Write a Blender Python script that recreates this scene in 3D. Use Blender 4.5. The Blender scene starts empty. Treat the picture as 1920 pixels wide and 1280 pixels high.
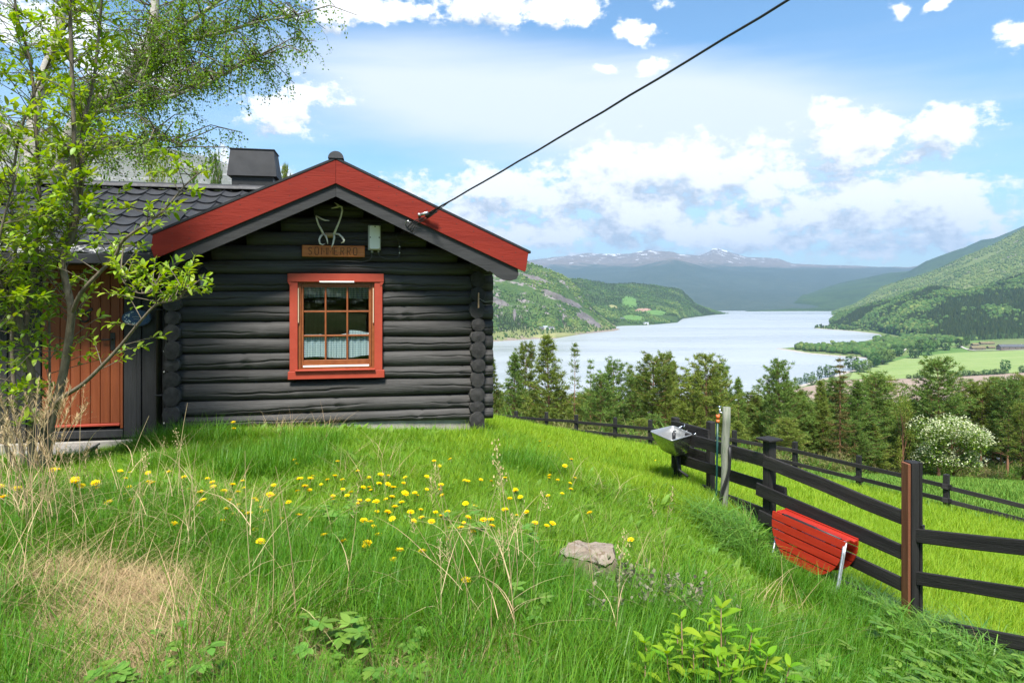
import bpy, bmesh, math, random
import numpy as np
from mathutils import Vector, Matrix, Euler
R = math.radians
rng = np.random.default_rng(7)
random.seed(7)
sc = bpy.context.scene
COL = sc.collection

# ------------------------------------------------------------------ camera
F, HY, CZ = 1280.0, 550.0, 1.69          # focal length in photo pixels, horizon row, eye height
cam_d = bpy.data.cameras.new('camera')
cam = bpy.data.objects.new('camera', cam_d)
COL.objects.link(cam)
cam.location = (0, 0, CZ)
cam.rotation_euler = (R(90), 0, 0)
cam_d.lens = 24.0
cam_d.sensor_width = 36.0
cam_d.sensor_fit = 'HORIZONTAL'
cam_d.shift_y = -(640 - HY) / 1920.0
cam_d.clip_start = 0.05
cam_d.clip_end = 90000
sc.camera = cam

# ------------------------------------------------------------------ light
SUN_EL, SUN_AZ = 58.0, 186.0              # azimuth: degrees clockwise from the view direction (+Y)
sun_dir = Vector((math.sin(R(SUN_AZ)) * math.cos(R(SUN_EL)), math.cos(R(SUN_AZ)) * math.cos(R(SUN_EL)), math.sin(R(SUN_EL))))
ld = bpy.data.lights.new('sun', 'SUN')
ld.energy = 3.0
ld.angle = R(12)
ld.color = (1.0, 0.955, 0.88)
lo = bpy.data.objects.new('sun', ld)
COL.objects.link(lo)
lo.rotation_euler = sun_dir.to_track_quat('Z', 'Y').to_euler()
sc.view_settings.view_transform = 'Standard'
sc.view_settings.look = 'None'
sc.view_settings.gamma = 1.0
sc.view_settings.use_curve_mapping = False
sc.view_settings.exposure = 1.58
sc.cycles.max_bounces = 6
sc.cycles.diffuse_bounces = 3
sc.cycles.glossy_bounces = 3
sc.cycles.transmission_bounces = 6
sc.cycles.transparent_max_bounces = 12
sc.cycles.caustics_reflective = False
sc.cycles.caustics_refractive = False

# ------------------------------------------------------------------ node expression helper
class NX:
    """tiny wrapper that lets node sockets be added, multiplied ... as numbers"""
    def __init__(s, nt, sock):
        s.nt, s.s = nt, sock
    def _m(s, op, *o, clamp=False):
        n = s.nt.nodes.new('ShaderNodeMath'); n.operation = op; n.use_clamp = clamp
        for i, v in enumerate((s,) + o):
            if isinstance(v, NX): s.nt.links.new(v.s, n.inputs[i])
            else: n.inputs[i].default_value = v
        return NX(s.nt, n.outputs[0])
    def __add__(s, o): return s._m('ADD', o)
    __radd__ = __add__
    def __sub__(s, o): return s._m('SUBTRACT', o)
    def __rsub__(s, o): return s._m('MULTIPLY_ADD', -1.0, o)
    def __mul__(s, o): return s._m('MULTIPLY', o)
    __rmul__ = __mul__
    def __truediv__(s, o): return s._m('DIVIDE', o)
    def clamp(s): return s._m('ADD', 0.0, clamp=True)
    def smax(s, o, k): return s._m('SMOOTH_MAX', o, k)
    def max(s, o): return s._m('MAXIMUM', o)
    def min(s, o): return s._m('MINIMUM', o)
    def step(s, a, b, t0=0.0, t1=1.0):
        n = s.nt.nodes.new('ShaderNodeMapRange'); n.interpolation_type = 'SMOOTHSTEP'
        s.nt.links.new(s.s, n.inputs[0])
        n.inputs[1].default_value = a; n.inputs[2].default_value = b
        n.inputs[3].default_value = t0; n.inputs[4].default_value = t1
        return NX(s.nt, n.outputs[0])

def noise(nt, vec, scale, detail=4, rough=0.55, dist=0.0, color=False, w=None, lac=2.0):
    n = nt.nodes.new('ShaderNodeTexNoise')
    if w is not None:
        n.noise_dimensions = '4D'; n.inputs['W'].default_value = w
    n.inputs['Scale'].default_value = scale
    n.inputs['Detail'].default_value = detail
    n.inputs['Roughness'].default_value = rough
    n.inputs['Distortion'].default_value = dist
    n.inputs['Lacunarity'].default_value = lac
    if vec is not None: nt.links.new(vec, n.inputs['Vector'])
    return n.outputs['Color'] if color else NX(nt, n.outputs[0])

def mapping(nt, vec, loc=(0, 0, 0), rot=(0, 0, 0), scale=(1, 1, 1)):
    n = nt.nodes.new('ShaderNodeMapping')
    nt.links.new(vec, n.inputs[0])
    n.inputs[1].default_value = loc; n.inputs[2].default_value = rot; n.inputs[3].default_value = scale
    return n.outputs[0]

def mixc(nt, fac, a, b):
    n = nt.nodes.new('ShaderNodeMix'); n.data_type = 'RGBA'
    for v, k in ((fac, 0), (a, 6), (b, 7)):
        if isinstance(v, NX): nt.links.new(v.s, n.inputs[k])
        elif hasattr(v, 'is_linked'): nt.links.new(v, n.inputs[k])
        else: n.inputs[k].default_value = v if k == 0 else (tuple(v) + (1,) if len(v) == 3 else v)
    return n.outputs[2]

def px_azel(px, py):
    x, z = (px - 960) / F, (HY - py) / F
    return math.degrees(math.atan(x)), math.degrees(math.atan2(z, math.hypot(1, x)))

# ------------------------------------------------------------------ sky: Nishita blue with procedural clouds
world = bpy.data.worlds.new('World')
sc.world = world
world.use_nodes = True
wn = world.node_tree
wn.nodes.clear()
sky = wn.nodes.new('ShaderNodeTexSky')
sky.sky_type = 'NISHITA'
sky.sun_disc = False
sky.sun_elevation = R(SUN_EL)
sky.sun_rotation = R(SUN_AZ)
sky.altitude = 500
sky.air_density = 1.0
sky.dust_density = 0.6
sky.ozone_density = 1.6
gen = wn.nodes.new('ShaderNodeTexCoord').outputs['Generated']
sep = wn.nodes.new('ShaderNodeSeparateXYZ')
wn.links.new(gen, sep.inputs[0])
dx, dy, dz = (NX(wn, o) for o in sep.outputs)
DEG = 57.29578
az = dx._m('ARCTAN2', dy) * DEG
el = dz.min(0.9999)._m('ARCSINE') * DEG
comb = wn.nodes.new('ShaderNodeCombineXYZ')
wn.links.new(az.s, comb.inputs[0]); wn.links.new(el.s, comb.inputs[1])
AE = comb.outputs[0]

# cumulus heaps as (px, py, half width, half height, weight) in photo pixels, turned into sky angles
HEAPS = [(1590, 262, 105, 58, 1.0), (1545, 225, 60, 40, .8), (1650, 235, 55, 30, .75), (1785, 240, 92, 50, 1.0), (1730, 262, 60, 36, .85), (1700, 290, 60, 30, .6),
         (1230, 315, 190, 65, 1.0), (1120, 340, 110, 50, .9), (1330, 330, 120, 50, .9), (1440, 360, 95, 42, .85), (1010, 370, 110, 45, .8), (1260, 385, 260, 28, .6),
         (1565, 375, 45, 18, .8), (1648, 355, 36, 22, .8), (1665, 392, 46, 14, .75), (1480, 415, 120, 30, .8), (1600, 445, 110, 22, .75), (1300, 440, 240, 34, .75),
         (1060, 440, 200, 26, .6), (1790, 395, 90, 26, .45), (1860, 430, 110, 24, .45), (760, 360, 130, 34, .6), (880, 400, 140, 34, .55),
         (935, 10, 130, 42, .95), (1045, 18, 80, 38, .9), (1190, 58, 52, 20, .8), (1225, 118, 42, 15, .75), (1125, 130, 34, 10, .65), (1245, 8, 26, 10, .7),
         (640, 15, 110, 42, 1.0), (720, 15, 80, 28, .8), (590, 180, 75, 34, .95), (520, 215, 80, 36, .85), (805, 15, 25, 14, .6),
         (1678, 24, 24, 16, .85), (1770, 8, 32, 14, .85), (1905, 68, 50, 22, .95), (1640, 300, 60, 20, .5), (1390, 395, 90, 30, .7),
         (1150, 300, 120, 40, .9), (1400, 310, 110, 46, .9), (1180, 420, 200, 36, .8), (1420, 450, 180, 28, .8), (1000, 440, 150, 34, .8), (1640, 420, 120, 24, .75), (1750, 440, 130, 24, .7), (900, 330, 70, 26, .6), (250, 120, 130, 60, .9), (80, 40, 140, 60, .8), (400, 330, 180, 26, .55), (120, 300, 150, 50, .6), (2120, 300, 130, 60, .9), (2080, 60, 90, 30, .8), (-200, 200, 160, 70, .9)]

def cloud_group():
    g = bpy.data.node_groups.new('cloud_density', 'ShaderNodeTree')
    g.interface.new_socket('P', in_out='INPUT', socket_type='NodeSocketVector')
    g.interface.new_socket('D', in_out='OUTPUT', socket_type='NodeSocketFloat')
    gi = g.nodes.new('NodeGroupInput'); go = g.nodes.new('NodeGroupOutput')
    P = gi.outputs[0]
    # warp the lookup so the heaps lose their oval shape
    wc = noise(g, mapping(g, P, scale=(.22, .34, 1)), 1.0, 3, .55, color=True)
    vm = g.nodes.new('ShaderNodeVectorMath'); vm.operation = 'MULTIPLY_ADD'
    g.links.new(wc, vm.inputs[0]); vm.inputs[1].default_value = (4.2, 2.4, 0); vm.inputs[2].default_value = (-2.1, -1.2, 0)
    va = g.nodes.new('ShaderNodeVectorMath'); va.operation = 'ADD'
    g.links.new(P, va.inputs[0]); g.links.new(vm.outputs[0], va.inputs[1])
    acc = None
    for (px, py, rx, ry, w) in HEAPS:
        a, e = px_azel(px, py)
        k = math.cos(R(a))
        sx, sy = rx / F * DEG * k * k, ry / F * DEG * k
        q = g.nodes.new('ShaderNodeVectorMath'); q.operation = 'MULTIPLY_ADD'   # (not a Mapping node: its socket type costs shader stack)
        g.links.new(va.outputs[0], q.inputs[0]); q.inputs[1].default_value = (1 / sx, 1 / sy, 0); q.inputs[2].default_value = (-a / sx, -e / sy, 0)
        m = q.outputs[0]
        l = g.nodes.new('ShaderNodeVectorMath'); l.operation = 'LENGTH'
        g.links.new(m, l.inputs[0])
        v = (1.0 - NX(g, l.outputs['Value'])) * w
        acc = v if acc is None else acc.smax(v, .25)
    sp = g.nodes.new('ShaderNodeSeparateXYZ'); g.links.new(P, sp.inputs[0])
    A, E = NX(g, sp.outputs[0]), NX(g, sp.outputs[1])
    # the rest of the sky dome carries the same broken cumulus from plain noise
    away = A._m('ABSOLUTE').step(40, 58).max(E.step(26, 38))
    wide = noise(g, mapping(g, P, scale=(.055, .11, 1)), 1.0, 3, .5) * 3.2 - 1.75
    acc = acc * (1.0 - away) + wide.min(.9) * away
    # a bank of cumulus stands low over the valley
    bank_n = noise(g, mapping(g, P, loc=(3.7, 1.3, 0), scale=(.105, .21, 1)), 1.0, 4, .55)
    bank = (bank_n - .38) * 4.6 * E.step(14.5, 8.5) + E.step(1.0, 9.0) * .35 - .55 - E.step(8, 15) * 1.2
    acc = acc.smax(bank.min(.95), .3)
    puff = noise(g, mapping(g, P, scale=(.36, .52, 1)), 1.0, 8, .60) - .5
    fine = noise(g, mapping(g, P, scale=(1.15, 1.6, 1)), 1.0, 8, .68) - .5
    D = acc.max(-1.5) + puff * 2.3 + fine * 1.3
    g.links.new(D.s, go.inputs[0])
    return g
CG = cloud_group()
def cloud_at(vec):
    n = wn.nodes.new('ShaderNodeGroup'); n.node_tree = CG
    wn.links.new(vec, n.inputs[0])
    return NX(wn, n.outputs[0])
D1 = cloud_at(AE)
D2 = cloud_at(mapping(wn, AE, loc=(1.1, 1.9, 0)))
alpha = D1.step(-.06, .42)
lit = (D1.min(1.6) - D2) * .72 + .60                 # thinner towards the sun: lit edge; thicker: shaded belly
lit = (lit - (D1 - .5).max(0.0) * .22).clamp()
U = 20.0                                            # cloud radiances are written for background strength 0.05
WHITE = (.47 * U, .475 * U, .485 * U)
GREY = (.215 * U, .245 * U, .285 * U)
cloud_col = mixc(wn, lit.step(.02, .85), GREY, WHITE)
# thin high veil: streaks
veil_n = noise(wn, mapping(wn, AE, rot=(0, 0, R(9)), scale=(.028, .20, 1)), 1.0, 5, .6, dist=.4)
veil_p = noise(wn, mapping(wn, AE, rot=(0, 0, R(9)), scale=(.012, .05, 1)), 1.0, 2, .5)
a0, e0 = px_azel(1010, 195)
band = mapping(wn, AE, loc=(0, 0, 0), rot=(0, 0, R(7)))
bs = wn.nodes.new('ShaderNodeSeparateXYZ'); wn.links.new(band, bs.inputs[0])
BE = NX(wn, bs.outputs[1])
BA = NX(wn, bs.outputs[0])
e0r = a0 * math.sin(R(7)) + e0 * math.cos(R(7))
bandw = (1.0 - ((BE - e0r) * (1 / 6.0))._m('ABSOLUTE')).clamp() * (1.0 - ((BA - 2.0) * (1 / 34.0))._m('ABSOLUTE')).clamp().step(0, .8)
low = el.step(22, 2)
veil = (bandw * 1.25 + veil_p.step(.40, .75) * .55 + low * .50 + (veil_n - .5) * 1.0).step(.12, 1.05) * .92
VEIL = (.345 * U, .37 * U, .405 * U)
tint = wn.nodes.new('ShaderNodeVectorMath'); tint.operation = 'MULTIPLY'
wn.links.new(sky.outputs[0], tint.inputs[0]); tint.inputs[1].default_value = (1.02, 1.40, 1.52)
c1 = mixc(wn, veil, tint.outputs[0], VEIL)
c2 = mixc(wn, alpha * el.step(-2, 1), c1, cloud_col)
bg = wn.nodes.new('ShaderNodeBackground'); bg.inputs['Strength'].default_value = 0.05
wn.links.new(c2, bg.inputs[0])
wo = wn.nodes.new('ShaderNodeOutputWorld')
wn.links.new(bg.outputs[0], wo.inputs[0])
world.cycles.sampling_method = 'MANUAL'
world.cycles.sample_map_resolution = 512

# ------------------------------------------------------------------ helpers: tagging, meshes, materials
def tag(o, label=None, cat=None, group=None, kind=None):
    if label: o['label'] = label
    if cat: o['category'] = cat
    if group: o['group'] = group
    if kind: o['kind'] = kind
    return o

def empty(name, loc=(0, 0, 0), rz=0.0, label=None, cat=None, group=None):
    o = bpy.data.objects.new(name, None)
    COL.objects.link(o)
    o.location = loc; o.rotation_euler = (0, 0, rz)
    o.empty_display_size = .1
    return tag(o, label, cat, group)

def link_obj(name, me, parent=None, loc=None, rot=None):
    o = bpy.data.objects.new(name, me)
    COL.objects.link(o)
    if parent is not None: o.parent = parent
    if loc is not None: o.location = loc
    if rot is not None: o.rotation_euler = rot
    return o

def np_mesh(name, V, Fc, mats, smooth=False, mi=None, uv=None):
    """V (n,3); Fc (m,k) int array (all faces alike) or list of arrays"""
    me = bpy.data.meshes.new(name)
    V = np.asarray(V, dtype=np.float32)
    blocks = Fc if isinstance(Fc, list) else [Fc]
    blocks = [np.asarray(b, dtype=np.int32) for b in blocks if len(b)]
    me.vertices.add(len(V)); me.vertices.foreach_set('co', V.ravel())
    nl = sum(b.size for b in blocks); nf = sum(len(b) for b in blocks)
    me.loops.add(nl); me.polygons.add(nf)
    me.loops.foreach_set('vertex_index', np.concatenate([b.ravel() for b in blocks]))
    tot = np.concatenate([np.full(len(b), b.shape[1], np.int32) for b in blocks])
    st = np.concatenate(([0], np.cumsum(tot)[:-1])).astype(np.int32)
    me.polygons.foreach_set('loop_start', st)
    try: me.polygons.foreach_set('loop_total', tot)
    except Exception: pass
    if mi is not None: me.polygons.foreach_set('material_index', np.asarray(mi, np.int32))
    me.polygons.foreach_set('use_smooth', np.full(nf, bool(smooth)))
    for m in (mats if isinstance(mats, (list, tuple)) else [mats]): me.materials.append(m)
    me.update(calc_edges=True)
    return me

class MB:
    """collects simple shapes into one mesh"""
    def __init__(s): s.v, s.f, s.m, s.sm = [], [], [], []
    def add(s, vs, fs, m=0, smooth=False):
        o = len(s.v); s.v += [tuple(v) for v in vs]
        for f in fs: s.f.append([i + o for i in f]); s.m.append(m); s.sm.append(smooth)
    def box(s, lo, hi, m=0, bev=0.0, M=None, jit=0.0):
        lo, hi = Vector(lo), Vector(hi)
        if bev <= 0:
            vs = [Vector((x, y, z)) for z in (lo.z, hi.z) for y in (lo.y, hi.y) for x in (lo.x, hi.x)]
            fs = [(0, 2, 3, 1), (4, 5, 7, 6), (0, 1, 5, 4), (2, 6, 7, 3), (0, 4, 6, 2), (1, 3, 7, 5)]
        else:
            vs, fs, idx = [], [], {}
            for sx in (0, 1):
                for sy in (0, 1):
                    for sz in (0, 1):
                        c = Vector((hi.x if sx else lo.x, hi.y if sy else lo.y, hi.z if sz else lo.z))
                        d = Vector((-1 if sx else 1, -1 if sy else 1, -1 if sz else 1)) * bev
                        for ax in range(3):
                            w = c.copy()
                            for b in range(3):
                                if b != ax: w[b] += d[b]
                            idx[(sx, sy, sz, ax)] = len(vs); vs.append(w)
            g = lambda *k: idx[k]
            for s0 in (0, 1):
                fx = [g(s0, 0, 0, 0), g(s0, 0, 1, 0), g(s0, 1, 1, 0), g(s0, 1, 0, 0)]
                fy = [g(0, s0, 0, 1), g(1, s0, 0, 1), g(1, s0, 1, 1), g(0, s0, 1, 1)]
                fz = [g(0, 0, s0, 2), g(0, 1, s0, 2), g(1, 1, s0, 2), g(1, 0, s0, 2)]
                for f in (fx, fy, fz): fs.append(f if not s0 else f[::-1])
            for a in (0, 1):
                for b in (0, 1):
                    fs.append([g(0, a, b, 1), g(1, a, b, 1), g(1, a, b, 2), g(0, a, b, 2)])
                    fs.append([g(a, 0, b, 0), g(a, 1, b, 0), g(a, 1, b, 2), g(a, 0, b, 2)])
                    fs.append([g(a, b, 0, 0), g(a, b, 1, 0), g(a, b, 1, 1), g(a, b, 0, 1)])
            for k in [(a, b, c) for a in (0, 1) for b in (0, 1) for c in (0, 1)]:
                fs.append([g(*k, 0), g(*k, 1), g(*k, 2)])
        if jit: vs = [v + Vector((random.uniform(-jit, jit), random.uniform(-jit, jit), random.uniform(-jit, jit))) for v in vs]
        if M is not None: vs = [M @ v for v in vs]
        s.add(vs, fs, m)
        return s
    def tube(s, pts, rad, seg=8, m=0, cap=True, smooth=True):
        pts = [Vector(p) for p in pts]
        n = len(pts)
        rad = [rad] * n if isinstance(rad, (int, float)) else list(rad)
        T = [((pts[min(i + 1, n - 1)] - pts[max(i - 1, 0)]).normalized()) for i in range(n)]
        up = Vector((0, 0, 1)) if abs(T[0].z) < .9 else Vector((1, 0, 0))
        a = T[0].cross(up).normalized()
        vs = []
        for i in range(n):
            a = (a - T[i] * a.dot(T[i])).normalized()
            b = T[i].cross(a)
            for k in range(seg):
                t = 2 * math.pi * k / seg
                vs.append(pts[i] + (a * math.cos(t) + b * math.sin(t)) * rad[i])
        fs = [(i * seg + k, i * seg + (k + 1) % seg, (i + 1) * seg + (k + 1) % seg, (i + 1) * seg + k) for i in range(n - 1) for k in range(seg)]
        s.add(vs, fs, m, smooth)
        if cap:
            o = len(s.v) - len(vs)
            s.f.append([o + k for k in range(seg)][::-1]); s.m.append(m); s.sm.append(False)
            s.f.append([o + (n - 1) * seg + k for k in range(seg)]); s.m.append(m); s.sm.append(False)
        return s
    def prism(s, poly, d0, d1, m=0, axis='Y', M=None):
        """poly of 2-D points, swept along axis from d0 to d1"""
        n = len(poly)
        mk = {'Y': lambda p, d: Vector((p[0], d, p[1])), 'X': lambda p, d: Vector((d, p[0], p[1])), 'Z': lambda p, d: Vector((p[0], p[1], d))}[axis]
        vs = [mk(p, d0) for p in poly] + [mk(p, d1) for p in poly]
        if M is not None: vs = [M @ v for v in vs]
        s.add(vs, [list(range(n))[::-1], [n + i for i in range(n)]] + [[i, (i + 1) % n, n + (i + 1) % n, n + i] for i in range(n)], m)
        return s
    def mesh(s, name, mats, fix=True):
        me = bpy.data.meshes.new(name)
        me.from_pydata([tuple(v) for v in s.v], [], s.f)
        me.polygons.foreach_set('material_index', s.m); me.polygons.foreach_set('use_smooth', s.sm)
        for q in (mats if isinstance(mats, (list, tuple)) else [mats]): me.materials.append(q)
        if fix:
            b = bmesh.new(); b.from_mesh(me); bmesh.ops.recalc_face_normals(b, faces=b.faces); b.to_mesh(me); b.free()
        me.update()
        return me
    def build(s, name, mats, parent=None, **k):
        return link_obj(name, s.mesh(name, mats), parent, **k)

def mat(name, c1, c2=None, rough=.6, scale=4.0, stretch=(1, 1, 1), bump=.0, bscale=None, metal=0.0, spec=.5, detail=5, coords='Object', rnd=.0, c3=None, s3=1.0, t3=(.55, .7)):
    """painted / wooden / metal surface: two colours mixed by noise, optional wear colour, bump, per-object variation"""
    m = bpy.data.materials.new(name); m.use_nodes = True
    nt = m.node_tree; nt.nodes.clear()
    tc = nt.nodes.new('ShaderNodeTexCoord').outputs[coords]
    oi = nt.nodes.new('ShaderNodeObjectInfo')
    vec = mapping(nt, tc, scale=stretch)
    off = nt.nodes.new('ShaderNodeVectorMath'); off.operation = 'ADD'
    cx = nt.nodes.new('ShaderNodeCombineXYZ')
    rr = NX(nt, oi.outputs['Random'])
    nt.links.new((rr * 37.0).s, cx.inputs[0]); nt.links.new((rr * 11.0).s, cx.inputs[2])
    nt.links.new(vec, off.inputs[0]); nt.links.new(cx.outputs[0], off.inputs[1])
    v = off.outputs[0]
    n1 = noise(nt, v, scale, detail, .6)
    col = mixc(nt, n1.step(.32, .68), c1, c2 if c2 else c1)
    if c3:
        n3 = noise(nt, v, scale * s3, 6, .7, dist=.3)
        col = mixc(nt, n3.step(*t3), col, c3)
    b = nt.nodes.new('ShaderNodeBsdfPrincipled')
    if rnd:
        hv = nt.nodes.new('ShaderNodeHueSaturation')
        nt.links.new(col, hv.inputs['Color'])
        nt.links.new((rr * (2 * rnd) + (1 - rnd)).s, hv.inputs['Value'])
        col = hv.outputs[0]
    nt.links.new(col, b.inputs['Base Color'])
    rn = noise(nt, v, scale * 2.3, 3, .5)
    nt.links.new((rn * .3 + (rough - .15)).clamp().s, b.inputs['Roughness'])
    b.inputs['Metallic'].default_value = metal
    b.inputs['Specular IOR Level'].default_value = spec
    if bump:
        bn = nt.nodes.new('ShaderNodeBump'); bn.inputs['Strength'].default_value = bump; bn.inputs['Distance'].default_value = .01
        nt.links.new(noise(nt, v, bscale or scale * 3, 6, .65).s, bn.inputs['Height'])
        nt.links.new(bn.outputs[0], b.inputs['Normal'])
    o = nt.nodes.new('ShaderNodeOutputMaterial'); nt.links.new(b.outputs[0], o.inputs[0])
    return m

def leaf_mat(name, c1, c2, trans=.35, rough=.5, spec=.25, inst=False, vary=.25, hue=.02, mode='random', tint=1.0):
    """thin leaf: diffuse + light let through + slight gloss; colour differs per object / instance / mesh island"""
    m = bpy.data.materials.new(name); m.use_nodes = True
    nt = m.node_tree; nt.nodes.clear()
    if mode == 'island':
        r = NX(nt, nt.nodes.new('ShaderNodeNewGeometry').outputs['Random Per Island'])
    elif mode == 'both':
        r0 = NX(nt, nt.nodes.new('ShaderNodeNewGeometry').outputs['Random Per Island'])
        r1 = NX(nt, nt.nodes.new('ShaderNodeObjectInfo').outputs['Random'])
        r = (r0 * .5 + r1 * .5)
    else:
        r = NX(nt, nt.nodes.new('ShaderNodeObjectInfo').outputs['Random'])
    col = mixc(nt, r, c1, c2)
    hv = nt.nodes.new('ShaderNodeHueSaturation'); nt.links.new(col, hv.inputs['Color'])
    r2 = (r * 7.31)._m('FRACT')
    nt.links.new((r2 * (2 * hue) + (.5 - hue)).s, hv.inputs['Hue'])
    r3 = (r * 13.7)._m('FRACT')
    nt.links.new((r3 * (2 * vary) + (1 - vary)).s, hv.inputs['Value'])
    d = nt.nodes.new('ShaderNodeBsdfPrincipled')
    nt.links.new(hv.outputs[0], d.inputs['Base Color'])
    d.inputs['Roughness'].default_value = rough; d.inputs['Specular IOR Level'].default_value = spec
    t = nt.nodes.new('ShaderNodeBsdfTranslucent')
    tv = nt.nodes.new('ShaderNodeHueSaturation'); nt.links.new(hv.outputs[0], tv.inputs['Color'])
    tv.inputs['Hue'].default_value = .49; tv.inputs['Saturation'].default_value = 1.1; tv.inputs['Value'].default_value = 1.35 * tint
    nt.links.new(tv.outputs[0], t.inputs[0])
    mx = nt.nodes.new('ShaderNodeMixShader'); mx.inputs[0].default_value = trans
    nt.links.new(d.outputs[0], mx.inputs[1]); nt.links.new(t.outputs[0], mx.inputs[2])
    o = nt.nodes.new('ShaderNodeOutputMaterial'); nt.links.new(mx.outputs[0], o.inputs[0])
    return m

def scatter(name, pts, rot, scl, idx, protos, parent=None):
    """one object that carries many copies of the prototype meshes (geometry nodes); for what nobody could count"""
    me = bpy.data.meshes.new(name)
    n = len(pts)
    me.vertices.add(n); me.vertices.foreach_set('co', np.asarray(pts, np.float32).ravel())
    for nm, ty, dat in (('rot', 'FLOAT_VECTOR', rot), ('scl', 'FLOAT_VECTOR', scl)):
        a = me.attributes.new(nm, ty, 'POINT'); a.data.foreach_set('vector', np.asarray(dat, np.float32).ravel())
    a = me.attributes.new('idx', 'INT', 'POINT'); a.data.foreach_set('value', np.asarray(idx, np.int32))
    o = link_obj(name, me, parent)
    g = bpy.data.node_groups.new(name + '_nodes', 'GeometryNodeTree')
    g.interface.new_socket('Geometry', in_out='INPUT', socket_type='NodeSocketGeometry')
    g.interface.new_socket('Geometry', in_out='OUTPUT', socket_type='NodeSocketGeometry')
    gi = g.nodes.new('NodeGroupInput'); go = g.nodes.new('NodeGroupOutput')
    gj = g.nodes.new('GeometryNodeJoinGeometry')
    for k, p in enumerate(protos):
        ob = bpy.data.objects.new(name + '_source', p) if isinstance(p, bpy.types.Mesh) else p
        oi = g.nodes.new('GeometryNodeObjectInfo'); oi.inputs['Object'].default_value = ob; oi.inputs['As Instance'].default_value = True
        ip = g.nodes.new('GeometryNodeInstanceOnPoints')
        g.links.new(gi.outputs[0], ip.inputs['Points'])
        g.links.new(oi.outputs['Geometry'], ip.inputs['Instance'])
        ni = g.nodes.new('GeometryNodeInputNamedAttribute'); ni.data_type = 'INT'; ni.inputs[0].default_value = 'idx'
        cp = g.nodes.new('FunctionNodeCompare'); cp.data_type = 'INT'; cp.operation = 'EQUAL'
        g.links.new(ni.outputs['Attribute'], cp.inputs[2]); cp.inputs[3].default_value = k
        g.links.new(cp.outputs[0], ip.inputs['Selection'])
        nr = g.nodes.new('GeometryNodeInputNamedAttribute'); nr.data_type = 'FLOAT_VECTOR'; nr.inputs[0].default_value = 'rot'
        er = g.nodes.new('FunctionNodeEulerToRotation'); g.links.new(nr.outputs['Attribute'], er.inputs[0])
        g.links.new(er.outputs[0], ip.inputs['Rotation'])
        ns = g.nodes.new('GeometryNodeInputNamedAttribute'); ns.data_type = 'FLOAT_VECTOR'; ns.inputs[0].default_value = 'scl'
        g.links.new(ns.outputs['Attribute'], ip.inputs['Scale'])
        g.links.new(ip.outputs[0], gj.inputs[0])
    g.links.new(gj.outputs[0], go.inputs[0])
    md = o.modifiers.new('scatter', 'NODES'); md.node_group = g
    return o

def W(px, py, Y):
    """the point at depth Y seen at photo pixel (px, py)"""
    return Vector(((px - 960) / F * Y, Y, CZ + (HY - py) / F * Y))

# value noise for terrain (numpy)
def vnoise(x, y, seed=0):
    xi, yi = np.floor(x).astype(np.int64), np.floor(y).astype(np.int64)
    xf, yf = x - xi, y - yi
    def h(a, b):
        n = (a * 374761393 + b * 668265263 + seed * 1442695041) & 0xffffffff
        n = ((n ^ (n >> 13)) * 1274126177) & 0xffffffff
        return ((n ^ (n >> 16)) & 0xffff) / 65535.0
    u, v = xf * xf * (3 - 2 * xf), yf * yf * (3 - 2 * yf)
    return (h(xi, yi) * (1 - u) + h(xi + 1, yi) * u) * (1 - v) + (h(xi, yi + 1) * (1 - u) + h(xi + 1, yi + 1) * u) * v
def fbm(x, y, oct=5, seed=0, gain=.5):
    s, a, t = 0, 1, 0
    for i in range(oct):
        s = s + a * (vnoise(x * 2 ** i, y * 2 ** i, seed + i * 17) - .5); t += a; a *= gain
    return s / t * 2
# ================================================================== THE LAND
LAKE = -150.0
# ---- height of the home slope: thin-plate spline through surveyed points
CP = np.array([
    (0, 0, .06), (0, 2.9, .02), (-2, 3, .08), (-4.5, 6.3, -.06), (-4.1, 8.4, -.12), (-.4, 9.2, -.22), (-1.3, 8.95, -.16), (-2.2, 8.8, -.09), (-6, 9, -.22), (-8, 12, -.1), (-5.4, 7.9, -.26), (-3, 5, .06), (-1.2, 5, -.02),
    (.54, 4.9, -.30), (1.2, 3.4, -.30), (2.1, 4.0, -.74), (1.0, 6.5, -.40), (.4, 9.5, -.56), (1.4, 8.6, -.67), (3.2, 5.55, -1.12), (3.65, 4.9, -1.2), (3.2, 3.6, -1.08), (2.62, 6.95, -.90), (2.40, 8.25, -.84), (2.19, 9.15, -.82), (2.38, 6.4, -.93), (2.72, 5.75, -1.0), (2.2, 5.2, -.82), (1.9, 7.4, -.62),
    (0.4, 12, -1.18), (2.03, 10.5, -1.22), (1.6, 13.5, -1.95), (6, 8, -1.8), (6, 12, -2.35), (4, 16, -2.35), (9, 14, -3.15), (6, 4, -1.85), (11.4, 17.9, -4.05), (10.2, 20.4, -4.15), (7.26, 22.4, -4.1), (3.9, 26.4, -4.4), (2.6, 27.5, -4.3), (13, 17.4, -4.3),
    (-3, 20, -1.6), (-8, 26, -2.5), (-20, 20, -.5), (-20, 5, .6), (-5, -5, .2), (5, -5, -1.2), (-12, 15, .0), (0, 36, -6.6), (12, 34, -7.2), (22, 30, -6.8),
    (35, 55, -13.7), (20, 60, -14.6), (0, 70, -17.5), (45, 75, -19.0), (60, 85, -22.0), (30, 78, -19.8), (-30, 60, -10), (-60, 40, 0), (60, 40, -11), (0, 110, -28.5), (60, 120, -31), (120, 100, -27), (-60, 110, -20), (40, 160, -42), (-40, 170, -38), (120, 170, -46)], float)
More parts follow.
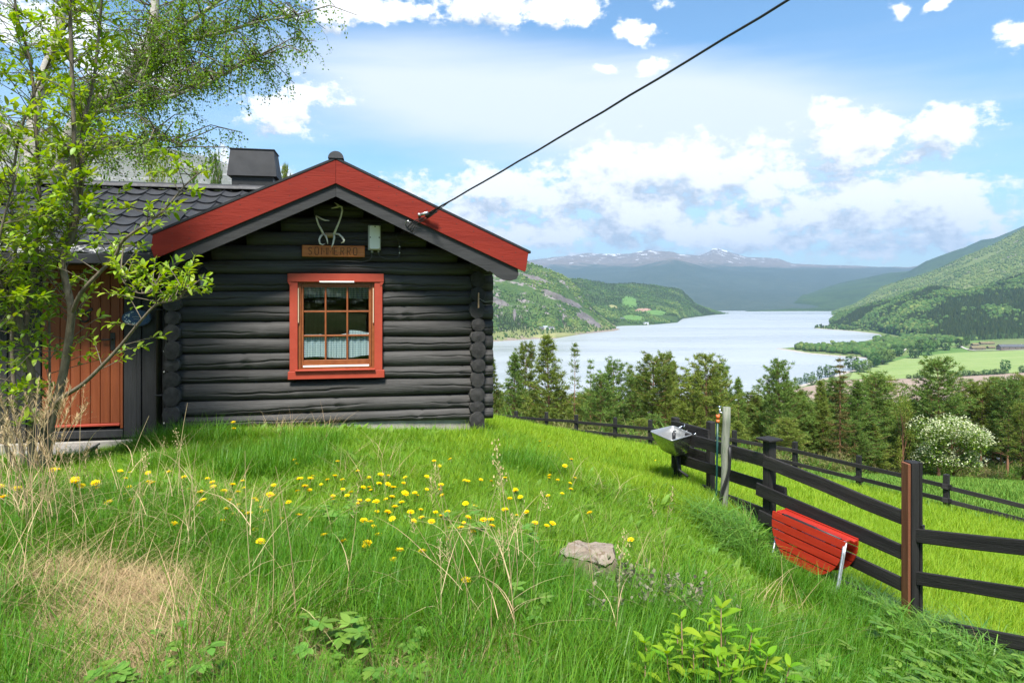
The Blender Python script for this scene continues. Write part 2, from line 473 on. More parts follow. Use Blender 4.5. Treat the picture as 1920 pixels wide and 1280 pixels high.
def _tps(P):
    n = len(P); x, y, z = P[:, 0], P[:, 1], P[:, 2]
    r2 = (x[:, None] - x) ** 2 + (y[:, None] - y) ** 2
    K = np.where(r2 > 0, r2 * np.log(np.maximum(r2, 1e-12)), 0) + np.eye(n) * .02
    A = np.zeros((n + 3, n + 3)); A[:n, :n] = K
    Q = np.c_[np.ones(n), x, y]; A[:n, n:] = Q; A[n:, :n] = Q.T
    return np.linalg.solve(A, np.r_[z, 0, 0, 0])
_TW = _tps(CP)
def H0(x, y):
    x, y = np.asarray(x, float), np.asarray(y, float)
    z = _TW[-3] + _TW[-2] * x + _TW[-1] * y
    for k in range(len(CP)):
        r2 = (x - CP[k, 0]) ** 2 + (y - CP[k, 1]) ** 2
        z = z + _TW[k] * r2 * np.log(np.maximum(r2, 1e-12))
    return z
def Hfar(x, y):
    return -42 - .235 * (y - 160) - .01 * (x - 40) + 6 * fbm(x / 160, y / 160, 3, 5)
def H(x, y):
    """height of the home ground, with small lumps"""
    x, y = np.asarray(x, float), np.asarray(y, float)
    r = np.hypot(x, np.maximum(y, 0))
    t = np.clip((r - 110) / 70, 0, 1); t = t * t * (3 - 2 * t)
    near = H0(np.clip(x, -130, 170), np.clip(y, -20, 230))
    lump = .035 * fbm(x / .8, y / .8, 3, 3) * np.clip(r / 4, .3, 1) + .25 * fbm(x / 9, y / 9, 3, 9) * np.clip((r - 25) / 40, 0, 1)
    return near * (1 - t) + Hfar(x, y) * t + lump

def simple_ground_mat(name, cols, scale, bump=.3):
    m = bpy.data.materials.new(name); m.use_nodes = True
    nt = m.node_tree; nt.nodes.clear()
    tc = nt.nodes.new('ShaderNodeTexCoord').outputs['Object']
    a = noise(nt, tc, scale, 6, .65); b = noise(nt, tc, scale * 9, 5, .6); c = noise(nt, tc, scale * .21, 3, .55)
    col = mixc(nt, a.step(.35, .65), cols[0], cols[1])
    col = mixc(nt, (b * .6 + c * .5).step(.48, .72), col, cols[2])
    p = nt.nodes.new('ShaderNodeBsdfPrincipled'); nt.links.new(col, p.inputs['Base Color']); p.inputs['Roughness'].default_value = .95; p.inputs['Specular IOR Level'].default_value = .1
    bn = nt.nodes.new('ShaderNodeBump'); bn.inputs['Strength'].default_value = bump; bn.inputs['Distance'].default_value = .05
    nt.links.new(b.s, bn.inputs['Height']); nt.links.new(bn.outputs[0], p.inputs['Normal'])
    o = nt.nodes.new('ShaderNodeOutputMaterial'); nt.links.new(p.outputs[0], o.inputs[0])
    return m
M_soil = simple_ground_mat('turf_soil', ((.055, .085, .018), (.085, .115, .025), (.16, .125, .06)), 1.3)

def sinh_axis(lo, hi, n, w):
    a, b = math.asinh(lo / w), math.asinh(hi / w)
    return np.sinh(np.linspace(a, b, n)) * w
gx = sinh_axis(-420, 900, 300, 3.0); gy = sinh_axis(-260, 900, 340, 6.0)
GX, GY = np.meshgrid(gx, gy)
GZ = H(GX, GY)
def grid_faces(nu, nv):
    i = np.arange(nu - 1); j = np.arange(nv - 1)
    I, J = np.meshgrid(i, j); k = (J * nu + I).ravel()
    return np.c_[k, k + 1, k + 1 + nu, k + nu]
g_me = np_mesh('ground', np.c_[GX.ravel(), GY.ravel(), GZ.ravel()], grid_faces(300, 340), M_soil, smooth=True)
tag(link_obj('ground', g_me), 'grassy hillside sloping from the cabin down to the valley', 'ground', kind='structure')

# ---- lake
def water_mat():
    m = bpy.data.materials.new('lake_water'); m.use_nodes = True
    nt = m.node_tree; nt.nodes.clear()
    tc = nt.nodes.new('ShaderNodeTexCoord').outputs['Object']
    n1 = noise(nt, mapping(nt, tc, scale=(.012, .05, 1)), 1.0, 4, .6)
    n2 = noise(nt, mapping(nt, tc, scale=(.0006, .0035, 1)), 1.0, 4, .6)
    p = nt.nodes.new('ShaderNodeBsdfPrincipled')
    nt.links.new(mixc(nt, n2.step(.35, .65), (.33, .36, .375), (.39, .42, .435)), p.inputs['Base Color'])  # pale base colour paints in the bright sky mirrored by the water
    nt.links.new((n2.step(.38, .62) * .12 + .24).s, p.inputs['Roughness'])
    p.inputs['IOR'].default_value = 1.33
    bn = nt.nodes.new('ShaderNodeBump'); bn.inputs['Strength'].default_value = .035; bn.inputs['Distance'].default_value = 3.0
    nt.links.new(n1.s, bn.inputs['Height']); nt.links.new(bn.outputs[0], p.inputs['Normal'])
    o = nt.nodes.new('ShaderNodeOutputMaterial'); nt.links.new(p.outputs[0], o.inputs[0])
    return m
lk = MB(); lk.add([(-6000, 500, LAKE), (9000, 500, LAKE), (9000, 9000, LAKE), (-6000, 9000, LAKE)], [(0, 1, 2, 3)])
tag(lk.build('lake', water_mat()), 'pale grey lake filling the valley floor', 'lake', kind='structure')

# ---- valley floor on the right: shore line (photo pixels on the lake level), height from distance to the shore
SH = [(1040, 900), (1250, 810), (1400, 752), (1440, 742), (1494, 727), (1556, 709), (1600, 696), (1636, 688), (1630, 680), (1629, 671), (1575, 668), (1516, 663), (1478, 656), (1458, 653.5), (1490, 650.5), (1550, 646), (1609, 642), (1657, 631), (1650, 627),
      (1602, 621), (1562, 618), (1527, 615.5), (1530, 612.5), (1560, 609), (1574, 602), (1578, 592), (1600, 587), (2600, 587), (4200, 640), (4200, 900)]
def lake_pt(px, py):
    D = (CZ - LAKE) * F / (py - HY)
    return ((px - 960) / F * D, D)
SHW = np.array([lake_pt(*p) for p in SH])
def inside_poly(x, y, P):
    c = np.zeros(x.shape, bool); n = len(P)
    for i in range(n):
        (x1, y1), (x2, y2) = P[i], P[(i + 1) % n]
        k = ((y1 > y) != (y2 > y)) & (x < (x2 - x1) * (y - y1) / ((y2 - y1) or 1e-9) + x1)
        c ^= k
    return c
def dist_poly(x, y, P):
    d = np.full(x.shape, 1e9); n = len(P)
    for i in range(n):
        (x1, y1), (x2, y2) = P[i], P[(i + 1) % n]
        L = (x2 - x1) ** 2 + (y2 - y1) ** 2
        t = np.clip(((x - x1) * (x2 - x1) + (y - y1) * (y2 - y1)) / L, 0, 1)
        d = np.minimum(d, np.hypot(x - x1 - t * (x2 - x1), y - y1 - t * (y2 - y1)))
    return d
def Hv(x, y):
    x, y = np.asarray(x, float), np.asarray(y, float)
    d = dist_poly(x, y, SHW); ins = inside_poly(x, y, SHW)
    up = np.minimum(d * .055, 4 + d * .045) + 1.0 * fbm(x / 120, y / 120, 3, 21) * np.clip(d / 60, 0, 1)
    up = np.minimum(up, 60 + (up - 60) * .3)
    return LAKE + np.where(ins, .25 + up, -.05 * d - .1)
M_meadow = simple_ground_mat('valley_meadow', ((.11, .17, .045), (.135, .19, .05), (.17, .19, .075)), .012, bump=0)
vx = np.linspace(150, 3600, 340); vy = np.linspace(640, 6200, 420) 
vy = 640 * (6200 / 640) ** np.linspace(0, 1, 420)
VX, VY = np.meshgrid(np.linspace(-.12, .9, 360), vy); VX = VX * VY
VZ = Hv(VX, VY)
keep = (VZ > LAKE - 6).ravel()
vf = grid_faces(360, 420); vf = vf[keep[vf].all(1)]
tag(link_obj('valley_floor', np_mesh('valley_floor', np.c_[VX.ravel(), VY.ravel(), VZ.ravel()], vf, M_meadow, smooth=True)), 'green farmland on the valley floor beside the lake', 'farmland', kind='structure')

def on_floor_many(px, py):
    """where the sight lines through photo pixels meet the valley floor"""
    px, py = np.asarray(px, float), np.asarray(py, float)
    D = (CZ - LAKE - 12) * F / (py - HY)
    for _ in range(24):
        D = D * .5 + .5 * (CZ - Hv((px - 960) / F * D, D)) * F / (py - HY)
    return np.c_[(px - 960) / F * D, D]
def on_floor(px, py): return on_floor_many([px], [py])[0]
def field(name, top, bot, lift, m, label, n=40):
    """a strip of land between an upper and a lower pixel edge, draped on the valley floor"""
    def edge(e):
        p = np.array([on_floor(*q) for q in e]); t = np.linspace(0, 1, len(e)); u = np.linspace(0, 1, n)
        return np.c_[np.interp(u, t, p[:, 0]), np.interp(u, t, p[:, 1])]
    a, b = edge(top), edge(bot)
    k = 24
    G = np.array([a * (1 - s) + b * s for s in np.linspace(0, 1, k)]).reshape(-1, 2)
    z = Hv(G[:, 0], G[:, 1]) + lift
    return tag(link_obj(name, np_mesh(name, np.c_[G, z], grid_faces(n, k), m, smooth=True)), label, 'field', kind='structure')
def crop_mat(name, a, b, rows=0.0, ang=.3):
    m = bpy.data.materials.new(name); m.use_nodes = True
    nt = m.node_tree; nt.nodes.clear()
    tc = nt.nodes.new('ShaderNodeTexCoord').outputs['Object']
    n = noise(nt, mapping(nt, tc, rot=(0, 0, ang), scale=(.004, .05, .05)), 1.0, 5, .6) * .65 + noise(nt, tc, .03, 5, .65) * .35
    p = nt.nodes.new('ShaderNodeBsdfPrincipled'); nt.links.new(mixc(nt, n.step(.36, .64), a, b), p.inputs['Base Color']); p.inputs['Roughness'].default_value = 1; p.inputs['Specular IOR Level'].default_value = .05
    o = nt.nodes.new('ShaderNodeOutputMaterial'); nt.links.new(p.outputs[0], o.inputs[0])
    return m
field('young_crop_field', [(1600, 697), (1690, 674), (1715, 668), (1800, 661), (1920, 657), (2150, 657)], [(1592, 712), (1680, 711), (1780, 707), (1860, 702), (1920, 699), (2150, 690)], .9,
      crop_mat('crop_green', (.20, .28, .085), (.26, .32, .12)), 'pale green field of young crops below the farm')
field('grass_field', [(1645, 686), (1690, 668), (1740, 658), (1800, 650), (1812, 649)], [(1640, 689), (1690, 674), (1715, 668.4), (1800, 661.4), (1815, 660.4)], .7,
      crop_mat('grass_field', (.085, .17, .035), (.12, .20, .05)), 'strip of darker green grass above the crop field')
field('ploughed_field', [(1490, 730), (1560, 716), (1600, 712.5), (1690, 711), (1800, 706), (1920, 699.5), (2150, 690.5)], [(1440, 775), (1560, 762), (1640, 756), (1730, 752), (1800, 747), (1920, 741), (2150, 730)], .8,
      crop_mat('ploughed_soil', (.29, .215, .165), (.35, .27, .215), ang=.25), 'brown ploughed field behind the pines')
field('lush_field', [(1868, 720), (1890, 716), (1920, 712), (2150, 700)], [(1866, 738), (1890, 736), (1920, 733), (2150, 722)], 1.2,
      crop_mat('lush_grass', (.10, .24, .03), (.13, .27, .04)), 'bright green strip of grass across the ploughed field')
field('lower_meadow', [(1440, 778), (1640, 757), (1730, 753), (1920, 743), (2150, 734)], [(1440, 840), (1640, 820), (1730, 815), (1920, 800), (2150, 790)], .6,
      crop_mat('lower_meadow', (.12, .22, .045), (.17, .25, .07)), 'green meadow just beyond the pine wood')
field('upper_pasture', [(1740, 648), (1800, 641), (1850, 632), (1920, 621), (2150, 610)], [(1745, 652), (1800, 648), (1850, 640), (1920, 634), (2150, 628)], .6,
      crop_mat('pasture', (.11, .20, .045), (.16, .23, .07)), 'sloping pasture behind the farm buildings')

# ---- beaches: pale strips of gravel along the shore
M_beach = simple_ground_mat('beach_gravel', ((.38, .33, .28), (.45, .41, .36), (.30, .27, .23)), .02, bump=0)
def beach(name, pts, w, label):
    p = np.array([lake_pt(*q) for q in pts]); t = np.linspace(0, 1, len(p)); u = np.linspace(0, 1, 60)
    c = np.c_[np.interp(u, t, p[:, 0]), np.interp(u, t, p[:, 1])]
    tan = np.gradient(c, axis=0); nrm = np.c_[-tan[:, 1], tan[:, 0]]; nrm /= np.linalg.norm(nrm, axis=1)[:, None]
    wv = w * (.6 + .5 * np.sin(u * 37) ** 2)
    rows = [np.c_[c + nrm * (wv * s)[:, None], np.full(60, LAKE + h)] for s, h in ((-1, -.6), (-.4, .7), (.4, 1.3), (1, .2))]
    return tag(link_obj(name, np_mesh(name, np.concatenate(rows), grid_faces(60, 4), M_beach, smooth=True)), label, 'beach', kind='structure')
beach('beach', [(1458, 653.3), (1478, 656), (1516, 662.5), (1575, 667.5), (1629, 671.5)], 14, 'pale gravel beach along the wooded headland')
beach('beach', [(1430, 745), (1494, 726.5), (1556, 708.5), (1600, 695.5), (1636, 687.5)], 7, 'pale beach below the ploughed field')
beach('beach', [(1527, 615.5), (1562, 618), (1602, 621), (1650, 626.5)], 12, 'grey stony shore of the far bay')

# ---- hills: lofts through curves of (px, py, distance), every point a real place in the valley
def curve(c, px):
    a = np.array(c, float)
    D = np.interp(px, a[:, 0], a[:, 2]); py = np.interp(px, a[:, 0], a[:, 1])
    return np.c_[(px - 960) / F * D, D, CZ + (HY - py) / F * D]
HILLS = {}
def hill(name, curves, m, label, nu=160, nv=60, amp=12, wl=350, seed=1, warp=0.0):
    px = np.linspace(curves[0][0][0], curves[0][-1][0], nu)
    C = np.array([curve(c, px) for c in curves])            # k, nu, 3
    k = len(C); v = np.linspace(0, k - 1, nv)
    P = np.empty((nv, nu, 3))
    for i, s in enumerate(v):
        a = min(int(s), k - 2); t = s - a
        P[i] = C[a] * (1 - t) + C[a + 1] * t
    f = fbm(P[..., 0] / wl, P[..., 1] / wl, 6, seed, .55)
    rid = 1 - 2 * np.abs(fbm(P[..., 0] / (wl * 1.6), P[..., 1] / (wl * 1.6), 5, seed + 50, .55))
    w = np.sin(np.pi * np.clip(v / (k - 1), 0, 1))[:, None] * .85 + .15
    P[..., 2] += amp * (f + .5 * (rid - .6)) * w
    P[0, :, 2] -= 25
    o = link_obj(name, np_mesh(name, P.reshape(-1, 3), grid_faces(nu, nv), m, smooth=True))
    tag(o, label, 'hill' if 'mountain' not in name else 'mountain', kind='structure')
    HILLS[m.name] = P
    return o
def hill_mat(name, greens, rock, rock_t=(.62, .7), scale=.004, snow=None, bump=1.0, shore=False):
    m = bpy.data.materials.new(name); m.use_nodes = True
    nt = m.node_tree; nt.nodes.clear()
    tc = nt.nodes.new('ShaderNodeTexCoord').outputs['Object']
    big = noise(nt, tc, scale, 6, .62); mid = noise(nt, tc, scale * 7, 5, .65); tiny = noise(nt, tc, scale * 40, 4, .6)
    col = mixc(nt, (big * .6 + mid * .4).step(.40, .60), greens[0], greens[1])
    col = mixc(nt, (tiny * .7 + mid * .3).step(.45, .65), col, greens[2])
    rk = noise(nt, mapping(nt, tc, loc=(313, 77, 5), scale=(1, 1, 2.2)), scale * 2.4, 7, .68)
    col = mixc(nt, rk.step(*rock_t), col, rock)
    if snow:
        sp2 = nt.nodes.new('ShaderNodeSeparateXYZ'); nt.links.new(tc, sp2.inputs[0])
        z = NX(nt, sp2.outputs[2])
        wob = noise(nt, tc, scale * 3, 5, .6)
        hi = (z + (wob - .5) * 420.0).step(snow[0] - 70, snow[0] + 70)
        fell = mixc(nt, mid.step(.35, .65), (.155, .135, .115), (.23, .20, .17))
        col = mixc(nt, hi, col, fell)
        sn = noise(nt, mapping(nt, tc, scale=(1, .45, 1.6)), scale * 5, 7, .68)
        col = mixc(nt, (sn + (z - snow[1]) * .00028).step(.605, .64) * hi, col, (.8, .82, .86))
    if shore:
        ss = nt.nodes.new('ShaderNodeSeparateXYZ'); nt.links.new(tc, ss.inputs[0])
        hgt = NX(nt, ss.outputs[2]) + (mid - .5) * 40.0
        col = mixc(nt, hgt.step(LAKE + 42, LAKE + 22), col, mixc(nt, tiny.step(.4, .6), (.24, .24, .10), (.17, .22, .07)))
        col = mixc(nt, hgt.step(LAKE + 9, LAKE + 3), col, (.30, .24, .19))
    p = nt.nodes.new('ShaderNodeBsdfPrincipled'); nt.links.new(col, p.inputs['Base Color']); p.inputs['Roughness'].default_value = 1; p.inputs['Specular IOR Level'].default_value = .03
    bn = nt.nodes.new('ShaderNodeBump'); bn.inputs['Strength'].default_value = .9; bn.inputs['Distance'].default_value = 14.0 * bump
    nt.links.new((mid * .6 + tiny * .4).s, bn.inputs['Height']); nt.links.new(bn.outputs[0], p.inputs['Normal'])
    o = nt.nodes.new('ShaderNodeOutputMaterial'); nt.links.new(p.outputs[0], o.inputs[0])
    return m
G1, G2, G3 = (.028, .055, .018), (.06, .105, .028), (.085, .135, .04)
ROCK = (.27, .235, .225)
hill('mountain', [[(150, 578, 6500), (900, 582, 5900), (1300, 583.5, 5800), (1700, 583, 6000), (2100, 580, 6500)],
                  [(150, 535, 9500), (900, 545, 9000), (1150, 540, 9000), (1260, 528, 9000), (1420, 538, 9000), (1700, 540, 9500), (2100, 520, 9500)],
                  [(150, 480, 13000), (900, 502, 12500), (1000, 500, 12500), (1180, 497, 12500), (1262, 480, 11800), (1330, 500, 12000), (1500, 505, 12500), (1700, 508, 13000), (2100, 470, 13000)],
                  [(150, 440, 16500), (700, 490, 16500), (900, 491, 16500), (990, 488, 16500), (1040, 481, 16500), (1102, 473, 16500), (1142, 476, 16500), (1181, 473, 16500), (1215, 466, 16500), (1254, 472, 16500), (1277, 477, 16500), (1313, 476, 16500), (1330, 472, 16500), (1334, 466, 16500), (1347, 466, 16500),
                   (1372, 476, 16500), (1400, 484, 16500), (1459, 486, 16500), (1487, 497, 16500), (1574, 497, 16500), (1614, 497, 16500), (1664, 501, 16500), (1701, 504, 16500), (2100, 440, 16500)],
                  [(150, 530, 19500), (2100, 530, 19500)]],
     hill_mat('far_mountain', ((.045, .075, .06), (.06, .09, .07), (.085, .11, .085)), (.11, .11, .10), (.66, .74), .0011, snow=(520, 700), bump=3), 'blue far mountains with snow patches beyond the lake', nu=420, nv=110, amp=105, wl=2000, seed=3)  # forest greens tinted bluish, some haze painted into the colour
hill('hill', [[(1380, 584, 5700), (1500, 583.5, 5800), (1620, 584, 5700), (1760, 584, 5600)],
              [(1380, 583, 6400), (1440, 574, 6800), (1560, 556, 7200), (1660, 535, 7500), (1760, 520, 7500)],
              [(1380, 582.5, 7200), (1428, 579, 7800), (1484, 550, 9000), (1524, 542, 9300), (1597, 525, 9500), (1664, 511, 9500), (1704, 507, 9500), (1760, 495, 9500)],
              [(1380, 590, 10500), (1760, 545, 11000)]],
     hill_mat('blue_spur', (G1, G2, G2), (.22, .2, .15), (.62, .70), .0024, bump=2), 'hazy wooded spur falling to the far end of the lake', amp=25, wl=700, seed=8)
hill('hill', [[(1560, 585, 5600), (1700, 580, 5400), (1920, 575, 5000), (2300, 570, 4600)],
              [(1560, 579, 7000), (1704, 540, 7000), (1800, 500, 7000), (1920, 460, 7000), (2300, 450, 6500)],
              [(1560, 560, 8500), (1650, 530, 8500), (1704, 508, 8500), (1737, 488, 8500), (1771, 475, 8500), (1808, 463, 8500), (1839, 449, 8500), (1861, 446, 8500), (1884, 438, 8500), (1920, 424, 8500), (1975, 408, 8500), (2300, 408, 8000)],
              [(1560, 580, 10000), (2300, 380, 10000)]],
     hill_mat('dark_ridge', (G1, G2, G2), (.2, .19, .16), (.64, .7), .0028, bump=2), 'dark wooded ridge behind the sunlit slope', amp=22, wl=600, seed=12)
hill('hill', [[(1560, 590, 4750), (1600, 588, 4700), (1700, 590, 3700), (1920, 590, 3200), (2300, 590, 2900)],
              [(1560, 588.5, 4850), (1600, 580, 4950), (1700, 556, 4300), (1800, 535, 3900), (1920, 515, 3600), (2300, 470, 3300)],
              [(1560, 587.5, 4950), (1580, 581, 5200), (1602, 569, 5300), (1653, 536, 5400), (1695, 521, 5300), (1760, 504, 5200), (1816, 481, 5000), (1868, 457, 4900), (1920, 431, 4800), (2300, 250, 4600)],
              [(1560, 600, 6500), (2300, 400, 6500)]],
     hill_mat('sunlit_slope', ((.13, .18, .04), (.18, .225, .06), (.20, .235, .075)), (.26, .22, .20), (.57, .65), .0045), 'sunlit light green slope with rocky bands right of the lake', amp=26, wl=420, seed=15, nu=220, nv=80)  # patch of sun painted into the slope by lighter greens
hill('hill', [[(1556, 609, 3300), (1600, 613, 2950), (1700, 622, 2300), (1800, 634, 1950), (1920, 626, 1950), (2300, 622, 2000)],
              [(1556, 604, 3350), (1600, 592, 3150), (1700, 575, 2650), (1800, 575, 2350), (1920, 575, 2300), (2300, 560, 2300)],
              [(1556, 601, 3400), (1563, 595, 3400), (1574, 587, 3400), (1653, 566, 3200), (1718, 544, 3050), (1746, 537, 3000), (1777, 539, 2950), (1808, 546, 2900), (1850, 536, 2850), (1920, 515, 2800), (2300, 440, 2700)],
              [(1556, 612, 3700), (2300, 570, 3600)]],
     hill_mat('dark_wood', (G1, (.04, .075, .02), G2), (.16, .15, .10), (.70, .76), .006), 'dark wooded hill behind the farm', amp=16, wl=300, seed=19, nu=200)
hill('hill', [[(975, 625, 2600), (1085, 618, 2860), (1170, 611, 3180), (1210, 610, 3236), (1270, 605, 3530), (1280, 597.5, 4088), (1337, 590.5, 4794), (1366, 588, 5110)],
              [(975, 575, 3300), (1085, 575, 3400), (1170, 575, 3700), (1210, 578, 3700), (1270, 577, 4000), (1290, 578, 4500), (1337, 586, 5000), (1366, 588.5, 5150)],
              [(975, 528, 4200), (1040, 524, 4300), (1085, 522, 4300), (1139, 531, 4600), (1200, 533, 4700), (1232, 538, 4800), (1280, 545, 5000), (1305, 569, 5100), (1339, 582, 5200), (1366, 589, 5200)],
              [(975, 560, 5600), (1366, 600, 5900)]],
     hill_mat('far_left_hill', ((.04, .075, .022), (.065, .11, .03), (.085, .135, .04)), (.24, .21, .17), (.62, .68), .005), 'wooded headland with small fields on the left shore', amp=18, wl=330, seed=23)
hill('hill', [[(300, 662, 1733), (700, 649, 1960), (912, 641.5, 2122), (1007, 635.5, 2271), (1040, 635, 2284), (1097, 625.5, 2572), (1150, 620.5, 2754), (1172, 616, 2942)],
              [(300, 560, 2100), (700, 580, 2250), (912, 590, 2350), (1007, 592, 2480), (1040, 598, 2480), (1097, 608, 2720), (1150, 614, 2900), (1172, 616.5, 2990)],
              [(300, 440, 2800), (700, 475, 2850), (850, 483, 2950), (950, 490, 3000), (984, 494, 3050), (1030, 505, 3100), (1057, 515, 3100), (1085, 540, 3100), (1110, 575, 3050), (1140, 604, 3000), (1172, 618, 3050)],
              [(300, 470, 4200), (700, 500, 4200), (1057, 530, 4300), (1172, 620, 4000)]],
     hill_mat('left_hill', ((.05, .095, .025), (.085, .14, .035), (.10, .155, .04)), ROCK, (.545, .60), .0055, shore=True), 'green wooded hillside with rock faces left of the lake', amp=22, wl=300, seed=31, nu=240, nv=90)
hill('mountain', [[(-900, 872, 600), (0, 872, 600), (300, 850, 640), (600, 780, 840), (900, 738, 1020)],
                  [(-900, 560, 700), (0, 556, 700), (300, 552, 800), (600, 552, 900), (900, 730, 1080)],
                  [(-900, 400, 1300), (0, 420, 1300), (300, 430, 1300), (600, 470, 1400), (900, 705, 1200)],
                  [(-900, 180, 1900), (0, 235, 1900), (150, 252, 1900), (232, 268, 1900), (270, 264, 1900), (337, 279, 1900), (394, 298, 1900), (424, 307, 1900), (560, 350, 1950), (700, 410, 2000), (800, 500, 1700), (900, 700, 1290)],
                  [(-900, 250, 2600), (600, 450, 2600), (900, 690, 1400)]],
     hill_mat('grey_mountain', ((.16, .165, .14), (.21, .205, .185), (.13, .15, .10)), (.30, .29, .275), (.5, .62), .006), 'bare grey mountain rising behind the cabin roof', amp=30, wl=260, seed=41, nu=200)

# ---- haze over the valley
hz = MB(); top_ = max(float(P[..., 2].max()) for P in HILLS.values()) + 40
hz.box((-9500, -320, LAKE - 60), (12500, 21000, top_)); print('haze top', top_)
m = bpy.data.materials.new('valley_haze'); m.use_nodes = True
m.node_tree.nodes.clear()
pv = m.node_tree.nodes.new('ShaderNodeVolumePrincipled')
pv.inputs['Color'].default_value = (.50, .73, 1, 1)
pv.inputs['Density'].default_value = 6.0e-5
pv.inputs['Anisotropy'].default_value = .2
mo = m.node_tree.nodes.new('ShaderNodeOutputMaterial')
m.node_tree.links.new(pv.outputs[0], mo.inputs['Volume'])
tag(hz.build('haze', m), 'thin blue haze filling the valley', 'haze', kind='stuff')
# ================================================================== THE CABIN (local frame: u along the gable wall, v into the depth, z up)
CL = Vector((-4.084, 8.5, 0.0)); CA = math.atan2(.72, 3.688); CC, CS = math.cos(CA), math.sin(CA)
def fl(px, py, v):
    """local (u, z) of a photo pixel on the plane v = const"""
    k = (px - 960) / F
    u = (k * (CL.y + v * CC) - CL.x + v * CS) / (CC - k * CS)
    Y = CL.y + u * CS + v * CC
    return u, CZ + (HY - py) / F * Y
def fu(px, v): return fl(px, 600, v)[0]
def fz(px, py, v): return fl(px, py, v)[1]
def cab2w(u, v, z): return Vector((CL.x + u * CC - v * CS, CL.y + u * CS + v * CC, z))
M_log = mat('black_stained_log', (.042, .040, .038), (.076, .073, .070), rough=.70, scale=3.0, stretch=(.35, 7, 7), bump=.95, bscale=13, spec=.30, detail=7, rnd=.18, c3=(.085, .081, .077), s3=2.4, t3=(.58, .74))
M_logend = mat('black_log_end', (.020, .019, .019), (.038, .036, .035), rough=.7, scale=14, bump=.5, spec=.3, rnd=.15)
M_board = mat('black_board', (.022, .022, .023), (.033, .033, .035), rough=.62, scale=4, stretch=(6, 6, .4), bump=.4, spec=.35, rnd=.12)
M_boardh = mat('black_board_slanted', (.026, .026, .027), (.036, .036, .037), rough=.62, scale=5, stretch=(.5, 4, 4), bump=.35, spec=.35, rnd=.12)
M_red = mat('red_paint', (.185, .017, .010), (.225, .023, .013), rough=.68, scale=3, stretch=(.5, 4, 4), bump=.45, bscale=14, spec=.2, c3=(.125, .022, .016), s3=2.6, t3=(.60, .78))
M_redtrim = mat('red_window_trim', (.34, .048, .026), (.38, .058, .031), rough=.55, scale=5, bump=.2, spec=.35)
M_door = mat('orange_brown_door', (.165, .040, .013), (.215, .056, .018), rough=.5, scale=4, stretch=(5, 5, .35), bump=.3, spec=.4, rnd=.06, c3=(.16, .030, .010), s3=1.6, t3=(.58, .75))
M_sash = mat('oiled_pine_sash', (.205, .056, .016), (.255, .080, .024), rough=.45, scale=6, stretch=(2, 2, 2), bump=.2, spec=.45)
M_white = mat('white_paint', (.72, .72, .70), (.8, .8, .78), rough=.5, scale=8)
M_conc = mat('concrete', (.27, .25, .22), (.36, .335, .30), rough=.9, scale=6, bump=.5, bscale=60)
M_tile = mat('charcoal_roof_tile', (.030, .031, .035), (.044, .045, .05), rough=.55, scale=10, bump=.35, bscale=120, spec=.45, rnd=.12)
M_lichen = mat('lichen_roof_tile', (.034, .035, .038), (.05, .05, .054), rough=.65, scale=9, bump=.4, bscale=90, c3=(.42, .41, .38), s3=1.3, t3=(.50, .60))
M_metal_dark = mat('dark_sheet_metal', (.019, .0205, .023), (.027, .029, .033), rough=.6, scale=2.5, spec=.25)
M_blackmetal = mat('black_metal', (.012, .012, .013), (.02, .02, .02), rough=.5, scale=9)
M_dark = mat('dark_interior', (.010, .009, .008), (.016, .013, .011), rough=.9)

cabin = empty('log_cabin', (CL.x, CL.y, 0), CA, 'black log cabin with red trimmed gable window and red barge boards', 'cabin')
UE = 3.76                                       # right end of the gable wall
# rows of the gable wall (bottom edges) and of the side wall
ROWS = [.012, .163, .349, .574, .734, .940, 1.132, 1.334, 1.531, 1.723, 1.936, 2.100, 2.295, 2.485, 2.675, 2.860, 3.03]
APX = fl(630, 300, -.62); OV = -.62             # top of the barge board at the apex
SL = math.tan(R(24.7))
RU = APX[0]; RZ = APX[1]                        # ridge
def roof_z(u): return RZ - abs(u - RU) * SL

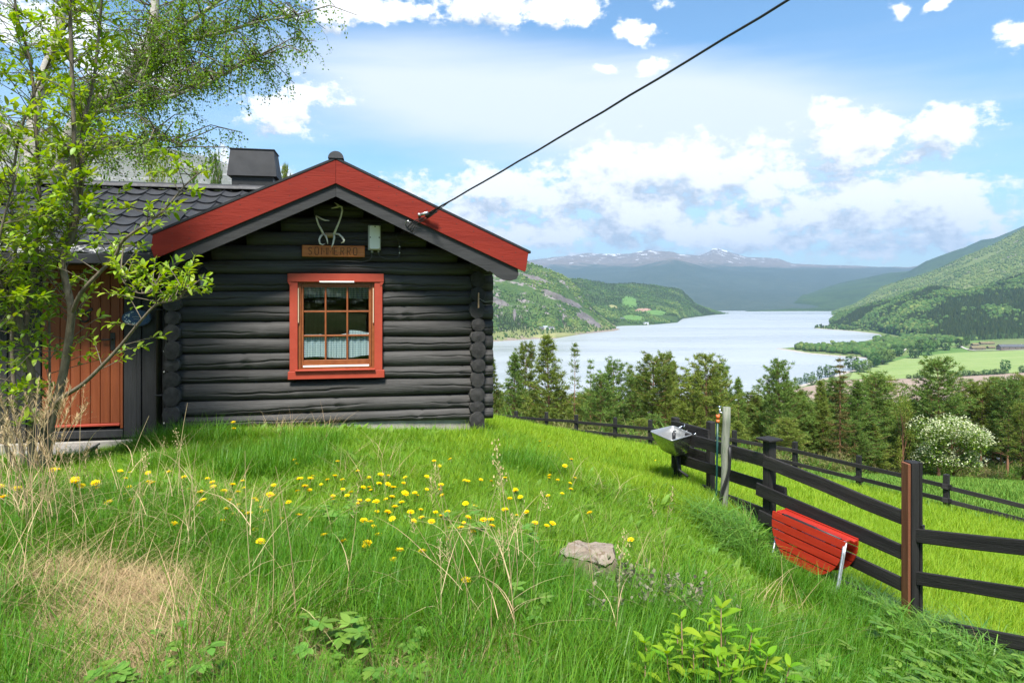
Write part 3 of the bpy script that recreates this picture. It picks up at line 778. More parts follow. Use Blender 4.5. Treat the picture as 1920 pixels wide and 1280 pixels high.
def log_mesh(name, L, rad, h, seed, crack=True, ends=None, hand=1.0, taper=0.0):
    """a hewn log along +x; a drying crack runs along its front as a groove"""
    r = random.Random(seed)
    n = max(6, int(L / .09)); S = []
    ph = [r.uniform(0, 6.28) for _ in range(8)]
    th0 = r.uniform(-.25, .25)
    base = [50, 75, 105, 140, 180, 220, 255, 285, 310]   # back part of the ring (degrees, 0 = front (-y), ccw seen from +x)
    V, Fq = [], []
    for i in range(n + 1):
        x = L * i / n
        t = i / n
        rh = h * .5 * (1 + .035 * math.sin(3.1 * x + ph[0]) + .02 * math.sin(9 * x + ph[1])) * (1 + taper * (t - .5))
        rd = rad * (1 + .04 * math.sin(2.3 * x + ph[2]) + .015 * math.sin(11 * x + ph[3]))
        cz = .006 * math.sin(2.1 * x + ph[4]); cy = .006 * math.sin(1.7 * x + ph[5])
        c = th0 + .22 * math.sin(1.5 * x + ph[6]) + .05 * math.sin(13 * x + ph[7]) + .03 * math.sin(29 * x + ph[1])
        gap = crack * max(0.0, min(1.0, 1.6 * math.sin(2.4 * x + ph[3]) + .9)) * min(1, 6 * t, 6 * (1 - t))
        wd = .05 * gap + .012
        a = [math.degrees(c) - 36, math.degrees(c) - 14, math.degrees(c - wd), math.degrees(c), math.degrees(c + wd), math.degrees(c) + 14, math.degrees(c) + 36]
        ring = [(q, 1.0) for q in base]
        ring = [(q - 360 if q > 180 else q, k) for q, k in ring]
        front = [(q, 1.0 - (.34 * gap if j == 3 else 0)) for j, q in enumerate(a)]
        ring = sorted([q for q in ring if q[0] < a[0] - 4]) , front, sorted([q for q in ring if q[0] > a[-1] + 4])
        full = ring[0] + ring[1] + ring[2]
        while len(full) < 16: full.append((full[-1][0] + 3, 1.0))
        full = full[:16]
        for q, k in full:
            t2 = math.radians(q)
            sy, sz = math.cos(t2), math.sin(t2)
            # squarish-round hand-hewn section
            p = 2.6; nrm = (abs(sy) ** p + abs(sz) ** p) ** (-1 / p)
            nrm = .55 * nrm + .45
            V.append((x, cy - rd * sy * k * nrm, cz + rh * sz * k * nrm))
    m = 16
    for i in range(n):
        for j in range(m):
            Fq.append((i * m + j, i * m + (j + 1) % m, (i + 1) * m + (j + 1) % m, (i + 1) * m + j))
    b = MB(); b.add(V, Fq, 0, True)
    for e, sgn in ((0, 1), (n * m, -1)):
        xx = 0 if e == 0 else L
        cv = len(b.v); b.v.append((xx - sgn * .012, 0, 0))
        for j in range(m):
            f = [e + j, e + (j + 1) % m, cv]
            b.f.append(f); b.m.append(1); b.sm.append(False)
    return b.mesh(name, [M_log, M_logend])

wu0, wu1 = fu(541, -.12), fu(719, -.12)
wz1, wz0 = fz(630, 513, -.12), fz(630, 709, -.12)
k = 0
for i in range(len(ROWS) - 1):
    z0, z1 = ROWS[i], ROWS[i + 1]
    h = (z1 - z0) * 1.06; zc = (z0 + z1) / 2
    lim = (RZ - .30 - z1) / SL                   # stop under the rafters
    a, b = -.10, UE + .13
    if z1 > 2.12: a, b = max(a, RU - lim), min(b, RU + lim)
    if b - a < .25: continue
    spans = [(a, b)]
    if zc < wz1 - .03 and zc > wz0 + .04: spans = [(a, wu0 + .07), (wu1 - .07, b)]
    for (p, q) in spans:
        k += 1
        link_obj('log', log_mesh('log', q - p, .108 + random.uniform(-.006, .006), h, 100 + k), cabin, (p, .02, zc))
# side walls: full logs along the depth, their cut ends stand proud at both corners
DEP = 5.6
for side, uc in ((0, -.098), (1, UE - .098)):
    z = -.10
    j = 0
    r = random.Random(5 + side)
    while z < 2.12:
        h = r.uniform(.15, .235)
        rad = r.uniform(.086, .10)
        me = log_mesh('log', DEP + .24, rad, h * 1.03, 300 + side * 40 + j, crack=False)
        link_obj('log', me, cabin, (uc + r.uniform(-.008, .008), -.20 + r.uniform(-.02, .02), z + h / 2), (0, 0, R(90)))
        z += h; j += 1
# back wall and dark room behind the window
b = MB(); b.box((0, DEP - .06, -.1), (UE, DEP, 2.3)); b.build('back_wall', M_board, cabin)
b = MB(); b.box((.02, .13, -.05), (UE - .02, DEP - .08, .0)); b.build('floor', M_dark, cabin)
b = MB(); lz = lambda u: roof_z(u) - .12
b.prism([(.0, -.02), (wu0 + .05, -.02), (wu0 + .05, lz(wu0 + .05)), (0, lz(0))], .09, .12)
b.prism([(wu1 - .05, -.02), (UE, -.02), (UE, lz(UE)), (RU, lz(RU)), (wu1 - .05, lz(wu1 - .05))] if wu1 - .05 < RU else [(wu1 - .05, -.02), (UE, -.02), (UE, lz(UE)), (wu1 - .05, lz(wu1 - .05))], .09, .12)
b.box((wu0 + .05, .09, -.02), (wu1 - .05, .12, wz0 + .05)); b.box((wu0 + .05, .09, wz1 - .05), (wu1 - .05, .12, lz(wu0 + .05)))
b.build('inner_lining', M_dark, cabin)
# foundation
b = MB(); b.box((-.22, -.02, -.55), (UE + .02, .1, .02), bev=.01); b.box((UE - .08, .1, -.6), (UE + .02, DEP, .02)); b.build('foundation', M_conc, cabin)

# ---- gable window
win = MB()
def wz(py, px=630): return fz(px, py, -.135)
tu0, tu1 = fu(541, -.135), fu(719, -.135); su0, su1 = fu(558, -.135), fu(702, -.135)
V0, V1 = -.137, -.10
zt0, zt1 = wz(528.5), wz(513); zb0, zb1 = wz(709.5), wz(695)
win.box((tu0 - .012, V0 - .012, zt0), (tu1 + .005, V1, zt1), bev=.004)                         # head
win.prism([(tu0 - .012, zt0), (tu0 + .012, zt0 - .04), (tu0 + .03, zt0 - .04), (tu0 + .03, zt0)], V0 - .008, V1)
win.prism([(tu1 + .005, zt0), (tu1 - .019, zt0 - .04), (tu1 - .04, zt0 - .04), (tu1 - .04, zt0)], V0 - .008, V1)
win.box((tu0 + .012, V0, zb1), (su0, V1, zt0), bev=.004)                                       # sides
win.box((su1, V0, zb1), (tu1 - .014, V1, zt0), bev=.004)
win.box((tu0 - .008, V0 - .010, zb0), (tu1 + .012, V1, zb1), bev=.004)                         # sill board
win.box((su0 - .03, V0 - .045, zb1 + .005), (su1 + .01, V1, zb1 + .022), bev=.003)             # drip strip
wobj = win.build('window', M_redtrim, cabin)
fr = MB()
iz0, iz1 = zb1 + .03, zt0 + .005
gu0, gu1 = fu(569.5, -.06), fu(691.5, -.06); gz0, gz1 = fz(630, 674, -.06), fz(630, 538.5, -.06)
fr.box((su0, -.10, iz0 - .02), (su0 + .035, .03, iz1)); fr.box((su1 - .035, -.10, iz0 - .02), (su1, .03, iz1))
fr.box((su0 + .035, -.10, iz1 - .02), (su1 - .035, .03, iz1)); fr.box((su0 + .035, -.10, iz0 - .02), (su1 - .035, .03, iz0 + .012))
fr.build('frame', M_sash, wobj)
sa = MB(); g = .004
sa.box((su0 + .039, -.085, iz0 + .016), (gu0, -.03, iz1 - .024), bev=.003); sa.box((gu1, -.085, iz0 + .016), (su1 - .039, -.03, iz1 - .024), bev=.003)
sa.box((gu0, -.085, gz1), (gu1, -.03, iz1 - .024), bev=.003); sa.box((gu0, -.085, iz0 + .016), (gu1, -.03, gz0), bev=.003)
sa.build('sash', M_sash, wobj)
cw = (gu1 - gu0) / 3; rh = (gz1 - gz0) / 3
for i in (1, 2):
    q = MB(); q.box((gu0 + cw * i - .011, -.082, gz0), (gu0 + cw * i + .011, -.04, gz1), bev=.003); q.build('glazing_bar', M_sash, wobj)
    q = MB(); q.box((gu0, -.080, gz0 + rh * i - .011), (gu1, -.042, gz0 + rh * i + .011), bev=.003); q.build('glazing_bar', M_sash, wobj)
q = MB(); q.box((gu0 - .005, -.105, iz0 + .018), (gu1 + .005, -.087, iz0 + .04), bev=.002); q.build('white_strip', M_white, wobj)
q = MB(); q.box((fu(599, -.15), V0 - .016, fz(630, 529.4, -.15)), (fu(664, -.15), V0 + .01, fz(630, 526.6, -.15))); q.build('white_strip', M_white, wobj)
for px in (559.5, 700):
    q = MB(); u = fu(px, -.12); q.box((u - .006, -.125, fz(px, 605, -.12)), (u + .006, -.105, fz(px, 540, -.12))); q.build('white_strip', mat('pale_strip', (.5, .38, .25), (.55, .42, .3)), wobj)
m = bpy.data.materials.new('window_glass'); m.use_nodes = True
nt = m.node_tree; nt.nodes.clear()
lw_ = nt.nodes.new('ShaderNodeLayerWeight'); lw_.inputs[0].default_value = .5
fz_n = NX(nt, lw_.outputs['Facing'])._m('POWER', 5.0) * .92 + .045      # same from both sides, so light passes the pane
gl = nt.nodes.new('ShaderNodeBsdfGlossy'); gl.inputs['Roughness'].default_value = .02; gl.inputs['Color'].default_value = (.9, .95, .95, 1)
tp = nt.nodes.new('ShaderNodeBsdfTransparent'); tp.inputs[0].default_value = (.82, .87, .86, 1)
mx = nt.nodes.new('ShaderNodeMixShader'); nt.links.new(fz_n.s, mx.inputs[0]); nt.links.new(tp.outputs[0], mx.inputs[1]); nt.links.new(gl.outputs[0], mx.inputs[2])
oo = nt.nodes.new('ShaderNodeOutputMaterial'); nt.links.new(mx.outputs[0], oo.inputs[0]); M_glass = m
for i in range(3):
    for j in range(3):
        q = MB(); q.box((gu0 + cw * i + .011, -.061, gz0 + rh * j + .011), (gu0 + cw * (i + 1) - .011, -.057, gz0 + rh * (j + 1) - .011)); q.build('pane', M_glass, wobj)
# gingham curtains
m = bpy.data.materials.new('gingham_cloth'); m.use_nodes = True
nt = m.node_tree; nt.nodes.clear()
uvn = nt.nodes.new('ShaderNodeTexCoord').outputs['UV']
sp_ = nt.nodes.new('ShaderNodeSeparateXYZ'); nt.links.new(uvn, sp_.inputs[0])
def stripes(o): return NX(nt, o)._m('FRACT')._m('GREATER_THAN', .5)
sx_, sy_ = stripes(sp_.outputs[0]), stripes(sp_.outputs[1])
col = mixc(nt, (sx_ + sy_) * .5, (.90, .94, .97), (.13, .20, .27))
pb = nt.nodes.new('ShaderNodeBsdfPrincipled'); nt.links.new(col, pb.inputs['Base Color']); pb.inputs['Roughness'].default_value = .95; pb.inputs['Specular IOR Level'].default_value = .1
oo = nt.nodes.new('ShaderNodeOutputMaterial'); nt.links.new(pb.outputs[0], oo.inputs[0]); M_ging = m
def curtain(name, u0, u1, z0f, z1f, v, amp, folds, nu=120, nv=14, check=.0135, seed=1):
    r = random.Random(seed); V, U = [], []
    for j in range(nv + 1):
        for i in range(nu + 1):
            t = i / nu; u = u0 + (u1 - u0) * t
            a, b_ = z0f(t), z1f(t); z = a + (b_ - a) * j / nv
            w = amp * math.sin(t * folds * 6.28 + 1.3 * math.sin(t * 9 + seed)) * (.4 + .6 * (1 - j / nv))
            V.append((u, v + w, z)); U.append((t * (u1 - u0) * 1.35 / check / 2, z / check / 2))
    Fq = grid_faces(nu + 1, nv + 1)
    me = np_mesh(name, V, Fq, M_ging, smooth=True)
    uvl = me.uv_layers.new(name='UVMap'); U = np.array(U, np.float32)
    uvl.data.foreach_set('uv', U[Fq.ravel()].ravel())
    return link_obj(name, me, cabin)
ct = tag(curtain('curtain', gu0 - .03, gu1 + .03, lambda t: fz(630, 669, .0) + .05 * max(0, t - .72) + .01 * math.sin(t * 8),
        lambda t: fz(630, 628, .0) + .018 * math.sin(t * 11) * (t > .25) + (.035 if t > .68 else 0) + (-.015 if .3 < t < .45 else .012), -.040, .009, 12, seed=2), 'lower half curtain')
tag(curtain('curtain', gu0 - .03, gu1 + .03, lambda t: fz(630, 559, .06) + .01 * math.sin(t * 5), lambda t: gz1 + .06, .30, .012, 14, seed=5), 'upper short curtain')

# ---- gable roof: slabs, sheet edges, barge boards
UL, UR = fl(288, 440, OV)[0], fl(990, 474, OV)[0]
def slope_poly(ua, ub, top, bot):
    return [(ua, roof_z(ua) - top), (ub, roof_z(ub) - top), (ub, roof_z(ub) - bot), (ua, roof_z(ua) - bot)]
rf = MB()
rf.prism([(RU, RZ + .005), (UR + .005, roof_z(UR) + .003), (UR + .005, roof_z(UR) - .035), (RU, RZ - .04)], OV + .035, DEP + .5)
rf.prism([(RU, RZ + .005), (RU, RZ - .04), (-.75, roof_z(-.75) - .04), (-.75, roof_z(-.75) + .003)], .2, DEP + .5)
rf.prism([(RU, RZ + .004), (RU, RZ - .04), (UL - .02, roof_z(UL - .02) - .04), (UL - .02, roof_z(UL - .02) + .003)], OV + .035, .2)
roof = rf.build('roof', M_boardh, cabin)
# tile sheets of the gable roof, one row after another
ts = MB()
for sgn in (1, -1):
    far = UR if sgn > 0 else -.7
    n = 7
    for i in range(n):
        t0, t1 = i / n, (i + 1) / n
        ua, ub = RU + (far - RU) * t0, RU + (far - RU) * (t1 + .01)
        vv = OV + .03 if sgn > 0 else .3
        steps = 60
        V = []
        for j in range(steps + 1):
            v = vv + (DEP + .5 - vv) * j / steps
            wv = .012 * math.sin(j * math.pi * 2 / 3)
            V += [(ua, v, roof_z(ua) + .012 + wv), (ub, v, roof_z(ub) + .03 + wv)]
        ts.add(V, [(2 * j, 2 * j + 2, 2 * j + 3, 2 * j + 1) for j in range(steps)], 0, True)
tag(ts.build('roof_tiling', M_tile, cabin), kind='stuff')
# front edge trim: dark sheet strip on both slopes
for (ua, ub) in ((RU, UR + .03), (RU, UL - .02)):
    q = MB(); q.prism([(ua, roof_z(ua) + .004), (ub, roof_z(ub) + .004), (ub, roof_z(ub) + .032), (ua, roof_z(ua) + .032)], OV - .035, OV + .10); q.build('edge_flashing', M_metal_dark, cabin)
# red barge boards
BH = .285
cut = .09
q = MB(); q.prism([(RU, RZ), (UR, roof_z(UR)), (UR - .035, roof_z(UR) - BH * .80), (UR - .05, roof_z(UR) - BH * .86), (RU + .001, RZ - BH)], OV - .028, OV); q.build('barge_board', M_red, cabin)
q = MB(); q.prism([(RU - .003, RZ), (RU - .003, RZ - BH), (UL + .02, roof_z(UL + .02) - BH), (UL - .02, roof_z(UL) - .16), (UL, roof_z(UL))], OV - .028, OV); q.build('barge_board', M_red, cabin)
q = MB()
for i in range(13):
    for sgn in (-1, 1):
        u_ = RU + sgn * (.14 + i * .19)
        if u_ > UR - .1 or u_ < UL + .12: continue
        for dz_ in (.07, .21):
            z_ = roof_z(u_) - dz_ + .006 * math.sin(i * 3.1); q.tube([(u_ + .02 * math.sin(i * 5 + dz_), OV - .028, z_), (u_ + .02 * math.sin(i * 5 + dz_), OV - .0305, z_)], .006, seg=6)
tag(q.build('nail_heads', mat('dark_nail', (.06, .02, .015))  , cabin), kind='stuff')
# black boards below, right one ends in a scrolled profile
def under(u): return roof_z(u) - BH
tipu, tipz = fl(966, 524, OV + .02)
prof = [(RU, under(RU) + .06), (tipu + .03, under(tipu + .03) + .02)]
for px, py in ((972, 515), (968, 523), (957, 526.5), (944, 525), (932, 519), (924, 512), (918, 508), (914, 509), (908, 505)):
    prof.append(fl(px, py, OV + .02))
uq, zq = fl(905, 503, OV + .02)
prof += [(uq, zq), (RU, under(RU) - .155)]
q = MB(); q.prism(prof, OV + .004, OV + .032); q.build('under_board', M_boardh, cabin)
prof = [(RU - .003, under(RU) + .06), (RU - .003, under(RU) - .155)]
ulb = fl(338, 493, OV + .02); prof += [ulb]
for px, py in ((333, 497), (330, 500), (336, 503)): prof.append(fl(px, py, OV + .02))
prof += [fl(322, 506, OV + .02), fl(318, 498, OV + .02)]
prof += [(UL + .25, under(UL + .25) + .05)]
q = MB(); q.prism(prof, OV + .004, OV + .032); q.build('under_board', M_boardh, cabin)
# soffit boards under the overhang
for (ua, ub) in ((RU, UR - .02), (RU, UL + .05)):
    for j in range(4):
        v0 = OV + .035 + j * .155
        q = MB(); q.prism([(ua, roof_z(ua) - .045), (ub, roof_z(ub) - .045), (ub, roof_z(ub) - .062), (ua, roof_z(ua) - .062)], v0, v0 + .148); q.build('soffit_board', M_boardh, cabin)
# purlins carrying the overhang
for uu in (RU, UR - .55, UL + .4):
    q = MB(); zt = roof_z(uu) - .30
    q.box((uu - .07, OV + .06, zt - .02), (uu + .07, .3, zt + .12)); q.build('purlin', M_board, cabin)
# ridge cap: half round tiles with a round end disc
q = MB()
nR = 9
V = []
for j in range(2):
    vv = (OV - .045, DEP + .5)[j]
    for i in range(nR + 1):
        t = math.pi * i / nR
        V.append((RU + .092 * math.cos(t), vv, RZ + .015 + .085 * math.sin(t)))
q.add(V, [(i, i + 1, nR + 2 + i, nR + 1 + i) for i in range(nR)], 0, True)
q.add([V[i] for i in range(nR + 1)], [list(range(nR + 1))], 0)
q.build('ridge_cap', M_tile, cabin)

# ---- wing with the door
WV = .12                                          # wing wall plane
def wl(px, py): return fl(px, py, WV)
WL = -5.2                                         # how far the wing runs to the left
du0, du1 = wl(93, 700)[0], wl(226, 700)[0]
dz0, dz1 = wl(160, 800)[1], wl(160, 506)[1]
b = MB(); b.box((WL, WV + .03, -.12), (du0 - .09, WV + .09, 2.25)); b.box((du1 + .03, WV + .03, -.12), (-.16, WV + .09, 2.25)); b.box((du0 - .09, WV + .03, dz1 + .03), (du1 + .03, WV + .09, 2.25)); b.box((du0 - .09, WV + .03, -.12), (du1 + .03, WV + .09, dz0 - .035))
b.build('wing_wall', M_board, cabin)
x = du1 + .035
for wdt in (.15, .05, .15, .05, .15, .07):
    thick = .026 if wdt > .1 else .05
    q = MB(); q.box((x, WV + .03 - thick, -.10), (min(x + wdt, -.20), WV + .03, 2.2), bev=.004); q.build('board', M_board, cabin)
    x += wdt + .004
    if x > -.22: break
x = du0 - .10
while x > WL:
    q = MB(); q.box((x - .15, WV + .004, -.10), (x, WV + .03, 2.2), bev=.004); q.build('board', M_board, cabin)
    q = MB(); q.box((x - .20, WV - .02, -.10), (x - .152, WV + .03, 2.2), bev=.004); q.build('board', M_board, cabin)
    x -= .204
q = MB(); q.box((du0 - .10, WV - .02, dz0 - .14), (du1 + .035, WV + .028, dz0 - .045), bev=.006); q.build('threshold', M_board, cabin)
q = MB(); q.box((WL, WV - .03, -.5), (-.2, WV + .25, -.125), bev=.01); q.build('foundation', M_conc, cabin)
b = MB(); b.box((WL, WV + .09, -.3), (WL + .1, 4.4, 2.2)); b.box((WL, 4.3, -.3), (-.15, 4.4, 2.2)); b.build('wing_wall', M_board, cabin)
# door: boards, red weather bar, knocker, lock plate with handle
dr = MB(); dr.box((du0 - .075, WV - .015, dz0 - .03), (du0, WV + .05, dz1 + .06), bev=.004); dr.box((du1, WV - .012, dz0 - .03), (du1 + .03, WV + .05, dz1 + .06), bev=.003); dr.box((du0, WV - .012, dz1), (du1, WV + .05, dz1 + .06), bev=.003)
dr.box((du0, WV + .035, dz0), (du1, WV + .05, dz1))
door = dr.build('door', M_door, cabin)
nb = 7; bw = (du1 - du0 - .008) / nb
for i in range(nb):
    q = MB(); q.box((du0 + .004 + bw * i + .0025, WV - .004, dz0 + .035), (du0 + .004 + bw * (i + 1) - .0025, WV + .034, dz1 - .004), bev=.006); q.build('door_board', M_door, door)
q = MB(); q.box((du0 + .004, WV - .028, dz0 + .004), (du1 - .004, WV + .02, dz0 + .034), bev=.005); q.build('weather_bar', M_redtrim, door)
hu, hz_ = wl(212, 640)
q = MB(); q.box((hu - .028, WV - .014, hz_ - .11), (hu + .028, WV - .004, hz_ + .11), bev=.004)
q.tube([(hu, WV - .014, hz_ + .03), (hu, WV - .055, hz_ + .03)], .009); q.tube([(hu, WV - .05, hz_ + .03), (hu - .06, WV - .055, hz_ + .026), (hu - .115, WV - .05, hz_ + .025)], .009)
q.build('handle', M_blackmetal, door)
ku, kz = wl(160, 594)
q = MB()
q.tube([(ku + .05 * math.cos(t), WV - .025, kz - .01 + .05 * math.sin(t)) for t in np.linspace(0, 6.2832, 17)], .011, cap=False)
for s in (-1, 1):
    q.prism([(ku + s * .01, kz + .04), (ku + s * .045, kz + .055), (ku + s * .09, kz + .085), (ku + s * .075, kz + .115), (ku + s * .04, kz + .095), (ku + s * .005, kz + .06)][::s], WV - .022, WV - .006)
q.build('knocker', M_blackmetal, door)

# wing roof: tiles laid one by one where they show
EV, RV = -.52, 1.98                               # eave and ridge plane
z_e = fz(200, 474, EV); z_r = fz(300, 352, RV)
sl = (z_r - z_e) / (RV - EV)
def wzr(v): return z_e + (v - EV) * sl
b = MB(); b.prism([(EV, wzr(EV) - .02), (RV, wzr(RV) - .02), (RV, wzr(RV) - .09), (EV, wzr(EV) - .09)], WL - .4, UL - .02, axis='X')
b.prism([(RV, wzr(RV) - .02), (2 * RV - EV, z_e), (2 * RV - EV, z_e - .07), (RV, wzr(RV) - .09)], WL - .4, RU - .3, axis='X')
# the part that runs under the gable roof
b.prism([(.5, wzr(.5) - .02), (RV, wzr(RV) - .02), (RV, wzr(RV) - .09), (.5, wzr(.5) - .09)], UL - .02, RU - .1, axis='X')
b.build('roof', M_boardh, cabin)
q = MB(); q.box((WL - .4, EV - .03, wzr(EV) - .125), (UL + .02, EV, wzr(EV) - .012), bev=.006); q.build('gutter_board', M_metal_dark, cabin)
q = MB()
for j in range(3):
    q.box((WL - .4, EV + .01 + j * .2, wzr(EV) - .12), (-.14, EV + .2 + j * .2, wzr(EV) - .1))
q.build('soffit', M_board, cabin)
TW, TR = .258, 8
def tile_mesh(name, m, seed):
    r = random.Random(seed); nx, ny = 9, 3
    L = math.hypot(RV - EV, z_r - z_e) / TR * 1.10
    V = []
    for j in range(ny + 1):
        for i in range(nx + 1):
            t = i / nx
            w = -.030 * math.sin(math.pi * t) + .014 * math.exp(-((t - .96) / .07) ** 2) + .006 * math.exp(-((t - .02) / .05) ** 2)
            V.append((t * (TW + .012), L * j / ny, w + .028 * (1 - j / ny)))
    n1 = len(V)
    Fq = [(j * (nx + 1) + i, j * (nx + 1) + i + 1, (j + 1) * (nx + 1) + i + 1, (j + 1) * (nx + 1) + i) for j in range(ny) for i in range(nx)]
    b = MB(); b.add(V, Fq, 0, True)
    lip = [(V[i][0], 0.0, V[i][2]) for i in range(nx + 1)] + [(V[i][0], .004, V[i][2] - .026) for i in range(nx + 1)]
    b.add(lip, [(i, nx + 1 + i, nx + 2 + i, i + 1) for i in range(nx)], 0, False)
    return b.mesh(name, m, fix=False)
T_a = [tile_mesh('roof_tile', M_tile, s) for s in range(2)]; T_l = tile_mesh('roof_tile', M_lichen, 9)
th = math.atan(sl)
ncol = int((RU - .2 - (WL - .4)) / TW)
for r_ in range(TR):
    v0 = EV - .02 + (RV - EV) * r_ / TR
    for c in range(ncol):
        u0 = WL - .4 + c * TW
        # stop where the gable roof's own slope rises above the wing roof
        vm_ = v0 + .15; um = u0 + TW * .5
        lim_u = UL if vm_ < .2 else -.72
        if roof_z(um) - .03 > wzr(vm_) + .05 and um > lim_u: pass
        if um > UL - .02 and wzr(vm_) < roof_z(um) - .05: continue
        me = T_l if (r_ == 0 or (r_ == 1 and random.random() < .4)) else random.choice(T_a)
        link_obj('roof_tile', me, cabin, (u0, v0, wzr(v0) + .004 + random.uniform(-.003, .003)), (th + random.uniform(-.008, .008), random.uniform(-.01, .01), random.uniform(-.006, .006)))
for i in range(int((RU - WL + .4) / .42)):
    u0 = WL - .4 + i * .42
    q = MB(); V = []
    for j, rr_ in ((0, .092), (1, .083)):
        for a in range(9):
            t = math.pi * a / 8
            V.append((u0 + .44 * j, RV + rr_ * 1.15 * math.cos(t), z_r + .0 + rr_ * math.sin(t) * .9))
    q.add(V, [(a, a + 1, 10 + a, 9 + a) for a in range(8)], 0, True)
    q.build('ridge_tile', M_tile, cabin)
# valley flashing between the two roofs, with pale lichen
q = MB(); V = []
for i in range(13):
    t = i / 12
    v = EV - .02 + t * 1.3; u = UL - .05 + .02 * t
    V += [(u - .16, v, wzr(v) + .055), (u + .02, v, wzr(v) + .05)]
q.add(V, [(2 * i, 2 * i + 1, 2 * i + 3, 2 * i + 2) for i in range(12)], 0, True)
q.build('valley_flashing', M_metal_dark, cabin)
# chimney cowl on the wing's back slope
CVm = RV + .35
cu0, cu1 = fu(426, CVm - .3), fu(519, CVm - .3); ct0, ct1 = fu(430, CVm - .3), fu(512, CVm - .3)
cz0, cz1 = fz(470, 330, CVm - .3), fz(470, 279, CVm - .3)
q = MB(); dpt = .62
q.box((cu0 + .06, CVm - .28, z_r - .25), (cu1 - .06, CVm + .3, cz0 + .02))
chim = q.build('chimney', M_blackmetal, cabin)
q = MB(); V = [(cu0, CVm - .33, cz0), (cu1, CVm - .33, cz0), (cu1, CVm + .35, cz0), (cu0, CVm + .35, cz0), (ct0, CVm - .24, cz1), (ct1, CVm - .24, cz1), (ct1, CVm + .26, cz1), (ct0, CVm + .26, cz1)]
q.add(V, [(3, 2, 1, 0), (4, 5, 6, 7), (0, 1, 5, 4), (1, 2, 6, 5), (2, 3, 7, 6), (3, 0, 4, 7)])
q.box((ct0 - .015, CVm - .255, cz1 + .001), (ct1 + .015, CVm + .275, cz1 + .014))
q.build('cowl', M_metal_dark, chim)

# corner board, drainpipe and bracket clips
q = MB(); a = fu(306, .0); q.box((a, -.02, -.12), (-.185, WV + .1, 2.14), bev=.006); q.build('corner_board', M_board, cabin)
a = fu(300, .0)
q = MB(); q.tube([(a, -.03, -.05), (a, -.03, 2.02), (a, EV + .12, 2.10)], .036, seg=12); pipe = q.build('drainpipe', M_blackmetal, cabin)
for py in (580, 740):
    q = MB(); zz = fz(300, py, -.03); q.box((a - .045, -.075, zz - .008), (a + .045, .02, zz + .008), bev=.002); q.build('pipe_clamp', M_metal_dark, pipe)

# ================================================================== THINGS ON THE CABIN
def at_cabin(name, u, v, z, label, cat): return empty(name, cab2w(u, v, z), CA, label, cat)
# name sign
s0, s1 = fl(566, 481, -.14), fl(684, 461, -.14)
sw, sh = s1[0] - s0[0], s1[1] - s0[1]
sg = at_cabin('name_sign', s0[0], -.125, s0[1], 'wooden name board reading SOMMERRO above the window', 'sign')
M_sign = mat('varnished_sign_wood', (.44, .115, .020), (.52, .17, .032), rough=.4, scale=9, stretch=(.5, 3, 5), bump=.2, spec=.45, c3=(.52, .24, .08), s3=1.0, t3=(.6, .66))
q = MB(); q.box((0, -.02, 0), (sw, .02, sh), bev=.006); q.build('board', M_sign, sg)
M_burn = mat('burnt_lettering', (.045, .018, .009), (.06, .025, .012), rough=.8)
# letters drawn as burnt strokes, each as polylines in a unit cell
GLY = {'S': [[(.9, .85), (.6, 1), (.25, .95), (.1, .75), (.3, .55), (.7, .45), (.9, .25), (.7, .05), (.35, 0), (.1, .15)]],
       'O': [[(.2, 0), (.05, .2), (.05, .8), (.2, 1), (.8, 1), (.95, .8), (.95, .2), (.8, 0), (.2, 0)]],
       'M': [[(.05, 0), (.08, 1), (.5, .35), (.92, 1), (.95, 0)]],
       'E': [[(.9, 1), (.1, 1), (.1, 0), (.9, 0)], [(.1, .5), (.75, .5)]],
       'R': [[(.1, 0), (.1, 1), (.75, 1), (.9, .85), (.9, .65), (.75, .5), (.1, .5)], [(.45, .5), (.92, 0)]]}
for i, ch in enumerate('SOMMERRO'):
    q = MB()
    x0 = sw * .10 + i * sw * .815 / 8; cwid = sw * .815 / 8 * (.90 if ch == 'M' else .62); y0, chh = sh * .18, sh * .64
    for st in GLY[ch]:
        q.tube([(x0 + p[0] * cwid, -.0205, y0 + p[1] * chh) for p in st], .0044, seg=6)
    q.build('letter', M_burn, sg)
# reindeer antlers on a scrap of skull
an = at_cabin('antlers', *[fl(620, 440, -.15)[0], -.11, fl(620, 440, -.15)[1]], 'pale reindeer antlers mounted above the wooden name board', 'antlers')
M_ant = mat('bleached_antler', (.62, .58, .48), (.76, .73, .64), rough=.6, scale=14, bump=.3)
M_skull = mat('skull_scrap', (.34, .23, .11), (.45, .33, .18), rough=.8, scale=40, bump=.8)
au, azz = fl(620, 440, -.15)
def ap(x, y, v):                                    # crop pixels (560..760, 360..500 shown at 9.145x)
    u, z = fl(560 + x / 9.145, 360 + y / 9.145, -.15 + v); return (u - au, v - .04, z - azz)
q = MB()
q.tube([ap(460, 735, 0), ap(420, 720, -.03), ap(390, 650, -.07), ap(340, 560, -.10), ap(305, 450, -.12), ap(295, 402, -.12)], [.015, .015, .013, .011, .009, .006])
q.tube([ap(297, 405, -.12), ap(380, 455, -.14), ap(450, 485, -.15), ap(525, 492, -.15)], [.008, .010, .009, .004])
q.tube([ap(420, 720, -.03), ap(375, 760, -.09), ap(350, 820, -.12), ap(365, 885, -.13), ap(410, 905, -.12), ap(452, 885, -.1)], [.012, .013, .012, .010, .008, .003])
q.tube([ap(430, 725, -.02), ap(470, 760, -.06), ap(490, 830, -.08), ap(500, 892, -.08)], [.012, .011, .009, .004])
q.build('antler', M_ant, an)
q = MB()
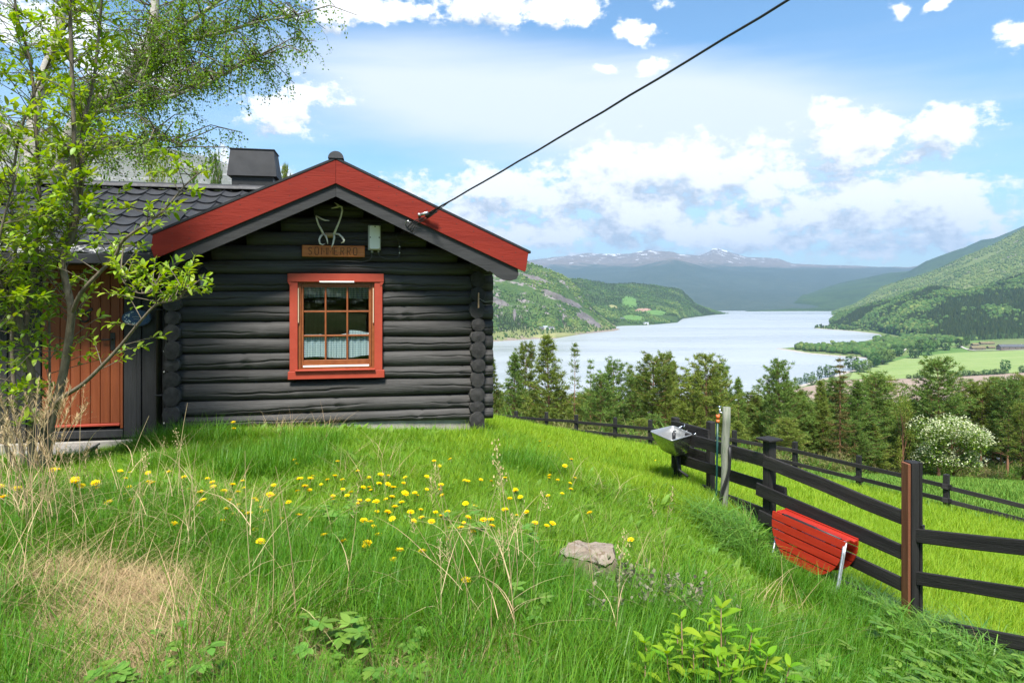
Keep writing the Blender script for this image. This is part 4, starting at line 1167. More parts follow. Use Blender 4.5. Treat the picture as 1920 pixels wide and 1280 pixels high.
q.tube([ap(590, 740, 0), ap(610, 715, -.03), ap(640, 640, -.06), ap(690, 520, -.09), ap(725, 420, -.11), ap(748, 320, -.11), ap(740, 258, -.11), ap(690, 240, -.12)], [.016, .016, .014, .012, .011, .011, .013, .012])
q.tube([ap(700, 240, -.12), ap(640, 262, -.13), ap(560, 280, -.14)], [.016, .011, .004]); q.tube([ap(690, 238, -.12), ap(655, 210, -.12), ap(610, 177, -.12)], [.013, .009, .004])
q.tube([ap(620, 715, -.03), ap(690, 725, -.09), ap(745, 775, -.12), ap(780, 830, -.13), ap(770, 858, -.12), ap(725, 875, -.11)], [.012, .012, .012, .014, .010, .003])
q.tube([ap(610, 720, -.02), ap(608, 800, -.06), ap(590, 880, -.08), ap(562, 948, -.09)], [.013, .013, .011, .004])
q.build('antler', M_ant, an)
q = MB()
for i in range(5):
    x = 470 + i * 28
    q.tube([ap(x, 765, .01), ap(x + 6, 740, -.02), ap(x + 2, 705, .0)], [.02, .028, .016], seg=8)
q.build('skull_piece', M_skull, an)
# junction box
b0, b1 = fl(690, 468, -.2), fl(714, 422, -.2)
jb = at_cabin('junction_box', b0[0], -.10, b0[1], 'white plastic junction box under the gable', 'electrical box')
bw_, bh_ = b1[0] - b0[0], b1[1] - b0[1]
M_jb = mat('white_plastic', (.84, .85, .84), (.88, .885, .87), rough=.4, scale=4, c3=(.62, .66, .52), s3=.6, t3=(.6, .75))
q = MB(); q.box((0, -.07, 0), (bw_, .03, bh_), bev=.006); q.build('body', mat('grey_plastic', (.42, .42, .41), (.46, .46, .45), rough=.5), jb)
q = MB(); q.prism([(.02, .028), (.035, .012), (bw_ - .03, .012), (bw_ - .012, .028), (bw_ - .012, bh_ - .022), (bw_ - .03, bh_ - .008), (.035, bh_ - .008), (.02, bh_ - .022)], -.092, -.071); q.build('cover', M_jb, jb)
q = MB(); q.tube([(.05, -.03, 0), (.05, -.03, -.035)], .016, m=0); q.tube([(bw_ - .03, -.03, 0), (bw_ - .03, -.03, -.03)], .012); q.build('cable_gland', mat('pale_gland', (.3, .3, .29)), jb)
for (x, z) in ((.028, bh_ * .5), (bw_ - .02, bh_ * .5), (bw_ * .55, bh_ - .02)):
    q = MB(); q.tube([(x, -.092, z), (x, -.096, z)], .008, seg=8); q.build('screw', M_blackmetal, jb)
# wall cable along the logs
def cable(name, pts, rad, label, mtl=M_blackmetal):
    q = MB(); q.tube([cab2w(*p) for p in pts], rad, seg=6)
    return tag(q.build(name, mtl), label, 'cable')
def lp(px, py, v): a = fl(px, py, v); return (a[0], v, a[1])
M_cab = mat('grey_cable', (.05, .05, .05), (.07, .07, .07), rough=.5)
cable('cable', [lp(390, 491, -.112), lp(450, 491.5, -.11), lp(520, 491, -.112), lp(600, 490, -.112), lp(650, 489.5, -.112), lp(680, 491, -.112), lp(692, 488, -.115), lp(697, 482, -.12), lp(697, 470, -.13)], .006, 'grey cable clipped along the top of a wall log', M_cab)
cable('cable', [lp(707, 470, -.13), lp(712, 480, -.13), lp(722, 485, -.12), lp(734, 485.5, -.12), lp(746, 484, -.12), lp(749, 470, -.12), lp(748, 455, -.13), lp(742, 441, -.2)], .005, 'thin cable looping from the junction box to the insulators', M_cab)
# porcelain insulators
ins = at_cabin('insulator_rail', *[fl(749, 470, -.12)[0], -.10, fl(749, 470, -.12)[1]], 'small insulators on the dark gable wall', 'insulator')
for dz_ in (-.03, .05):
    q = MB(); q.tube([(0, 0, dz_), (0, -.05, dz_)], .014); q.tube([(0, -.05, dz_), (0, -.062, dz_)], .009, m=1); q.build('insulator', [M_blackmetal, M_white], ins)
q = MB(); q.box((-.012, -.0, -.08), (.012, .02, .1)); q.build('rail', M_blackmetal, ins)
# lantern
lu, lz = fl(381, 517, -.3)
la = at_cabin('wall_lantern', lu, -.30, lz, 'small dark lantern hanging under the left eave', 'lantern')
M_lg = mat('frosted_lantern_glass', (.30, .29, .27), (.36, .35, .33), rough=.35, scale=10)
q = MB(); hN = 6
def hexr(r, z, o=.0): return [(r * math.cos(t + o), r * math.sin(t + o), z) for t in np.linspace(0, 2 * math.pi, hN, endpoint=False)]
q.add(hexr(.10, .02) + hexr(.06, .05) + hexr(.035, .085) + hexr(.012, .11), [(i + hN * j, (i + 1) % hN + hN * j, (i + 1) % hN + hN * (j + 1), i + hN * (j + 1)) for j in range(3) for i in range(hN)] + [[i for i in range(hN)][::-1]])
q.tube([(0, 0, .10), (0, 0, .15)], .006)
q.build('roof', M_blackmetal, la)
for i in range(hN):
    t0, t1 = 2 * math.pi * i / hN, 2 * math.pi * (i + 1) / hN
    q = MB(); q.add([(.060 * math.cos(t0), .060 * math.sin(t0), .018), (.060 * math.cos(t1), .060 * math.sin(t1), .018), (.045 * math.cos(t1), .045 * math.sin(t1), -.13), (.045 * math.cos(t0), .045 * math.sin(t0), -.13)], [(0, 1, 2, 3)]); q.build('glass', M_lg, la)
    q = MB(); q.tube([(.063 * math.cos(t0), .063 * math.sin(t0), .018), (.048 * math.cos(t0), .048 * math.sin(t0), -.135)], .005, seg=5); q.build('bar', M_blackmetal, la)
q = MB(); q.tube([(0, 0, -.13), (0, 0, -.142)], .052, seg=6); q.build('base', M_blackmetal, la)
q = MB(); q.tube([(0, 0, .148), (0, .04, .17), (0, .18, .17)], .007, seg=6); q.build('bracket', M_blackmetal, la)
# oval blue plaque
pu, pz = wl(258.5, 596)
pq = at_cabin('oval_plaque', pu, WV - .045, pz, 'oval blue plaque with pale flowers between door and corner', 'plaque')
M_blue = mat('blue_enamel', (.018, .06, .15), (.025, .075, .18), rough=.3, scale=6)
M_blue2 = mat('blue_rim', (.01, .03, .07), (.012, .035, .08), rough=.35)
q = MB(); q.prism([(.172 * math.cos(t), .106 * math.sin(t)) for t in np.linspace(0, 2 * math.pi, 36, endpoint=False)], 0, .02); q.build('rim', M_blue2, pq)
q = MB(); q.prism([(.160 * math.cos(t), .094 * math.sin(t)) for t in np.linspace(0, 2 * math.pi, 36, endpoint=False)], -.006, .001); q.build('face', M_blue, pq)
q = MB(); rr = random.Random(3)
for i in range(26):
    t = rr.uniform(math.pi * .55, math.pi * 1.55); d_ = rr.uniform(.6, .9)
    x, z = .160 * d_ * math.cos(t), .094 * d_ * math.sin(t); s = rr.uniform(.006, .014)
    q.prism([(x + s * math.cos(a) * (1 if k % 2 else .55), z + s * math.sin(a) * (1 if k % 2 else .55)) for k, a in enumerate(np.linspace(0, 2 * math.pi, 10, endpoint=False))], -.008 - rr.uniform(0, .002), -.005)
tag(q.build('flowers', mat('pale_flower_print', (.62, .68, .70), (.7, .74, .72)), pq), kind='stuff')
q = MB(); rr = random.Random(4)
for row, (z, x0, n) in enumerate(((.012, -.045, 8), (-.014, -.035, 6))):
    for i in range(n):
        x = x0 + i * .0115
        q.tube([(x, -.0068, z + rr.uniform(0, .004)), (x + .005, -.0068, z + rr.uniform(.006, .012)), (x + .009, -.0068, z)], .0016, seg=4)
q.build('lettering', M_white, pq)
# string of white bulbs down the corner board
fg = at_cabin('light_string', *[fu(308, -.03), -.03, 0], 'thin wire with tiny white bulbs down the corner board', 'fairy lights')
q = MB(); q.tube([(0, 0, .05), (.004, 0, .6), (-.004, 0, 1.2), (0, 0, 1.6)], .003, seg=5); q.build('wire', M_blackmetal, fg)
for py in (571, 658, 697, 741, 793):
    zz = fz(308, py, -.03); q = MB(); q.tube([(0, -.005, zz + .012), (0, -.014, zz), (0, -.008, zz - .012)], [.004, .010, .004], seg=8); q.build('bulb', M_white, fg)
# thermometer-like wooden stick at the right corner
tu, tz = fl(897.5, 563, -.26)
th_ = at_cabin('wooden_stick', tu, -.235, tz, 'short bare wooden stick hung on the right log corner', 'stick')
q = MB(); q.box((-.008, -.012, -.10), (.010, .0, .10), bev=.003, jit=.002); q.build('stick', mat('bare_wood', (.42, .25, .14), (.5, .32, .2), rough=.8), th_)
q = MB(); q.tube([(.0, -.012, .03), (.08, -.05, -.02), (.2, -.02, -.01), (.3, .1, .04)], .002, seg=4); q.build('string', mat('pale_string', (.4, .4, .4)), th_)
# wooden step in front of the door
st0 = cab2w(*[wl(95, 832)[0], WV - .75, 0])
stp = empty('wooden_step', (st0.x, st0.y, float(H(st0.x, st0.y)) + .0), CA, 'low grey plank step in front of the cabin door', 'step')
M_grey = mat('weathered_grey_wood', (.20, .185, .165), (.29, .27, .25), rough=.85, scale=5, stretch=(.6, 6, 6), bump=.5, rnd=.15)
M_brownw = mat('brown_weathered_wood', (.13, .075, .05), (.19, .12, .085), rough=.85, scale=5, stretch=(.6, 6, 6), bump=.5)
for j in range(3):
    q = MB(); q.box((-.1, j * .155, .14), (.66, j * .155 + .145, .165), bev=.004, jit=.003); q.build('plank', M_grey, stp)
for x in (-.02, .25, .56):
    q = MB(); q.box((x, .0, -.05), (x + .08, .44, .139), bev=.005); q.build('bearer', M_brownw, stp)

# ---- power line: from the clamp on the barge board up past the camera
PW0 = cab2w(*lp(803, 400, OV - .10))
pw = []
for t in np.linspace(0, 1, 26):
    # from the house (depth about 8) to a pole behind the viewer's right shoulder
    E = PW0 + (W(1475, -10, 4.5) - PW0) * 1.6
    p = PW0.lerp(E, t); p.z -= .045 * 4 * t * (1 - t)
    pw.append(p)
line = empty('power_line', PW0, 0, 'black overhead power cable running from the gable up across the sky', 'cable')
q = MB(); q.tube([p - PW0 + Vector((0, 0, .003 * math.sin(i * 2.4))) for i, p in enumerate(pw)], .0095, seg=8); q.build('cable', M_blackmetal, line)
c0 = cab2w(*lp(786, 403, OV - .06)) - PW0
dirn = (pw[3] - pw[0]).normalized()
M_galv = mat('galvanised_steel', (.45, .46, .47), (.6, .61, .62), rough=.38, metal=.85, scale=12, spec=.5)
q = MB(); q.tube([c0, Vector((0, 0, 0.01))], [.017, .019], seg=8); q.tube([c0 + Vector((-.012, 0, -.002)), c0 + Vector((.012, 0, .006))], .024, seg=8); q.build('clamp', M_galv, line)
q = MB(); q.tube([Vector((-.03, 0, -.035)), Vector((.03, -.01, -.005)), Vector((.10, -.03, .03))], .026, seg=8); q.build('clamp_body', M_blackmetal, line)
hk = cab2w(*lp(765, 419, OV - .03)) - PW0
q = MB(); q.tube([hk + Vector((-.03, .03, -.02)), hk + Vector((-.022, -.02, .02)), hk + Vector((0, -.02, .035)), hk + Vector((.02, -.02, .01)), hk + Vector((.04, .0, .02))], .006, seg=6); q.build('hook', M_galv, line)
for k_, off in enumerate((0, .018, -.016)):
    q = MB()
    q.tube([Vector((.28 + .05 * k_, 0, 0)) * 0 + dirn * (.35 + .1 * k_), Vector((.02, -.01, off - .03)), cab2w(*lp(780, 412 + k_ * 4, OV - .05)) - PW0, cab2w(*lp(765 + k_ * 4, 425 + k_ * 4, OV - .02)) - PW0, cab2w(*lp(752, 436 + k_ * 2, -.25)) - PW0, cab2w(*lp(742, 441 + k_, -.14)) - PW0], .0055, seg=5)
    q.build('strand', M_blackmetal, line)
# ================================================================== FENCES
M_rail = mat('black_fence_rail', (.013, .012, .012), (.026, .024, .023), rough=.72, scale=3, stretch=(.5, 7, 7), bump=.7, bscale=14, spec=.3, rnd=.2, c3=(.075, .065, .058), s3=2.2, t3=(.62, .78))
M_post = mat('black_fence_post', (.014, .013, .013), (.028, .027, .026), rough=.75, scale=3, stretch=(7, 7, .5), bump=.8, bscale=14, spec=.3, rnd=.2, c3=(.10, .095, .09), s3=2.0, t3=(.62, .80))
M_rust = mat('brown_stained_board', (.155, .055, .028), (.21, .085, .045), rough=.7, scale=4, stretch=(6, 6, .5), bump=.4, spec=.3)
M_pole = mat('green_grey_pole', (.155, .17, .125), (.24, .245, .20), rough=.85, scale=5, stretch=(9, 9, .8), bump=.8, bscale=10, c3=(.10, .14, .075), s3=1.4, t3=(.52, .66))

def board_between(p0, p1, w, t, top=True):
    """plank from p0 to p1 (points on its upper edge), w high, t thick, slightly uneven"""
    p0, p1 = Vector(p0), Vector(p1)
    d = p1 - p0; L = d.length; x = d.normalized()
    y = Vector((-x.y, x.x, 0)).normalized(); z = x.cross(y)
    if z.z < 0: z = -z
    M = Matrix(((x.x, y.x, z.x, p0.x), (x.y, y.y, z.y, p0.y), (x.z, y.z, z.z, p0.z), (0, 0, 0, 1)))
    q = MB(); n = max(3, int(L / .35))
    V = []
    for i in range(n + 1):
        s = L * i / n
        a, b = random.uniform(-.004, .004), random.uniform(-.004, .004)
        e = .006
        for (yy, zz) in ((-t / 2, -w + e), (-t / 2 + e, -w), (t / 2 - e, -w), (t / 2, -w + e), (t / 2, -e), (t / 2 - e, 0), (-t / 2 + e, 0), (-t / 2, -e)):
            V.append(Vector((s, yy + a * .5, zz + (a if zz > -w / 2 else b))))
    Fq = [(i * 8 + k, i * 8 + (k + 1) % 8, (i + 1) * 8 + (k + 1) % 8, (i + 1) * 8 + k) for i in range(n) for k in range(8)]
    q.add(V, Fq + [list(range(8))[::-1], [n * 8 + k for k in range(8)]])
    return q, M
def rail(par, p0, p1, w, t=.028, name='rail', m=None):
    q, M = board_between(p0, p1, w, t)
    o = q.build(name, m or M_rail, par); o.matrix_local = Matrix.Translation(-Vector(par.location)) @ M
    return o
def post(par, x, y, z0, z1, s, sy=None, cap=False, rz=0.0):
    q = MB(); sy = sy or s
    q.box((-s / 2, -sy / 2, z0 - z1), (s / 2, sy / 2, 0), bev=.008, jit=.003)
    o = q.build('post', M_post, par); o.location = Vector((x, y, z1)) - Vector(par.location); o.rotation_euler = (0, 0, rz)
    if cap:
        c = MB(); c.box((-s * .95, -sy * .95, .001), (s * .95, sy * .95, .022), bev=.004); c.build('post_cap', M_post, o)
    return o
PA, PB, PC, PD = Vector((3.27, 5.62, 0)), Vector((2.62, 6.95, 0)), Vector((2.40, 8.25, 0)), Vector((2.19, 9.15, 0))
FA = math.atan2(-1.33, .65)
nf = empty('near_fence', (PB.x, PB.y, float(H(PB.x, PB.y))), 0, 'nearest black plank fence stepping down beside the red table', 'fence')
for P_, zt, s_, cap in ((PB, W(1443, 825, 6.95).z, .098, True), (PC, W(1331, 790, 8.25).z, .082, False), (PD, W(1275, 782, 9.15).z, .085, False)):
    post(nf, P_.x, P_.y, float(H(P_.x, P_.y)) - .3, zt, s_, cap=cap, rz=FA + R(90))
# thick split gate post with a brown board on its left side
zt = W(1692, 866, 5.6).z; zb = float(H(PA.x, PA.y)) - .3
gp = MB()
V = []
for (z, k) in ((zb, 1.0), (zb + .5, .99), (zt - .35, 1.0), (zt - .02, .99), (zt, .96)):
    for (x, y) in ((-.050, -.055), (.010, -.058), (.017, -.036), (.022, -.058), (.050, -.050), (.052, .05), (-.050, .052)):
        V.append((x * k + random.uniform(-.003, .003), y * k + random.uniform(-.003, .003), z))
gp.add(V, [(i * 7 + j, i * 7 + (j + 1) % 7, (i + 1) * 7 + (j + 1) % 7, (i + 1) * 7 + j) for i in range(4) for j in range(7)] + [[28 + j for j in range(7)], list(range(7))[::-1]])
gpo = gp.build('post', M_post, nf); gpo.location = Vector((PA.x + .03, PA.y, 0)) - Vector(nf.location); gpo.rotation_euler = (0, 0, .12)
gpo['label'] = 'thick split post with an iron latch'
q = MB(); q.box((-.072, -.045, zb), (-.0515, .045, zt - .008), bev=.004, jit=.002); o = q.build('side_board', M_rust, gpo)
o['label'] = 'brown board nailed to the side of the post'
q = MB(); zl = W(1703, 990, 5.6).z
q.box((.022, -.078, zl - .055), (.050, -.064, zl + .045), bev=.003); q.box((.026, -.10, zl - .05), (.048, -.079, zl - .02), bev=.003); q.tube([(.03, -.085, zl + .03), (.03, -.1, zl + .0), (.03, -.085, zl - .03)], .006)
q.build('latch', M_blackmetal, gpo)
off = Vector((-.078, -.03, 0))                       # rails sit on the viewer's side of the posts
def rp(px, py, Y): return W(px, py, Y)
# upper, middle and lower rails, section by section
rail(nf, rp(1433, 852, 6.95), rp(1694, 955.3, 5.66), .128)
rail(nf, rp(1420, 904.5, 6.98), rp(1694, 1021.3, 5.66), .128)
rail(nf, rp(1424, 955, 6.95), rp(1694, 1082.8, 5.66), .118)
rail(nf, rp(1286, 811, 8.55), rp(1436, 851.5, 6.93), .135)
rail(nf, rp(1277, 851, 8.7), rp(1466, 913.5, 6.72) + Vector((.05, .03, -.004)), .128)
rail(nf, rp(1318, 908, 8.3), rp(1440, 955, 6.98), .11)
rail(nf, rp(1260, 787.5, 9.1), rp(1329, 805.5, 8.2), .15)
rail(nf, rp(1262, 826, 9.12), rp(1331, 850, 8.22), .13)
rail(nf, rp(1566, 1079, 6.15), rp(1640, 1114, 5.75), .04, .03)
# gate side, running on past the right edge of the picture
GE = Vector((4.18, 4.23, 0)); t_ = (GE.xy - Vector((3.37, 5.55))).length
rail(nf, rp(1716, 990, 5.58), rp(1716, 990, 5.58).lerp(rp(1920, 1011, 4.92), 1.9), .112)
rail(nf, rp(1716, 1069, 5.58), rp(1716, 1069, 5.58).lerp(rp(1920, 1100, 4.92), 1.9), .108)
rail(nf, rp(1722, 1156, 5.56), rp(1722, 1156, 5.56).lerp(rp(1920, 1192, 4.92), 1.9), .10)
e_ = rp(1716, 990, 5.58).lerp(rp(1920, 1011, 4.92), 1.85); post(nf, e_.x + .05, e_.y, float(H(e_.x, e_.y)) - .3, e_.z + .2, .1)

# far fence round the field
FF = [(840, 766, 32.0), (902, 771, 31.0), (966, 780, 30.0), (1023, 784.5, 29.0), (1079, 788, 28.0), (1152, 794, 26.5), (1218, 800, 25.3), (1296, 812, 24.0), (1376, 822, 22.6), (1490, 842, 21.3), (1610, 870, 19.9), (1775, 908, 17.9), (1965, 955, 17.2), (2180, 1000, 16.9)]
ff = empty('far_fence', W(1490, 900, 21.3), 0, 'long black three-rail fence at the foot of the sunlit field', 'fence')
pts_ = []
for (px, py, Y) in FF:
    p = W(px, py, Y); pts_.append(p)
for i, p in enumerate(pts_):
    zg = min(float(H(p.x, p.y)), p.z - .75)
    post(ff, p.x + .04, p.y + .07, zg - .25, p.z + random.uniform(.20, .27), .125, rz=.6)
for i in range(len(pts_) - 1):
    a, b = pts_[i], pts_[i + 1]
    for k in range(3):
        dz = Vector((0, 0, -.37 * k + random.uniform(-.02, .02)))
        ext = (b - a).normalized() * .12
        rail(ff, a - ext + dz + Vector((0, -.02 * (i % 2), 0)), b + ext + dz + Vector((0, -.02 * (i % 2), 0)), .115, .032)
# grey pole with hose, standpipe with orange coupling and chrome tap
pb = W(1356, 945, 7.45); pl = empty('grey_pole', (pb.x, pb.y, float(H(pb.x, pb.y))), 0, 'weathered green-grey wooden pole with a black hose beside the fence', 'pole')
tp_ = W(1362, 763, 7.45)
q = MB(); l0 = Vector((0, 0, -.3)); l1 = tp_ - Vector(pl.location)
n_ = 9; P8 = [l0.lerp(l1, i / n_) + Vector((.006 * math.sin(i * 1.7), 0, 0)) for i in range(n_ + 1)]
q.tube(P8, [.046 - .0004 * i for i in range(n_ + 1)], seg=12); q.build('pole', M_pole, pl)
hx = lambda px, py, Y=7.38: W(px, py, Y) - Vector(pl.location)
q = MB(); q.tube([hx(1368, 838), hx(1368, 860), hx(1367, 878), hx(1362, 896), hx(1355, 915), hx(1350, 935), hx(1347, 955)], .012, seg=8); q.tube([hx(1369.5, 838), hx(1370, 862), hx(1368.6, 882), hx(1364, 900), hx(1357, 920), hx(1352, 940)], .009, seg=8); q.build('hose', M_blackmetal, pl)
s0_ = W(1344, 930, 7.6); sp_o = empty('water_standpipe', (s0_.x, s0_.y, float(H(s0_.x, s0_.y))), 0, 'thin green standpipe with orange coupling and chrome tap', 'tap')
hx = lambda px, py, Y=7.6: W(px, py, Y) - Vector(sp_o.location)
M_greenpipe = mat('green_plastic_pipe', (.008, .05, .045), (.012, .07, .06), rough=.4, scale=6)
q = MB(); q.tube([Vector((hx(1343, 930).x, 0, -.2)), hx(1343, 930), hx(1344.5, 860), hx(1345.5, 791)], .0115, seg=8); q.build('pipe', M_greenpipe, sp_o)
M_orange = mat('orange_plastic', (.62, .13, .03), (.7, .16, .04), rough=.4)
q = MB(); q.tube([hx(1346, 792), hx(1346, 788), hx(1346, 787.9), hx(1346, 784), hx(1346, 783.9), hx(1346.2, 777.5)], [.016, .02, .017, .017, .022, .022], seg=10); q.build('coupling', M_orange, sp_o)
M_chrome = mat('chrome', (.68, .69, .70), (.78, .79, .8), rough=.16, metal=1.0)
q = MB(); q.tube([hx(1347, 777), hx(1350, 773), hx(1350, 764)], .010); q.tube([hx(1349, 764), hx(1349.5, 763)], .018); q.tube([hx(1350, 772), hx(1354, 774), hx(1354.5, 777)], .009); q.tube([hx(1346, 762), hx(1353, 762)], .006); q.build('tap', M_chrome, sp_o)

# ================================================================== SINK hung on the fence
M_steel = mat('brushed_steel', (.42, .43, .42), (.52, .53, .52), rough=.30, metal=.95, scale=5, stretch=(1, 1, 6), bump=.05)
M_enam = mat('steel_rim', (.36, .37, .37), (.42, .43, .43), rough=.45, metal=.6, scale=5)
rimz = -.045
A0, A1, A2, A3 = Vector((1.735, 8.62, rimz)), Vector((1.885, 8.06, rimz)), Vector((2.235, 8.42, rimz)), Vector((2.12, 8.98, rimz))
cen = (A0 + A1 + A2 + A3) / 4
sk = empty('steel_sink', (cen.x, cen.y, rimz - .3), 0, 'stainless steel sink hung outdoors on the fence with a tap', 'sink')
lc = lambda v: Vector(v) - Vector(sk.location)
def ringpts(s, z, rnd=.12, n=4):
    c = [cen + (A - cen) * s for A in (A0, A1, A2, A3)]; out = []
    for i in range(4):
        a, b, d = c[i - 1], c[i], c[(i + 1) % 4]
        p, r_ = b.lerp(a, rnd), b.lerp(d, rnd)
        for k in range(n + 1):
            t = k / n
            v = (p * (1 - t) + b * t) * (1 - t) + (b * (1 - t) + r_ * t) * t
            out.append(lc((v.x, v.y, z)))
    return out
q = MB(); RN = 20
def stack(rings, m=0, smooth=True):
    V = [v for r_ in rings for v in r_]
    q.add(V, [(i * RN + k, i * RN + (k + 1) % RN, (i + 1) * RN + (k + 1) % RN, (i + 1) * RN + k) for i in range(len(rings) - 1) for k in range(RN)], m, smooth)
bc = (A2 + A3) / 2 - cen
def shift(r_, k): return [v + bc * k for v in r_]
stack([ringpts(.985, rimz - .012), shift(ringpts(.90, rimz - .10), .10), shift(ringpts(.68, rimz - .235, .2), .30), shift(ringpts(.50, rimz - .262, .3), .36)])
b_ = len(q.v); q.v.append(tuple(sum((Vector(v) for v in q.v[-RN:]), Vector()) / RN)); 
for k in range(RN): q.f.append([b_ - RN + k, b_ - RN + (k + 1) % RN, b_]); q.m.append(0); q.sm.append(True)
q.build('basin', M_steel, sk)
q = MB()
stack([ringpts(.985, rimz - .014), ringpts(1.01, rimz - .012), ringpts(1.012, rimz), ringpts(.985, rimz + .004), ringpts(.95, rimz - .002), shift(ringpts(.87, rimz - .09), .10), shift(ringpts(.66, rimz - .225, .2), .30), shift(ringpts(.46, rimz - .250, .3), .36)])
b_ = len(q.v); q.v.append(tuple(sum((Vector(v) for v in q.v[-RN:]), Vector()) / RN))
for k in range(RN): q.f.append([b_ - RN + k, b_ - RN + (k + 1) % RN, b_]); q.m.append(0); q.sm.append(True)
q.build('rim', M_enam, sk)
tb = lc(W(1284, 806, 8.75))
q = MB(); q.tube([tb, tb + Vector((-.0, 0, .035)), tb + Vector((-.03, -.01, .05)), tb + Vector((-.09, -.03, .035))], .010); q.tube([tb + Vector((0, 0, .035)), tb + Vector((.002, 0, .075))], .013); q.tube([lc(W(1300, 815, 8.4)), lc(W(1304, 812, 8.4)), lc(W(1306, 822, 8.4))], .012); q.build('tap', M_chrome, sk)
q = MB(); q.tube([lc(W(1284, 811, 8.7)), lc(W(1290, 806, 8.68)), lc(W(1294, 800, 8.68)), lc(W(1297, 797, 8.7))], .006, seg=6); q.build('spout_hose', M_white, sk)
bt = lc(W(1263.5, 812, 8.55))
q = MB(); q.tube([bt + Vector((0, 0, -.10)), bt + Vector((0, 0, .005)), bt + Vector((0, 0, .006)), bt + Vector((0, 0, .03))], [.022, .022, .010, .010], seg=10); q.tube([bt + Vector((-.012, 0, .03)), bt + Vector((.03, 0, .03))], .006, seg=6); 
bo = q.build('soap_bottle', M_blackmetal, None); bo.location = sk.location; tag(bo, 'small black soap bottle standing in the steel sink', 'bottle')
q = MB(); q.tube([lc(W(1264, 846, 8.6)), lc(W(1270, 862, 8.6)), lc(W(1272, 880, 8.55)), lc(W(1290, 893, 8.45))], .018, seg=8); q.build('drain_pipe', M_blackmetal, sk)
q = MB(); q.box(tuple(lc(W(1265, 900, 8.75))), tuple(lc(W(1279, 846, 8.62)) + Vector((0, -.06, 0)))) if False else q.tube([lc(W(1268, 846, 8.72)), lc(W(1272, 905, 8.72))], .05, seg=4); q.build('support', M_post, sk)

# ================================================================== RED FOLDING TABLE leaning at the fence
M_tred = mat('red_table_paint', (.34, .019, .009), (.41, .027, .013), rough=.42, scale=5, stretch=(.6, 4, 4), bump=.2, spec=.45, rnd=.06, c3=(.36, .03, .02), s3=2.5, t3=(.66, .8))
T0, T1 = W(1450, 957, 6.55), W(1585, 1015.5, 5.86)     # upper corners of the near leaf
ex = (T1 - T0); LT = ex.length; ex.normalize(); ey = Vector((-ex.y, ex.x, 0)).normalized()
if ey.y < 0: ey = -ey                                   # ey points away from the viewer, towards the fence
ez = ex.cross(ey)
if ez.z < 0: ez = -ez
ez = (Vector((0, 0, 1)) - ex * ex.z - ey * 0).normalized()
tgz = float(H((T0.x + T1.x) / 2, (T0.y + T1.y) / 2))
tab = empty('folding_table', ((T0.x + T1.x) / 2, (T0.y + T1.y) / 2, tgz), 0, 'red slatted folding table with both leaves down, leaning on the fence', 'table')
MT = Matrix(((ex.x, ey.x, ez.x, T0.x), (ex.y, ey.y, ez.y, T0.y), (ex.z, ey.z, ez.z, T0.z), (0, 0, 0, 1)))
MT = Matrix.Translation(-Vector(tab.location)) @ MT
rad = LT / 2
def leaf_slats(off_y, tilt, nm):
    leaf = empty(nm, (0, 0, 0)); leaf.parent = tab; leaf.matrix_local = MT @ Matrix.Translation((0, off_y, 0)) @ Matrix.Rotation(tilt, 4, 'X')
    sw_ = (rad * 1.02) / 5
    for i in range(5):
        z1, z0 = -i * sw_, -(i + 1) * sw_ + .013
        poly = []
        f = lambda z: rad * math.sqrt(max(0, 1 - (max(0, -z - .02) / (rad * 1.02)) ** 2.25))
        zs = np.linspace(z1, z0, 6)
        for z in zs: poly.append((rad + f(z), z))
        for z in zs[::-1]: poly.append((rad - f(z), z))
        q = MB(); q.prism([p for p in poly], -.009, .009); q.build('slat', M_tred, leaf)
    for xx in (rad * .45, rad * 1.55):
        q = MB(); q.box((xx - .02, .010 if off_y < .05 else -.03, -rad * .86), (xx + .02, .030 if off_y < .05 else -.010, -.01)); q.build('batten', M_tred, leaf)
    return leaf
leaf_slats(0, R(-6), 'leaf'); leaf_slats(.165, R(5), 'leaf')
for k_, (y0, y1) in enumerate(((.030, .078), (.084, .138))):
    q = MB(); q.box((.01, y0, -.016), (LT - .01 + .03 * k_, y1, .002), bev=.004); o = q.build('top_slat', M_tred, tab); o.matrix_local = MT
q = MB(); q.box((.12, -.004, -.008), (LT - .3, .03, .008), bev=.003); q.tube([(.10, .01, .0), (LT - .05, .012, .0)], .011); o = q.build('hinge_rail', M_blackmetal, tab); o.matrix_local = MT
tl = lambda px, py, Y: W(px, py, Y) - Vector(tab.location)
q = MB(); q.tube([tl(1460, 985, 6.55), tl(1450, 1030, 6.5), tl(1436, 1078, 6.4)], .012, seg=8); q.tube([tl(1462, 988, 6.58), tl(1452, 1032, 6.53), tl(1439, 1076, 6.43)], .010, seg=8); q.build('leg', M_galv, tab)
q = MB(); q.tube([tl(1584, 1014, 5.88), tl(1580, 1040, 5.85), tl(1571, 1095, 5.8), tl(1560, 1140, 5.75)], .012, seg=8); q.tube([tl(1587, 1014, 5.90), tl(1582, 1045, 5.88), tl(1573, 1098, 5.83), tl(1566, 1120, 5.8)], .010, seg=8); q.build('leg', M_galv, tab)
q = MB(); q.tube([tl(1449, 1082, 6.3), tl(1465, 1078, 6.28), tl(1477, 1077, 6.25), tl(1488, 1084, 6.2), tl(1512, 1092, 6.1), tl(1524, 1099, 6.02), tl(1529, 1108, 5.97), tl(1544, 1135, 5.85)], .013, seg=8); q.build('foot_frame', M_galv, tab)

